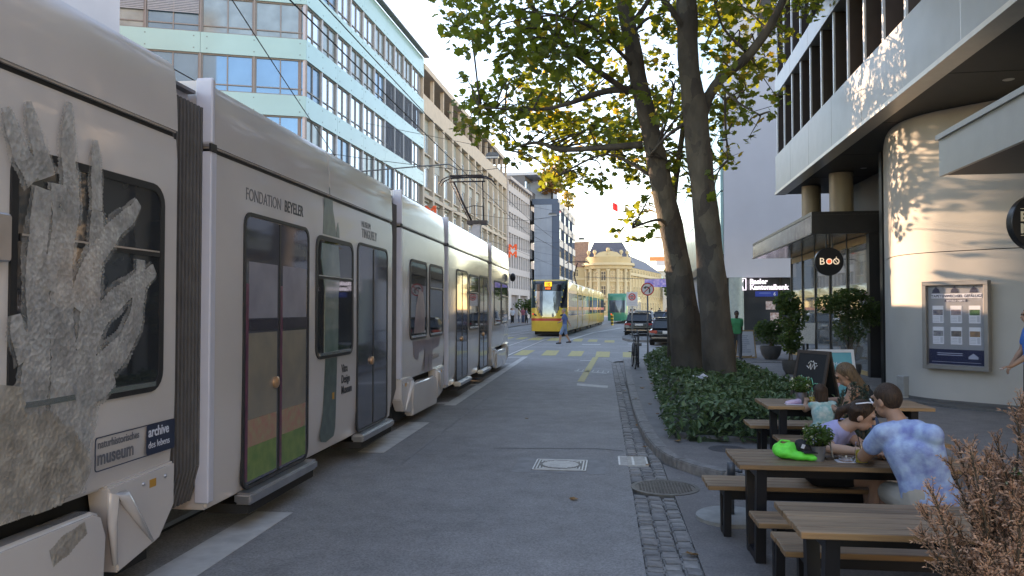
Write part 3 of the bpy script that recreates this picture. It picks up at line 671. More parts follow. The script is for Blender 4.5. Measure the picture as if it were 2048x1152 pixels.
# entrance canopy at the near end
t = thing('entrance_canopy', 'grey metal entrance canopy jutting out above the curved wall', 'canopy', (5.16,12.5,0), RD)
b = MB(); b.box(0,10,0,.06,3.78,4.34); b.build('face_panel', m_fasc, t); b = MB(); b.box(-.03,10,-.04,3.2,4.341,4.42); b.build('top_edge', m_fasc, t)
b = MB(); b.box(0,10,.061,2.6,3.8,3.86); b.build('underside', m_soff, t); b = MB(); b.box(-.001,.04,.061,2.6,3.861,4.34); b.build('end_panel', m_fasc, t)
# round sign under the canopy
t = thing('round_restaurant_sign', 'round black drum sign with cream lettering hanging below the entrance canopy', 'sign', (5.97,11.35,2.93), R(3))
b = MB(); b.lathe([(0,-.07),(.39,-.07),(.40,-.06),(.40,.06),(.39,.07),(0,.07)], 44); me = b.mesh('disc', m_blk, smooth=35); me.transform(Matrix.Rotation(R(90),4,'X')); put('disc', me, t)
m_cream = M('cream_lettering', (.72,.62,.45), .5, var=0)
text('lettering', 'BÜ', .185, m_cream, t, (-.285,-.072,.02), (R(90),0,0), bold=.006); text('lettering', 'ME', .185, m_cream, t, (-.285,-.072,-.145), (R(90),0,0), bold=.006)
b = MB(); b.box(-.28,.25,-.074,-.071,.185,.193); b.box(-.28,.25,-.074,-.071,-.183,-.175); b.build('rule', m_cream, t)
b = MB(); b.box(-.12,-.09,-.02,.02,.36,.86); b.box(.09,.12,-.02,.02,.36,.86); b.build('hanger', m_blk, t)
# poster case
t = thing('poster_case', 'glazed display case with property notices hung on the curved grey wall', 'display case', (6.29,14.58,0), R(-47.5))
m_case = M('bronze_grey_case', (.26,.25,.235), .45, .5, var=.06)
b = frame(1.12,1.58,.075,.14,-.14); b.build('frame', m_case, t, (0,0,.66), bevel=.006)
b = MB(); b.box(-.5,.5,-.05,-.02,.73,2.17); b.build('back_board', M('poster_grey',(.24,.25,.27),.6,var=.05,vs=5), t)
m_navy = M('poster_navy',(.012,.018,.06),.4,var=0); m_ppr = M('poster_paper',(.62,.64,.70),.5,var=.03); m_ink = M('poster_ink',(.02,.025,.06),.5,var=0)
b = MB(); b.box(-.48,.48,-.054,-.051,.75,1.02); b.build('navy_band', m_navy, t); b = MB(); b.box(-.42,.43,-.054,-.051,1.935,2.015); b.build('title_strip', m_ppr, t)
text('title_lettering','TAPETENWECHSEL GEFÄLLIG?',.068,m_ink,t,(0.005,-.0555,1.95),(R(90),0,0),'CENTER',bold=.0022,xs=.93,ext=.0005)
b = MB(); b.box(-.19,.19,-.054,-.051,1.868,1.915); b.build('subtitle_strip', m_ink, t); text('subtitle_lettering','AKTUELLE OBJEKTE',.040,m_ppr,t,(0,-.0555,1.877),(R(90),0,0),'CENTER',bold=.0012,xs=.92,ext=.0005)
m_pic = [M('notice_photo_%d'%i,c,.5,c2=d,vs=14) for i,(c,d) in enumerate([((.35,.28,.25),(.1,.1,.14)),((.4,.3,.28),(.12,.12,.16)),((.05,.16,.06),(.02,.05,.03)),((.3,.3,.32),(.07,.07,.09)),((.2,.16,.14),(.05,.05,.06)),((.35,.2,.1),(.15,.1,.08))])]
for i in range(6):
    x, z = -.31+(i%3)*.31, 1.49-(i//3)*.38
    b = MB(); b.box(x-.095,x+.095,-.054,-.051,z,z+.31); n_ = b.build('notice_sheet', m_ppr, t)
    b = MB(); b.box(x-.085,x+.085,-.056,-.0545,z+.14,z+.24); b.build('photo', m_pic[i], n_)
    b = MB()
    for k in range(4): b.box(x-.08,x+.02,-.0555,-.0545,z+.02+k*.027,z+.032+k*.027)
    b.box(x+.035,x+.08,-.0555,-.0545,z+.02,z+.125); b.build('text_lines', M('notice_grey',(.42,.44,.5),.6,var=0), n_)
b = MB()
for k in range(2): b.box(-.33,.1,-.0555,-.0545,.91+k*.032,.924+k*.032)
b.box(-.43,.4,-.0555,-.0545,.79,.797); b.prism([(.2,.86),(.36,.86),(.36,.9),(.32,.93),(.28,.96),(.24,.93),(.2,.9)],-.0555,-.0545,'y'); b.build('band_print', M('band_grey',(.3,.33,.42),.6,var=0), t)
for k in range(3): b = MB(); x=-.34+k*.32; b.prism([(x-.07,2.03),(x+.07,2.03),(x+.05,2.1),(x+.02,2.12),(x,2.15),(x-.03,2.11),(x-.06,2.08)],-.0555,-.0545,'y'); b.build('emblem_print', m_ink, t)
b = MB(); b.box(-.49,.49,-.112,-.107,.735,2.165); gl = b.build('glass', M('case_glass',(1,1,1),.02,trans=1.,var=0,alpha=.12), t)
# utility box
t = thing('utility_box', 'small grey metal utility box at the foot of the curved wall', 'box', (5.84,15.62,0), R(-75))
b = MB(); b.box(-.11,.11,-.18,-.02,.08,.46); b.build('cabinet', m_fasc, t, bevel=.008); b = MB(); b.box(-.095,.095,-.186,-.1805,.1,.44); b.build('door', M('box_door',(.34,.34,.33),.5,.3), t); b = MB(); b.box(-.115,.115,-.2,-.01,0,.079); b.build('base', m_conc, t)
b = MB(); b.prism([(5.2,17.2),(5.5,16.0),(5.55,15.1),(6.1,14.2),(7.2,13.2),(9.6,12.4),(9.6,12.7),(7.25,13.84),(6.35,14.58),(5.98,14.97),(5.78,15.45),(5.74,15.95),(5.81,16.5),(6.03,17.35)], .0, .05); struct(b.build('wall_foot_step', M('dark_granite',(.10,.10,.10),.6,var=.15,vs=20)))

# ---- corner shop with black canopy
BS = thing('corner_bistro', 'corner bistro with black flat canopy and mullioned glass front', 'shop', (5.36,20.55,0), R(-2.3))
def L2(x, y): return (x, y)
m_cglass = M('canopy_mirror_panel', (.28,.28,.28), .12, .8, var=.5, vs=4)
b = MB(); b.box(0,1.75,0,10.0,4.16,4.24); b.build('canopy_top', m_blk, BS)
b = MB(); b.box(0,1.75,0,.07,3.67,4.159); b.build('canopy_front', m_blk, BS); b = MB(); b.box(.08,1.75,.08,9.95,3.67,3.70); b.build('canopy_underside', M('canopy_soffit',(.05,.055,.06),.15,.4,var=.2), BS)
for i in range(5): b = MB(); b.box(0,.05,.08+i*1.98,2.04+i*1.98,3.7,4.14); b.build('canopy_side_panel', m_cglass, BS)
b = MB(); b.box(-.015,.06,.06,10,3.655,3.69); b.build('canopy_edge', m_blk, BS)
gx_ = 1.45
for i in range(6): b = MB(); b.box(gx_-.05,gx_+.05,.2+i*1.95,.29+i*1.95,0,3.66); b.build('mullion', m_blk, BS)
m_shopglass = M('shop_glass',(.20,.23,.24),.03,.45,var=.1,vs=.6,spec=.9)
for i in range(5): b = MB(); b.box(gx_-.012,gx_+.012,.295+i*1.95,.2+(i+1)*1.95-.005,.12,3.45); b.build('pane', m_shopglass, BS)
b = MB(); b.box(gx_-.03,gx_+.03,.295,9.95,.0,.12); b.box(gx_-.03,gx_+.03,.295,9.95,3.455,3.66); b.build('rail', M('warm_header',(.35,.24,.1),.5), BS)
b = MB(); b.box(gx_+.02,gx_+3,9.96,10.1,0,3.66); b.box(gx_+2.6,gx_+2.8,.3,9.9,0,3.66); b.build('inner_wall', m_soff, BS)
t = thing('bistro_sign', 'round black sign with three cream letters hanging from the black canopy', 'sign', (5.80,20.66,2.96), R(2))
b = MB(); b.lathe([(0,-.06),(.35,-.06),(.36,-.05),(.36,.05),(.35,.06),(0,.06)], 40); me = b.mesh('disc', m_blk, smooth=35); me.transform(Matrix.Rotation(R(90),4,'X')); put('disc', me, t)
m_gl = M('sign_cream_glow',(.8,.75,.6),.5,var=0,emit=(.9,.8,.6),es=.12); m_glr = M('sign_red_glow',(.8,.12,.05),.5,var=0,emit=(.95,.16,.06),es=.14)
text('lettering','B',.25,m_gl,t,(-.255,-.063,-.08),(R(90),0,0),ext=.002)
def ring(r0, r1, c, m, nm, par):
    b = MB(); o = [(c[0]+r1*math.cos(R(a)), c[1]+r1*math.sin(R(a))) for a in range(0,360,15)]; i_ = [(c[0]+r0*math.cos(R(a)), c[1]+r0*math.sin(R(a))) for a in range(0,360,15)]
    ringprism(b, o, i_, -.066, -.061, 'y'); return b.build(nm, m, par)
ring(.055,.078,(-.005,-.0),m_gl,'lettering',t); ring(.058,.078,(.17,-.0),m_gl,'lettering',t)
b = MB(); b.lathe([(0,0),(.05,0)],20); me = b.mesh('red_dot', m_glr); me.transform(Matrix.Translation((-.005,-.0635,0)) @ Matrix.Rotation(R(90),4,'X')); put('red_dot', me, t)
b = MB(); b.obox((.17,-.0635,.0),(.012,.004,.16),(0,R(-40),0)); b.obox((.17,-.0635,.10),(.012,.004,.05),(0,0,0)); b.build('lettering_stroke', m_gl, t)
b = MB(); b.box(-.07,-.05,-.02,.02,.34,.73); b.box(.08,.1,-.02,.02,.34,.73); b.build('hanger', m_blk, t)

# ---- bank building
BK = thing('grey_bank_building', 'smooth pale grey building with a bank behind its ground floor glazing', 'building', (5.85,38,0), R(-2.3))
m_bank = M('pale_grey_render', (.47,.48,.52), .75, var=.04, vs=.7)
b = MB(); b.box(0,22,0,.5,3.24,14.9); b.box(0,1.6,0,.5,14.9,20); b.box(4.4,22,0,.5,14.9,20); b.build('wall', m_bank, BK)
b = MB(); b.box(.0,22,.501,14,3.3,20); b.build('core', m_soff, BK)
b = MB(); b.box(.05,22,.55,.6,0,3.24); b.build('storefront_glass', M('bank_glass',(.09,.10,.11),.03,.4,var=.2,vs=.8,spec=.9), BK)
for i in range(8): b = MB(); b.box(.05+i*2.6,.13+i*2.6,.48,.549,0,3.24); b.build('mullion', m_blk, BK)
b = MB(); b.lathe([(.35,0),(.35,3.24)],20,(.55,.1,0)); b.build('column', M('column_green_grey',(.3,.36,.34),.5), BK, smooth=40)
sdk = put('side_facade', None, BK, (-.02,.0,0), (0,0,0))
m_tq2 = M('turquoise_glass_facade',(.34,.58,.58),.22,.25,var=.08,vs=.5)
for i in range(12):
    for k in range(5): b = MB(); b.box(-.12,-.0,.25+i*2.4,2.58+i*2.4,4.4+k*3.1,7.42+k*3.1); b.build('facade_panel', m_tq2, sdk)
b = MB(); b.box(-.16,2.5,.3,29,3.9,4.39); b.build('soffit_beam', m_blk, sdk); b = MB(); b.box(.1,12,.7,29,0,3.89); b.build('white_base', M('white_base',(.55,.55,.55),.7), sdk)
t = thing('bank_sign', 'lit white bank lettering and arrow logo above the glazing', 'sign', (6.25,37.9,2.62), R(-2.3))
m_lit = M('lit_white',(.85,.85,.95),.5,var=0,emit=(.80,.82,1),es=.22)
ringprism(b := MB(), [(0,0),(.58,0),(.58,.58),(0,.58)], [(.035,.035),(.545,.035),(.545,.545),(.035,.545)], -.06, -.02, 'y'); b.build('logo_frame', m_lit, t)
b = MB(); b.prism([(.10,.29),(.26,.08),(.47,.08),(.36,.29)],-.06,-.02,'y'); b.prism([(.10,.291),(.36,.291),(.47,.50),(.26,.50)],-.06,-.02,'y'); b.build('logo_arrow', m_lit, t)
text('lettering','Basler',.33,m_lit,t,(.74,-.04,.31),(R(90),0,0),bold=.012,ext=.015); text('lettering','Kantonalbank',.33,m_lit,t,(.74,-.04,.04),(R(90),0,0),bold=.012,ext=.015,xs=.97)
t = thing('blue_street_sign', 'blue enamel street sign with number six below the bank lettering', 'sign', (7.25,37.9,2.32), R(-2.3))
b = MB(); b.box(0,1.03,-.03,0,0,.25); b.build('plate', M('enamel_blue',(.02,.06,.35),.4,var=.05), t); text('lettering','6',.22,m_ppr,t,(.83,-.032,.05),(R(90),0,0),bold=.006)
b = MB(); b.box(.18,.72,-.034,-.031,.14,.155); b.box(.2,.7,-.034,-.031,.19,.2); b.build('print_line', M('print_pale_blue',(.2,.3,.6),.5,var=0), t)
t = thing('window_poster', 'patterned posters stuck inside the bank window', 'poster', (7.95,37.95,.0), R(-2.3))
m_post = M('poster_print',(.65,.6,.58),.5,c2=(.35,.15,.12),vs=9)
b = MB(); b.box(0,.4,-.01,.0,1.0,1.55); b.build('sheet', m_post, t); b = MB(); b.box(-.2,.65,-.01,.0,.68,.97); b.build('sheet', m_post, t); b = MB(); b.box(-.2,.25,-.01,0,1.7,2.1); b.build('sheet', m_post, t)
b = MB(); b.box(-.1,.2,-.02,-.0105,1.0,1.02); b.build('tape', m_ppr, t)

# ---- pots and boards outside the shops
m_pot = M('dark_grey_planter',(.07,.068,.068),.7,var=.15,bump=.1); m_soil = M('soil',(.03,.022,.016),.95,var=.3)
lf_dk = leafmat('dark_shrub_leaf',(.05,.085,.028),(.09,.14,.03)); lf_mid = leafmat('mid_green_leaf',(.06,.11,.04),(.12,.18,.04))
def leaves(n, fn, size, rnd, lw=.45, cup=.25):
    """n leaf blades (4 tris) at positions from fn(rnd)->(pos, size factor)"""
    b = MB()
    for _ in range(n):
        p = Vector(fn(rnd)); s = size*rnd.uniform(.65,1.3)
        e = Euler((rnd.uniform(-1.0,1.0), rnd.uniform(-1.0,1.0), rnd.uniform(0,6.28))).to_matrix()
        q = [(0,-.5,0),(lw*.9,-.12,cup*.5),(lw*.6,.25,cup*.4),(0,.6,0),(-lw*.6,.25,cup*.4),(-lw*.9,-.12,cup*.5),(0,.05,-.02)]
        b.add([p + e @ Vector(v)*s for v in q], [(0,1,6),(1,2,6),(2,3,6),(3,4,6),(4,5,6),(5,0,6)])
    return b
def ellips(cx, cy, cz, rx, ry, rz, hollow=.35):
    def fn(r):
        while True:
            v = Vector((r.uniform(-1,1), r.uniform(-1,1), r.uniform(-1,1))); l = v.length
            if hollow < l < 1: return (cx+v.x*rx*r.uniform(.85,1.1), cy+v.y*ry*r.uniform(.85,1.1), cz+v.z*rz)
    return fn
def clumps(cs):
    fs = [ellips(*c) for c in cs]
    return lambda r: r.choice(fs)(r)
def potted(name, label, loc, r, h, cs, n, size, lm, seed, group=None, pm=None, prof=None, stems=6):
    t = thing(name, label, 'plant', loc, 0, group); b = MB()
    b.lathe(prof or [(r*.55,0),(r*.85,h*.35),(r,h*.8),(r*.97,h),(r*.88,h),(r*.86,h*.9)], 26); b.build('pot', pm or m_pot, t, smooth=40)
    b = MB(); b.lathe([(0,h*.88),(r*.87,h*.88)], 20); b.build('soil', m_soil, t)
    rr = random.Random(seed); b = MB()
    for k in range(stems):
        c = cs[k % len(cs)]; b.tube([(rr.uniform(-.3,.3)*r, rr.uniform(-.3,.3)*r, h*.86), (c[0]*.4, c[1]*.4, h+(c[2]-h)*.5), (c[0]+rr.uniform(-.1,.1), c[1]+rr.uniform(-.1,.1), c[2])], [.014,.011,.006], 6)
    b.build('stem', M('plant_stem',(.09,.065,.04),.8), t); leaves(n, clumps(cs), size, rr).build('foliage', lm, t, fix=False); return t
potted('round_potted_shrub','bushy shrub in a round dark bowl planter before the bank',(5.75,27.4,.006),.36,.46,[(0,0,.85,.55,.5,.38,.2),(-.2,.1,1.05,.35,.35,.3,.2),(.25,0,1.1,.4,.3,.3,.2)],1500,.085,lf_mid,3)
potted('tall_potted_bamboo','tall leafy plant in a dark pot by the bistro glass',(4.98,21.3,.006),.23,.36,[(0,0,.9,.3,.3,.4,.1),(.1,.1,1.5,.4,.35,.45,.1),(-.05,.1,1.9,.35,.3,.35,.1)],1700,.085,lf_mid,4,prof=[(.13,0),(.2,.12),(.235,.3),(.23,.36),(.2,.36),(.2,.32)])
potted('potted_maple','spreading green maple shrub in a pot beneath the small round sign of the bistro',(6.0,19.6,.006),.24,.4,[(0,0,1.3,.45,.4,.4,.1),(.15,.1,1.75,.75,.5,.30,.1),(-.45,-.1,1.85,.45,.4,.25,.1),(.5,0,1.6,.5,.4,.3,.1),(0,.1,2.05,.45,.4,.2,.1)],2800,.075,lf_dk,5)
m_wood = M('pale_board_wood',(.40,.26,.13),.6,var=.2,vs=12); m_chalk = M('chalk_board',(.012,.013,.013),.75,var=.2,vs=8)
def aboard(name, label, loc, rz, w, h, fm_, face, print_fn=None, back=None):
    t = thing(name, label, 'sign board', loc, rz); lean = R(13)
    for s, nm in ((1,'front_leaf'),(-1,'back_leaf')):
        o = put(nm, None, t, (0,-s*(h*math.sin(lean)),0), (s*-lean if s == 1 else lean,0,0)) ; 
        b = frame(w, h, .045, .03, -.015); b.build('leaf_frame', fm_, o); b = MB(); b.box(-w/2+.04,w/2-.04,-.006,.006,.10,h-.04); b.build('panel', face if s == 1 else (back or face), o)
        if s == 1 and print_fn: print_fn(o, w, h)
    return t
def notice_print(o, w, h):
    b = MB(); r = random.Random(2)
    for k in range(9): z = .2+k*(h-.35)/9; b.box(-w/2+.08,-w/2+.08+r.uniform(.2,.36),-.011,-.0065,z,z+.03)
    b.build('print', M('notice_blue_grey',(.35,.38,.46),.6,var=.3,vs=20), o)
aboard('notice_board','white notice on a wood framed A board near the bank',(5.05,28.2,.006),R(12),.62,1.0,m_wood,m_ppr,notice_print)
def chalk_print(o, w, h):
    ch = M('chalk_white',(.6,.6,.58),.8,var=.2); cg = M('chalk_green',(.12,.5,.32),.8,var=.2)
    b = MB(); r = random.Random(9)
    def squig(z, x0, x1, amp, nn): b.tube([(x0+(x1-x0)*i/nn, -.011, z+r.uniform(-amp,amp)) for i in range(nn+1)], .006, 4)
    squig(h-.22,-.08,.12,.05,9); squig(h-.16,-.06,.1,.03,7); b.build('chalk_marks', ch, o)
    b = MB(); squig(h-.42,-.18,.18,.07,14); squig(h-.56,-.12,.16,.05,12); b.build('chalk_marks', cg, o)
    b = MB(); squig(h-.80,-.16,.1,.06,12); squig(h-.92,-.1,.14,.04,9); b.build('chalk_marks', ch, o)
m_dkw = M('dark_board_wood',(.05,.035,.025),.6,var=.2)
aboard('chalk_menu_board','black chalk menu A board behind the far picnic table',(2.95,11.25,.105),R(-62),.62,1.08,m_dkw,m_chalk,chalk_print)
def teal_print(o, w, h):
    text('lettering','Hello!',.08,m_ppr,o,(.02,-.0085,h-.25),(R(90),0,0),ext=.001); b = MB()
    b.prism([(-.22,.45),(.0,.4),(.1,.52),(.02,.68),(-.14,.72),(-.26,.6)],-.0095,-.0065,'y'); b.build('picture', M('poster_pink',(.6,.3,.32),.5,c2=(.4,.45,.5),vs=12), o)
aboard('teal_poster_board','white framed A board with teal poster beside the chalk menu board',(3.55,12.6,.08),R(8),.72,1.05,m_fin,M('teal_poster',(.05,.28,.34),.5,c2=(.10,.38,.42),vs=2),teal_print)
t = thing('window_menu', 'white menu sheet on a stand leaning at the bistro glass', 'menu', (5.95,23.4,.006), R(-25)); b = MB(); b.obox((0,0,1.02),(.42,.02,.62),(R(-14),0,0)); b.build('sheet', M('menu_paper',(.6,.6,.55),.6,c2=(.4,.4,.38),vs=30), t); b = MB(); b.box(-.03,.03,-.02,.02,0,.75); b.box(-.2,.2,-.15,.15,0,.03); b.build('stand', m_blk, t)
# ================================================================ MUSEUM TRAM
m_wt = M('tram_white_paint', (.60,.555,.52), .24, var=.06, vs=.9, coat=.8); m_wt2 = M('tram_trim_white', (.58,.58,.64), .3, var=.03, coat=.5)
m_rub = M('black_rubber', (.015,.015,.016), .5, var=0); m_bel = M('bellows_rubber', (.115,.11,.105), .6, var=.15, vs=8); m_und = M('underframe_black', (.012,.012,.012), .8, var=0)
gl_tram = M('tram_window_glass', (.05,.055,.06), .03, .35, var=.3, vs=1.5, spec=1.); gl_door = M('tram_door_glass', (.16,.17,.20), .06, .5, var=.15, vs=1.5, spec=.9)
m_sill = M('window_sill_metal', (.65,.65,.66), .2, .9, var=0); m_alu = M('step_aluminium', (.5,.5,.52), .3, .9, var=.1)
TM = thing('museum_tram', 'long white articulated tram with museum advertising along the road', 'tram', (-2.84,0,0))
def module(y0, y1, zb, name='module'):
    t = put(name, None, TM)
    b = MB(); b.prism([(-2.27,zb),(-.035,zb),(-.006,zb+.28),(0,1.2),(0,2.75),(-.012,2.905),(-2.288,2.905),(-2.3,2.75),(-2.3,zb+.28)], y0, y1, 'y'); b.build('body_panel', m_wt, t, bevel=.018, seg=2, smooth=35)
    n = max(1, round((y1-y0)/2.2)); 
    for i in range(n):
        a, c = y0+(y1-y0)*i/n, y0+(y1-y0)*(i+1)/n
        b = MB(); b.prism([(-2.3,2.932),(0,2.932),(-.008,3.15),(-.025,3.35),(-.05,3.41),(-.11,3.44),(-2.19,3.44),(-2.25,3.41),(-2.275,3.35)], a+.004, c-.004, 'y'); b.build('roof_panel', m_wt, t, bevel=.012, seg=2, smooth=35)
    b = MB(); b.box(-2.25,-.03,y0+.03,y1-.03,2.90,2.935); b.build('seam', m_rub, t)
    return t
def bellows(y0, y1):
    n = 9; P = []
    for i in range(n):
        a = y0+(y1-y0)*i/n; c = (y1-y0)/n; P += [(-.15,a),(-.06,a+c*.25),(-.06,a+c*.7)]
    P += [(-.15,y1),(-2.2,y1),(-2.2,y0)]
    b = MB(); b.prism(P, .62, 3.22, 'z')
    # lower part curls inwards
    Q = [(x-.07,y) if x > -1 else (x,y) for x,y in P]; k = len(P)
    b.add([(x,y,.619) for x,y in P]+[(x,y,.36) for x,y in Q], [(i,(i+1)%k,k+(i+1)%k,k+i) for i in range(k)]+[tuple(range(2*k-1,k-1,-1))])
    t = b.build('bellows', m_bel, TM, fix=True); b = MB(); b.box(-2.1,-.18,y0+.02,y1-.02,3.23,3.32); b.build('bellows_roof', m_wt2, t)
    b = MB(); b.box(-2.15,-.12,y0+.02,y1-.02,3.321,3.345); b.build('bellows_cap', M('cap_grey',(.2,.2,.21),.6), t); return t
def win(t, y0, y1, z0, z1, name='window', g=None, div=True, r=.09, sl=True):
    o = put(name, None, t); b = MB(); ringprism(b, rrect(y0-.045,y1+.045,z0-.045,z1+.045,r+.04), rrect(y0,y1,z0,z1,r), -.01, .012); b.build('window_frame', m_rub, o)
    b = MB(); b.prism(rrect(y0-.01,y1+.01,z0-.01,z1+.01,r), -.012, .006, 'x'); b.build('pane', g or gl_tram, o)
    if div: b = MB(); b.box(.0061,.014,y0+.01,y1-.01,z0+(z1-z0)*.66,z0+(z1-z0)*.66+.035); b.build('slider_bar', m_rub, o)
    if div: b = MB(); b.box(.0145,.017,y0+.02,y1-.02,z0+(z1-z0)*.66+.026,z0+(z1-z0)*.66+.036); b.build('bar_highlight', m_alu, o)
    if sl: b = MB(); b.box(.0062,.022,y0+.05,y1-.05,z0-.012,z0+.018); b.build('sill', m_sill, o)
    return o
def door(t, y0, y1, z0, z1, printed=False):
    o = put('door', None, t); b = MB(); ringprism(b, rrect(y0-.03,y1+.03,z0-.03,z1+.03,.11), rrect(y0,y1,z0,z1,.09), -.01, .012); b.build('door_frame', m_rub, o)
    ym = (y0+y1)/2
    for k, (a, c) in enumerate(((y0+.005,ym-.012),(ym+.012,y1-.005))):
        lf_ = put('leaf', None, o)
        b = MB(); b.prism(rrect(a,c,z0+.005,z1-.005,.03), -.02, .0055, 'x'); b.build('leaf_glass', gl_door, lf_)
        if printed:
            H_ = z1-z0
            b = MB(); b.box(.0056,.0072,a+.06,c-.03,z0+.03,z0+.30); b.build('grass_print', M('door_grass',(.10,.20,.05),.3,c2=(.20,.28,.08),vs=9), lf_)
            b = MB(); b.box(.0056,.0072,a+.06,c-.03,z0+.301,z0+.52); b.build('meadow_print', M('door_meadow',(.34,.30,.17),.3,c2=(.42,.18,.14),vs=14), lf_)
            b = MB(); b.box(.0056,.0071,a+.06,c-.03,z0+.521,z0+1.22); b.build('room_print', M('door_room',(.30,.26,.19),.25,c2=(.20,.18,.15),vs=2.5), lf_)
            b = MB(); b.box(.0056,.0074,a+.012,a+.058,z0+.03,z1-.55); b.build('curtain_print', M('door_curtain',(.20,.06,.10),.3,c2=(.10,.03,.06),vs=12), lf_)
            b = MB(); b.box(.0074,.009,a+.06,c-.012,z0+1.24,z0+1.33); b.build('rail_print', M('door_dark',(.04,.035,.05),.25,var=0), lf_)
            b = MB(); b.box(.0056,.0071,a+.06,c-.03,z0+1.34,z0+1.8); b.build('upper_print', M('door_pale',(.33,.33,.36),.2,c2=(.22,.21,.25),vs=2), lf_)
    b = MB(); b.box(-.02,.0125,ym-.011,ym+.011,z0+.01,z1-.01); b.build('door_seal', m_rub, o)
    b = MB(); b.lathe([(.05,0),(.05,.02),(.035,.03),(0,.03)], 16); me = b.mesh('door_button', M('button_steel',(.6,.35,.2),.3,.7,var=.3), smooth=40); me.transform(Matrix.Rotation(R(90),4,'Y')); put('door_button', me, o, (.0075, ym-.08, z0+.78))
    b = MB(); b.box(-.05,.10,y0-.06,y1+.06,z0-.125,z0-.035); b.build('step', m_alu, o, bevel=.02, seg=2); b = MB(); b.box(-.3,.06,y0-.03,y1+.03,z0-.2,z0-.126); b.build('step_box', m_und, o)
def wheelcover(t, y0, y1, fair0, fair1):
    b = MB(); b.prism([(y0,.14),(y1-.02,.12),(y1-.0,.45),(y1-.05,.58),(y1-.13,.615),(y0+.12,.615),(y0,.55)], -.12, .012, 'x'); b.build('wheel_cover', m_wt, t, bevel=.02, seg=3, smooth=35)
    for (a, s) in ((fair1,-1),(fair0,1)):
        if a is None: continue
        P = [(a,.735),(a+s*.70,.72),(a+s*.66,.52),(a+s*.60,.19),(a+s*.17,.27),(a,.45)]
        b = MB(); b.prism(P, -.14, .004, 'x'); b.build('skirt_fairing', m_wt, t, bevel=.014, seg=2, smooth=35)
        b = MB(); b.tube([(.0,a+s*.25,.28),(.012,a+s*.45,.50),(.02,a+s*.58,.64),(.012,a+s*.66,.665),(.0,a+s*.655,.5),(.0,a+s*.62,.25)], [.012,.03,.04,.035,.03,.016], 8); b.build('fairing_ridge', m_wt, t, smooth=True)
        for yy, zz in ((.12,.66),(.36,.66)): b = MB(); b.ball((.006,a+s*yy,zz), .012, 8, 6); b.build('screw', m_alu, t, smooth=True)
        b = MB(); b.box(.0042,.006,min(a+s*.22,a+s*.29),max(a+s*.22,a+s*.29),.62,.67); b.build('amber_sticker', M('amber_sticker',(.5,.25,.04),.5,var=.1), t)
    b = MB(); b.box(-2.1,-.16,(fair0 or y0)+.05,(fair1 or y1)-.05,.10,.74); b.build('bogie', m_und, t)  # bogie box stretched over the whole module to stop sun leaking underneath
m0 = module(-4.2,.9,.28); door(m0,-3.4,-2.1,.33,2.5); win(m0,-1.7,-.5,1.27,2.46); door(m0,-.4,.8,.33,2.5); bellows(.9,1.33)
m1 = module(1.35,4.88,.70); win(m1,1.6,3.12,1.27,2.46); win(m1,3.44,4.66,1.27,2.50,g=gl_tram); wheelcover(m1,2.1,4.16,1.36,4.87)
bellows(4.89,5.32)
m2 = module(5.34,10.22,.28); door(m2,5.86,7.17,.33,2.50,True); win(m2,7.43,8.5,1.28,2.45); door(m2,8.72,9.93,.33,2.50)
bellows(10.24,10.66)
m3 = module(10.68,13.7,.70); win(m3,11.2,12.24,1.32,2.45,sl=True,div=False); win(m3,12.5,13.5,1.32,2.45); wheelcover(m3,11.35,13.05,10.69,13.69)
bellows(13.72,14.0)
m4 = module(14.02,19.1,.28); door(m4,14.85,16.05,.36,2.5); win(m4,16.3,17.45,1.33,2.45); door(m4,17.7,18.9,.36,2.5)
bellows(19.12,19.6)
m5 = module(19.62,23.3,.70,'cab_module'); win(m5,20.15,21.4,1.34,2.46,div=False); win(m5,21.65,22.95,1.36,2.45); wheelcover(m5,20.6,22.6,19.63,23.29)
b = MB(); b.prism([(-2.1,23.3),(-.1,23.3),(-.25,23.8),(-.7,24.05),(-1.6,24.05),(-2.05,23.8)], .35, 2.9); b.build('cab_front', m_wt, m5, bevel=.05, seg=2); b = MB(); b.ball((.12,23.35,2.70),(.09,.12,.13),12,8); b.build('mirror', m_rub, m5, smooth=True)
for y, m in ((5.335,m2),(14.0,m4),(10.68,m3),(19.61,m5)):
    b = MB(); b.prism([(y-.035,2.96),(y+.01,2.94),(y+.012,3.42),(y-.02,3.45),(y-.035,3.43)], -.12, .012, 'x'); b.build('end_trim', m_wt2, m, bevel=.01)
    b = MB(); b.box(-.1,.008,y-.035,y+.05,.34 if m in (m2,m4) else .75,2.90); b.build('end_trim', m_wt2, m, bevel=.008)
    b = MB(); b.box(.0,.016,y-.055,y+.03,2.90,2.955); b.build('trim_clip', m_rub, m)
# lamp at the far left edge of the picture
b = MB(); b.prism(rrect(3.22,3.36,1.97,2.2,.02), .0, .05, 'x'); o = b.build('side_lamp', m_alu, m1, bevel=.008)
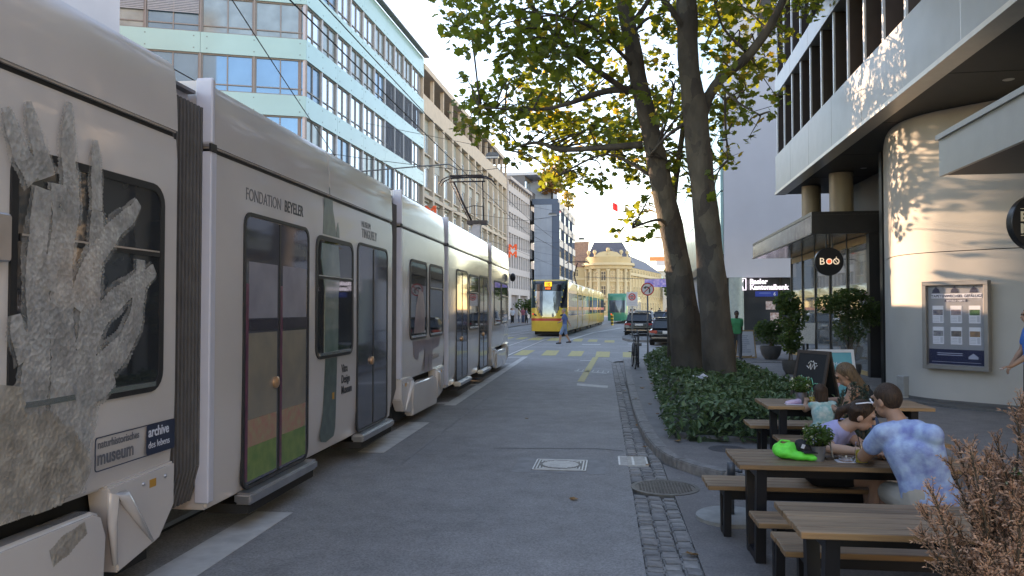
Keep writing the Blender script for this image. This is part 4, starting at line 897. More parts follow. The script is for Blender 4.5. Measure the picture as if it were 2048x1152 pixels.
# ---- printed artwork on the tram
def printmat(name, c, c2, sc, al):
    m = M(name, c, .3, c2=c2, vs=sc, det=14, coat=.3); n = m.node_tree; b = n.nodes['Principled BSDF']; L = n.links.new; tc = n.nodes.new('ShaderNodeTexCoord'); v = n.nodes.new('ShaderNodeTexVoronoi'); v.inputs['Scale'].default_value = 42; L(tc.outputs['Object'], v.inputs[0])
    nz = n.nodes.new('ShaderNodeTexNoise'); nz.inputs['Scale'].default_value = 6; nz.inputs['Detail'].default_value = 10; L(tc.outputs['Object'], nz.inputs[0])
    mr = n.nodes.new('ShaderNodeMapRange'); mr.inputs[1].default_value = .25; mr.inputs[2].default_value = .7; mr.inputs[3].default_value = al-.3; mr.inputs[4].default_value = min(1, al+.25); L(nz.outputs[0], mr.inputs[0]); L(mr.outputs[0], b.inputs['Alpha'])
    bp = n.nodes.new('ShaderNodeBump'); bp.inputs['Strength'].default_value = .5; bp.inputs['Distance'].default_value = .012; L(v.outputs['Distance'], bp.inputs['Height']); L(bp.outputs[0], b.inputs['Normal']); return m
def branch(path, rnd, b, x, zmin=.72):
    rnd0 = rnd.uniform(0,6)
    P = [Vector((p[0],p[1])) for p in path]; W = [p[2] for p in path]; pts = crom([(*p,) for p in P], 26); k = len(pts); L_, Rr = [], []
    for i, p in enumerate(pts):
        f = i/(k-1)*(len(W)-1); j = min(int(f), len(W)-2); w = W[j]+(W[j+1]-W[j])*(f-j)
        d = (pts[min(i+1,k-1)]-pts[max(i-1,0)]).normalized(); n_ = Vector((-d.y,d.x))
        a1, a2 = [1+.13*abs(math.sin(i*(.55+.1*len(W))+ph0))+.07*math.sin(i*.23+ph0*k2)+rnd.uniform(-.03,.03) for ph0, k2 in ((rnd0,1.),(rnd0+2,1.7))]
        A_, B_ = p+n_*w*a1*.92, p-n_*w*a2*.92; A_.y = max(A_.y, zmin); B_.y = max(B_.y, zmin); L_.append(A_); Rr.append(B_)
    vs_ = [(x,p.x,p.y) for p in L_]+[(x,p.x,p.y) for p in Rr]
    b.add(vs_, [(i,i+1,k+i+1,k+i) for i in range(k-1)])
m_coral = printmat('coral_print', (.56,.54,.51), (.34,.33,.31), 30, .70); m_coralo = printmat('coral_edge_print', (.55,.53,.49), (.42,.40,.37), 24, .35); m_coralb = printmat('coral_base_print', (.50,.45,.38), (.29,.25,.20), 13, .72)
cor = dict(c1=[(3.50,.75,.13),(3.54,1.2,.12),(3.58,1.6,.10),(3.56,2.0,.085),(3.60,2.36,.07)], c2=[(3.78,.75,.15),(3.80,1.15,.15),(3.76,1.55,.115),(3.74,1.95,.095),(3.80,2.30,.08),(3.80,2.5,.06)], c3=[(3.88,.9,.08),(3.93,1.25,.11),(3.95,1.6,.10),(4.0,1.95,.075),(4.02,2.30,.06)],
 fa=[(3.545,2.40,.085),(3.45,2.50,.07),(3.39,2.60,.055),(3.34,2.71,.025)], fb=[(3.62,2.42,.08),(3.56,2.56,.06),(3.51,2.68,.045),(3.483,2.776,.02)], fc=[(3.79,2.42,.06),(3.775,2.58,.066),(3.772,2.72,.05),(3.779,2.85,.02)], fd=[(4.01,2.30,.05),(4.005,2.48,.055),(4.0,2.60,.045),(3.994,2.695,.02)],
 a1=[(3.90,1.50,.10),(4.08,1.72,.085),(4.30,1.86,.075),(4.50,1.95,.06),(4.58,2.0,.045)], a2=[(4.0,1.38,.12),(4.20,1.48,.10),(4.36,1.64,.085),(4.42,1.85,.07),(4.43,2.05,.05)], a3=[(3.85,1.75,.09),(3.98,2.0,.085),(4.16,2.2,.075),(4.33,2.32,.06),(4.40,2.40,.035)], a4=[(3.5,1.50,.07),(3.44,1.62,.06),(3.42,1.72,.035)], a5=[(3.62,1.85,.07),(3.70,2.1,.06),(3.70,2.4,.06)], a6=[(3.86,1.25,.1),(4.05,1.3,.08),(4.18,1.36,.06)])
rnd = random.Random(3)
for i, (k, v) in enumerate(cor.items()):
    b = MB(); branch([(a_,c_,w_*1.22) for a_,c_,w_ in v], rnd, b, .0150+.0002*i); b.build('coral_edge_print', m_coralo, m1, fix=False)
    b = MB(); branch([(a_,c_,w_*.85) for a_,c_,w_ in v], rnd, b, .0185+.0004*i); b.build('coral_print', m_coral, m1, fix=False)
for i, v in enumerate(([(2.3,.95,.18),(2.7,.98,.26),(3.0,1.03,.24),(3.25,.98,.29),(3.5,1.0,.24),(3.7,.93,.24),(3.85,.88,.16),(3.95,.80,.06)], [(3.302,1.09,.208),(3.356,1.387,.123)], [(3.62,.82,.09),(3.75,.86,.12),(3.9,1.0,.10)])):
    b = MB(); branch(v, rnd, b, .0187+.0004*(len(cor)+i)); b.build('coral_base_print', m_coralb, m1, fix=False)
b = MB(); branch([(3.70,.46,.05),(3.82,.5,.06),(3.97,.545,.035)], rnd, b, .0135, .3); b.build('coral_fragment_print', m_coralb, m1, fix=False)
FX = (R(90),0,R(90))
m_navyl = M('logo_navy',(.02,.03,.06),.4,var=0); m_lgrey = M('lettering_grey',(.14,.14,.15),.4,var=0); m_dkg = M('lettering_dark',(.03,.03,.035),.4,var=0)
o = put('museum_logo', None, m1)
b = MB(); ringprism(b, rrect(4.05,4.86,.825,1.02,.02), rrect(4.056,4.854,.831,1.014,.016), .001, .004); b.build('logo_frame', m_navyl, o)
b = MB(); b.prism(rrect(4.545,4.857,.828,1.017,.016), .0005, .0035, 'x'); b.build('logo_block', m_navyl, o)
text('lettering','naturhistorisches',.066,m_lgrey,o,(.002,4.075,.955),FX,xs=.86,ext=.001,bold=.0008); text('lettering','museum',.118,m_lgrey,o,(.002,4.07,.862),FX,xs=.86,ext=.001,bold=.0022)
text('lettering','archive',.088,m_ppr,o,(.0042,4.562,.940),FX,xs=.90,ext=.001,bold=.0016); text('lettering','des lebens',.062,m_ppr,o,(.0042,4.562,.868),FX,xs=.92,ext=.001)
text('lettering','FONDATION',.145,m_lgrey,m2,(.002,5.86,2.625),FX,xs=.80,ext=.001); text('lettering','BEYELER',.145,m_dkg,m2,(.002,6.62,2.625),FX,xs=.80,ext=.001,bold=.002)
text('lettering','MUSEUM',.10,m_lgrey,m2,(.002,8.86,2.725),FX,xs=.9,ext=.001); text('lettering','TINGUELY',.15,m_lgrey,m2,(.002,8.86,2.60),FX,xs=.88,ext=.001,bold=.002)
for i, s in enumerate(('Vitra','Design','Museum')): text('lettering',s,.125,m_dkg,m2,(.002,8.17,1.05-i*.118),FX,xs=.84,ext=.001,bold=.002)
text('lettering','Kunsthalle Basel',.13,M('lettering_pale',(.36,.34,.33),.4,var=0),m3,(.002,12.55,.90),FX,xs=.8,ext=.001)
m_stat = M('statue_print',(.045,.075,.065),.3,c2=(.09,.13,.11),vs=10,det=10,coat=.3)
def decal(nm, poly, m, par, x0=.001, x1=.003):
    b = MB(); b.prism(poly, x0, x1, 'x'); return b.build(nm, m, par)
stp = [(7.60,2.53),(7.55,2.56),(7.60,2.75),(7.62,2.90),(7.66,3.0),(7.71,3.04),(7.77,3.03),(7.84,2.95),(7.86,2.8),(7.92,2.70),(7.96,2.56),(7.94,2.53)]
b = MB()
for i in range(len(stp)-2):
    pass
b.prism([(7.58,2.515),(7.60,2.75),(7.62,2.895),(7.86,2.895),(7.87,2.8),(7.92,2.70),(7.97,2.56),(7.97,2.515)], .0008, .003, 'x'); b.build('statue_print', m_stat, m2)
b = MB(); b.prism([(7.64,2.95),(7.68,3.02),(7.73,3.045),(7.79,3.02),(7.84,2.95)], -.018, -.004, 'x'); b.build('statue_print', m_stat, m2)
decal('statue_print', [(7.98,2.515),(7.99,2.62),(8.03,2.68),(8.07,2.6),(8.08,2.515)], m_stat, m2)
decal('statue_print', [(7.62,1.29),(8.03,1.29),(8.03,1.9),(8.08,2.1),(8.02,2.42),(7.55,2.42),(7.52,2.25),(7.63,1.95)], M('statue_window_print',(.10,.16,.13),.15,c2=(.17,.23,.20),vs=4,coat=.6), m2, .0062, .0135)
decal('statue_print', [(7.67,1.23),(8.03,1.23),(8.0,.75),(7.98,.48),(7.93,.40),(7.7,.37),(7.56,.40),(7.53,.46),(7.62,.7)], m_stat, m2)
decal('amber_sticker', [(7.88,.79),(7.94,.79),(7.94,.86),(7.88,.86)], MATS['amber_sticker'], m2, .0035, .005)
m_fig = M('figure_print',(.22,.13,.13),.3,c2=(.13,.08,.10),vs=6,coat=.3)
decal('figure_print', [(11.35,1.25),(13.3,1.25),(13.2,1.1),(12.75,1.06),(12.65,.74),(12.45,.72),(12.42,1.0),(12.3,.72),(12.15,.74),(12.15,1.1),(11.75,1.06),(11.7,.95),(11.45,1.0)], m_fig, m3)
decal('figure_print', [(11.4,1.37),(12.1,1.37),(12.15,1.7),(12.0,2.0),(11.75,2.05),(11.55,1.8)], MATS['figure_print'], m3, .0062, .0085)
# pantograph
PG = put('pantograph', None, TM, (-1.16,22.6,0)); m_pg = M('pantograph_dark',(.04,.035,.04),.5,.5,var=.1); m_pgb = M('pantograph_base_grey',(.35,.37,.42),.5,var=.1)
b = MB(); b.prism([(-.1,3.4),(.35,3.4),(.42,4.30),(.22,4.30)], -.12, .12, 'y'); b.build('stand', m_pgb, PG)
b = MB(); b.box(.02,.62,-.16,.16,4.25,4.36); b.build('base_frame', m_pg, PG)
b = MB(); b.tube([(.14,0,4.34),(-.18,0,5.0),(-.42,0,5.55)], [.035,.032,.028], 8); b.tube([(.50,0,4.34),(.46,0,5.55)], .02, 8); b.tube([(.06,.05,4.36),(-.52,.05,5.52)], .012, 6); b.tube([(-.06,0,4.75),(.2,0,4.82),(.48,0,4.78)], .012, 6); b.tube([(.24,0,4.36),(.22,0,4.82)], .012, 6); b.build('arm', m_pg, PG, smooth=True)
b = MB()
for y in (-.16,.16): b.tube([(-.84,y,5.45),(-.74,y,5.58),(-.58,y,5.66),(0,y,5.69),(.58,y,5.66),(.74,y,5.58),(.84,y,5.45)], .018, 6)
b.tube([(-.55,0,5.54),(.55,0,5.54)], .022, 6)
for x in (-.5,-.25,0,.25,.5): b.tube([(x,-.16,5.67),(x,.16,5.67)], .01, 5); 
for x in (-.5,.5): b.tube([(x,0,5.54),(x,0,5.67)], .015, 6)
b.build('collector_head', m_pg, PG, smooth=True); b = MB(); b.box(-.5,.5,-.19,-.13,5.69,5.715); b.box(-.5,.5,.13,.19,5.69,5.715); b.build('contact_strip', m_pg, PG)

# ================================================================ YELLOW TRAM
m_yt = M('tram_yellow',(.62,.42,.045),.3,var=.04,coat=.6); m_ytr = M('tram_red',(.45,.03,.02),.35,var=.04,coat=.5); m_mask = M('tram_black_mask',(.012,.014,.018),.15,var=0,coat=.5)
gl_ws = M('windscreen',(.22,.25,.27),.03,.65,var=.35,vs=1.2,spec=1.)
YT = thing('yellow_tram', 'yellow articulated tram with red front stripe and route number display', 'tram', (-3.38,48.2,0), R(-3.6))
def front_surface(par, W, zt, bul, colfn, mats, slant=.22, z0=.32, nx=36, nz=40):
    groups = {}
    def P(i, j):
        a = -1+2*i/nx; z = z0+(zt-z0)*j/nz; f = j/nz
        s = math.copysign(abs(math.sin(a*math.pi/2))**.8, a); c = abs(math.cos(a*math.pi/2))**.75
        y = bul*(1-c) + slant*max(0,(z-1.2)/(zt-1.2))**1.5 + (.12*(1-z/.9) if z < .9 else 0)
        if f > .93: y += (f-.93)/.07*.35*c
        return (s*W/2, y, z)
    for i in range(nx):
        for j in range(nz):
            q = [P(i,j),P(i+1,j),P(i+1,j+1),P(i,j+1)]; cx_ = sum(p[0] for p in q)/4; cz_ = sum(p[2] for p in q)/4
            groups.setdefault(colfn(cx_,cz_), MB()).add(q, [(0,1,2,3)])
    for k, b in groups.items():
        me = b.mesh(k, mats[k], fix=False); bm = bmesh.new(); bm.from_mesh(me); bmesh.ops.remove_doubles(bm, verts=bm.verts, dist=.0005); bm.to_mesh(me); bm.free(); me.shade_smooth(); put(k, me, par)
def ycol(x, z):
    if z < 1.0: return 'bumper'
    if z < 1.16: return 'red_stripe'
    u_ = abs(x)/.92
    lim = 1.12 + 1.75*u_**3.6          # U shaped lower edge of the windscreen
    if z > 2.95 and abs(x) < 1.05: return 'destination_mask' if z < 3.48 else 'roof_dome'
    if z > lim+.07 and u_ < 1.0: return 'windscreen' if z < 2.86 else 'destination_mask'
    if z > lim-.03 and u_ < 1.05: return 'windscreen_surround'
    return 'side_mask' if z > 1.75 else 'front_panel'
front_surface(YT, 2.35, 3.58, .75, ycol, dict(bumper=m_yt, red_stripe=m_ytr, windscreen=gl_ws, windscreen_surround=m_yt, destination_mask=m_mask, side_mask=m_mask, front_panel=m_yt, roof_dome=m_yt))
o = put('destination_display', None, YT); b = MB(); b.box(-.22,.22,-.02,.10,3.14,3.42); b.build('number_panel', M('amber_display',(.9,.5,.02),.5,var=0,emit=(1,.55,.03),es=.22), o)
text('lettering','10',.27,m_blk,o,(0,-.024,3.18),(R(90),0,0),'CENTER',bold=.008); b = MB(); b.box(-.2,.2,.0,.1,2.93,3.08); b.build('text_panel', M('dark_display',(.03,.01,.0),.4,var=0), o)
b = MB()
for x in (-.14,-.06,.0,.06,.12): b.box(x-.02,x+.02,-.012,-.001,2.95,3.06)
b.build('led_text', M('red_led',(.9,.15,.02),.5,var=0,emit=(1,.16,.02),es=.3), o)
for s in (-1,1):
    b = MB(); b.obox((s*.88,.20,1.36),(.34,.10,.13),(0,s*R(-22),s*R(28))); l = b.build('headlight', m_mask, YT, bevel=.03); b = MB(); b.ball((s*.98,.22,1.40),(.06,.05,.05),10,7); b.build('lamp', M('tail_red',(.8,.04,.02),.3,var=0,emit=(1,.08,.03),es=.2), l)
b = MB(); b.tube([(-.55,-.0,1.3),(-.75,.0,1.9),(-.82,.05,2.2)], .015, 6); b.tube([(-.35,-.02,1.3),(-.62,-.0,1.85)], .012, 6); b.build('wiper', m_blk, YT)
b = MB(); b.box(-.7,.7,.35,1.2,.1,.34); b.build('coupler_apron', m_und, YT)
yy = .75; m_ytg = M('tram_yellow_side',(.62,.40,.05),.28,.3,var=.12,vs=2,coat=.6); m_ad = M('red_advert',(.55,.06,.05),.4,var=.1)
for k, L_ in enumerate((6.2,3.4,6.2,3.4,6.2,3.4,6.4)):
    t = put('module', None, YT, (0,yy,0)); b = MB(); b.prism([(-1.12,.32),(1.12,.32),(1.175,.7),(1.175,2.9),(1.08,3.42),(.85,3.56),(-.85,3.56),(-1.08,3.42),(-1.175,2.9),(-1.175,.7)], 0, L_, 'y'); b.build('body', m_ytg, t, bevel=.02, smooth=35)
    n = max(2, int(L_/1.5))
    for i in range(n):
        a, c = .12+i*(L_-.2)/n, .02+(i+1)*(L_-.2)/n
        b = MB(); b.box(1.17,1.182,a,c,1.3,2.75); b.build('window', gl_dark if (k+i)%3 else m_shopglass, t)
    b = MB(); b.box(1.176,1.188,.4,L_-.4,1.62,1.86); b.build('advert_strip', m_ad, t)
    b = MB(); b.box(-1.0,1.0,.3,L_-.3,.08,.31); b.build('bogie', m_und, t)
    b = MB(); b.box(-1.1,1.1,L_,L_+.3,.5,3.3); b.build('bellows', m_bel, t); yy += L_+.3
b = MB(); b.tube([(.2,17,3.5),(-.1,17.5,4.6),(.2,17.2,5.6)], .05, 6); b.tube([(-.8,17.2,5.55),(-.6,17.2,5.7),(1.0,17.2,5.7),(1.2,17.2,5.55)], .04, 6); b.build('pantograph', m_pg, YT)
# ================================================================ GREEN TRAM
GT = thing('green_tram', 'green tram waiting at the stop behind the yellow tram', 'tram', (1.7,90,0), R(-6)); m_gt = M('tram_green',(.03,.25,.14),.3,var=.05,coat=.6)
def gcol(x, z): return 'lower_front' if z < 1.2 else ('windscreen' if z < 2.75 and abs(x) < 1.0 else ('side_mask' if z < 2.75 else 'destination_mask'))
front_surface(GT, 2.3, 3.5, .5, gcol, dict(lower_front=m_gt, windscreen=gl_dark, side_mask=m_gt, destination_mask=m_gt), nx=20, nz=20)
b = MB(); b.ball((-.7,.05,1.1),(.1,.06,.07),8,6); b.build('lamp', MATS['tail_red'], GT); m_gts = M('tram_pale_green',(.42,.46,.36),.25,.3,var=.1,coat=.5)
yy = .5
for k in range(4):
    t = put('module', None, GT, (0,yy,0)); b = MB(); b.prism([(-1.12,.32),(1.12,.32),(1.15,.7),(1.15,2.9),(1.0,3.45),(-1.0,3.45),(-1.15,2.9),(-1.15,.7)], 0, 6.6, 'y'); b.build('body', m_gts if k else m_gt, t, bevel=.02)
    for i in range(4): b = MB(); b.box(1.14,1.156,.2+i*1.6,1.55+i*1.6,1.3,2.7); b.build('window', gl_dark, t)
    yy += 7.0
# ================================================================ CARS
m_tyre = M('tyre',(.012,.012,.012),.8,var=.1); m_rim = M('rim',(.35,.35,.36),.3,.8,var=.05); gl_car = M('car_glass',(.04,.05,.055),.03,.4,var=.2,vs=2,spec=1.)
m_tail = M('car_tail_red',(.35,.02,.02),.2,var=0,coat=.6); m_plate = M('plate_white',(.6,.6,.58),.5,var=.03); m_chrome = M('chrome',(.7,.7,.72),.15,.95,var=0)
def car(name, label, loc, rz, L_, W, H, paint, suv=True, wgn=True):
    t = thing(name, label, 'car', loc, rz); hb = H*.58 if not suv else H*.60; h0 = .22
    # lower body: lofted sections along y (0 rear .. L front)
    secs = [(0,.40,.55,.46),(.05,.33,.93*hb,.485),(.18,.27,hb*.99,.5),(L_*.3,.24,hb*1.02,.5),(L_*.62,.24,hb*.98,.5),(L_*.72,.25,hb*.93,.5),(L_*.92,.28,hb*.80,.48),(L_*.985,.33,hb*.68,.44),(L_,.40,hb*.55,.40)]
    vs_, fs = [], []
    for y, zb, zt, hw in secs:
        w = W*hw; vs_ += [(-w*.9,y,zb),(-w,y,zb+.12),(-w,y,zt-.14),(-w*.94,y,zt-.03),(-w*.7,y,zt),(w*.7,y,zt),(w*.94,y,zt-.03),(w,y,zt-.14),(w,y,zb+.12),(w*.9,y,zb)]
    n = 10
    for i in range(len(secs)-1):
        for j in range(n): fs.append((i*n+j,(i+1)*n+j,(i+1)*n+(j+1)%n,i*n+(j+1)%n))
    fs += [tuple(range(n)), tuple((len(secs)-1)*n+j for j in range(n-1,-1,-1))]
    b = MB(); b.add(vs_, fs); b.build('body', paint, t, smooth=35)
    # cabin
    rear_b, rear_t = .10, (.42 if suv or wgn else .95); fr_t, fr_b = L_*.50, L_*.70; wb, wt = W*.455, W*.375; zb, zt = hb*.985, H
    V = [(-wb,rear_b,zb),(wb,rear_b,zb),(wb,fr_b,zb),(-wb,fr_b,zb),(-wt,rear_t,zt-.05),(wt,rear_t,zt-.05),(wt,fr_t,zt-.02),(-wt,fr_t,zt-.02)]
    b = MB(); b.add(V, [(0,3,2,1),(4,5,6,7),(0,1,5,4),(1,2,6,5),(2,3,7,6),(3,0,4,7)]); b.build('cabin', paint, t, bevel=.07, seg=3, smooth=40)
    def facepane(nm, idx, ins, off, par=t):
        q = [Vector(V[i]) for i in idx]; c = sum(q, Vector())/4; nn = (q[1]-q[0]).cross(q[3]-q[0]).normalized()
        lerp = lambda u_, v_: (q[0]*(1-u_)*(1-v_)+q[1]*u_*(1-v_)+q[2]*u_*v_+q[3]*(1-u_)*v_)
        a, e, f, g = ins; b = MB(); P = [lerp(a,f),lerp(e,f),lerp(e,g),lerp(a,g)]
        b.add([p+nn*off for p in P]+[p-nn*.02 for p in P], [(0,1,2,3),(0,4,5,1),(1,5,6,2),(2,6,7,3),(3,7,4,0)]); return b.build(nm, gl_car, par, bevel=.008)
    facepane('rear_window', (0,1,5,4), (.09,.91,.10,.86), .008); facepane('windscreen', (2,3,7,6), (.06,.94,.06,.94), .008)
    for s_, idx in ((1,(1,2,6,5)),(-1,(3,0,4,7))):
        for a, e in ((.06,.30),(.33,.60),(.63,.88)) if s_ == 1 else ((.12,.37),(.40,.67),(.70,.94)): facepane('side_window', idx, (a,e,.14,.86), .008)
    for y in (.82, L_-.85):
        for s in (-1,1):
            wv = put('wheel', None, t, (s*(W*.5-.11),y,.32)); b = MB(); b.lathe([(.20,-.11),(.31,-.11),(.33,-.07),(.33,.07),(.31,.11),(.20,.11)], 22); me = b.mesh('tyre', m_tyre, smooth=40); me.transform(Matrix.Rotation(R(90),4,'Y')); put('tyre', me, wv)
            b = MB(); b.lathe([(0,.05),(.06,.10),(.2,.085),(.21,.06),(.21,-.08),(0,-.08)], 18); me = b.mesh('rim', m_rim, smooth=40); me.transform(Matrix.Rotation(R(90 if s == 1 else -90),4,'Y')); put('rim', me, wv)
    for s in (-1,1):
        b = MB(); b.obox((s*W*.38,.05,hb*.83),(W*.21,.10,.14),(0,0,s*R(14))); b.build('tail_light', m_tail, t, bevel=.025, seg=2)
        b = MB(); b.obox((s*(W*.5+.06),L_*.62,hb*1.02),(.16,.10,.13)); b.build('wing_mirror', paint, t, bevel=.03)
        b = MB(); b.obox((s*W*.36,L_-.10,hb*.62),(W*.2,.16,.12)); b.build('headlight', m_chrome, t, bevel=.03)
    b = MB(); b.box(-.25,.25,-.02,.02,hb*.74,hb*.74+.12); b.build('number_plate', m_plate, t); b = MB(); b.box(-W*.45,W*.45,-.035,.16,.30,.44); b.build('bumper', m_rub, t, bevel=.03, seg=2); b = MB(); b.box(-W*.42,W*.42,-.045,.0,.36,.385); b.build('bumper_trim', m_chrome, t)
    b = MB(); b.tube([(0,.12,hb+.02),(.28,.18,hb+.12)], .012, 5); b.build('wiper', m_rub, t)
    b = MB(); b.box(-W*.34,W*.34,rear_t-.16,rear_t+.06,zt-.055,zt-.02); b.build('roof_spoiler', paint, t, bevel=.015)
    b = MB(); b.box(-W*.4,W*.4,.3,L_-.3,.16,.28); b.build('underbody', m_und, t)
    return t
m_cblk = M('car_black_paint',(.014,.015,.018),.2,.3,var=0,coat=.9); m_cwht = M('car_white_paint',(.6,.6,.62),.25,var=0,coat=.8); m_cgry = M('car_grey_paint',(.12,.13,.14),.25,.5,var=0,coat=.8); m_cblu = M('car_blue_paint',(.03,.06,.12),.25,.4,var=0,coat=.8)
car('suv','black SUV seen from behind beside the traffic island',(2.30,49.6,0),R(-4),4.5,1.86,1.50,m_cblk)
car('white_car','white car ahead of the black SUV',(3.0,58.5,0),R(-6),4.6,1.85,1.62,m_cwht)
car('estate_car','black estate car with red tail lights and pale bumper strip near the tree trunks',(3.05,36.7,.0),R(-8),4.7,1.82,1.34,m_cblk,False)
car('parked_grey_car','grey car parked beyond the plane tree trunks by the bank',(6.9,47.4,0.0),R(-80),4.4,1.8,1.46,m_cgry)
car('dark_blue_car','dark blue car standing behind the black estate car',(5.0,56,0),R(-8),4.4,1.8,1.5,m_cblu)
car('queueing_grey_car','grey car farther up the road beyond the white car',(5.2,70,0),R(-9),4.4,1.8,1.5,m_cgry)
# ================================================================ TREES
TA = [(1.91,16.98,0.29,0.471),(1.83,16.96,0.8,0.398),(1.75,16.83,1.5,0.342),(1.61,16.69,2.57,0.295),(1.43,16.54,3.52,0.267),(1.22,16.29,4.44,0.228),(0.99,16.03,5.43,0.208),(0.75,15.78,6.41,0.188),(0.59,15.54,7.15,0.169),(0.43,15.3,7.88,0.15),(0.32,15.16,8.73,0.124),(0.12,14.9,9.9,0.09),(-0.02,14.85,11.16,0.049)]
TB = [(2.31,15.42,0.21,0.475),(2.27,15.41,0.6,0.36),(2.18,15.37,1.53,0.311),(2.09,15.33,2.69,0.278),(1.96,15.18,3.85,0.26),(1.85,15.04,4.79,0.25),(1.75,14.91,5.59,0.24),(1.64,14.78,6.37,0.215),(1.6,14.65,7.09,0.206),(1.55,14.52,7.89,0.173),(1.45,14.38,8.96,0.133),(1.31,14.23,10.2,0.077)]
TBr = [(1.85,15.03,5.28,0.161),(1.99,15.04,5.71,0.137),(2.24,14.95,6.11,0.12),(2.68,14.79,6.45,0.111),(3.01,14.62,6.85,0.102),(3.26,14.44,7.31,0.092),(3.59,14.35,8.08,0.069),(3.89,14.16,9.07,0.038)]
TC = [(1.76,19.89,0.19,0.192),(1.73,19.75,1.33,0.138),(1.7,19.62,2.46,0.126),(1.74,19.49,3.83,0.105),(1.79,19.27,4.74,0.093),(1.97,19.05,6.23,0.071),(2.03,18.92,7.42,0.051),(2.07,18.79,8.72,0.03)]
limbs = {'l1':[(0.55,15.76,6.15,0.082),(-0.7,14.69,6.81,0.058),(-1.36,13.99,7.44,0.037),(-1.82,13.62,7.86,0.018)],'l2':[(0.59,15.76,6.22,0.092),(0.02,16.0,6.25,0.083),(-0.86,16.4,6.09,0.054),(-1.48,16.63,6.09,0.044),(-2.7,16.89,6.24,0.022)],'l3':[(0.84,16.12,5.15,0.104),(0.09,16.24,5.14,0.084),(-0.88,16.73,5.22,0.065),(-1.43,16.86,5.41,0.044),(-2.17,17.07,5.31,0.022)],'l4':[(0.99,16.26,4.54,0.052),(0.1,16.44,5.03,0.032),(-0.92,16.84,4.68,0.022)],'l5':[(0.55,15.53,7.4,0.07),(0.92,15.26,7.84,0.059),(1.13,15.06,8.34,0.039)],'l6':[(0.62,15.54,7.25,0.05),(0.85,15.26,7.44,0.039),(1.21,15.1,7.5,0.019)],'l7':[(1.11,16.16,5.04,0.042),(1.32,15.77,5.61,0.03),(1.45,15.46,6.29,0.02)],'l8':[(1.6,15.0,5.32,0.048),(1.28,15.37,5.15,0.039),(0.96,15.64,4.84,0.02)],'l9':[(1.42,16.54,3.31,0.053),(1.19,16.11,3.58,0.041),(0.6,15.44,3.36,0.02)],'l10':[(1.61,14.66,6.9,0.075),(1.25,14.3,7.3,0.065),(0.79,14.03,7.72,0.036)],'l11':[(2.24,14.95,6.06,0.038),(2.44,14.49,5.59,0.028),(2.81,14.14,5.22,0.018)],'l12':[(2.77,14.8,6.52,0.047),(2.26,14.43,6.88,0.028),(2.05,14.19,7.27,0.018)],'l13':[(0.37,15.28,8.37,0.089),(-0.75,13.84,8.08,0.055),(-2.04,12.7,7.46,0.025)],'l14':[(2.35,15.08,5.76,0.029),(2.34,14.89,5.04,0.019),(2.35,14.81,4.54,0.009)],'l15':[(0.72,15.77,6.61,0.061),(-0.12,14.55,7.03,0.038),(-0.83,13.76,7.05,0.018)]}
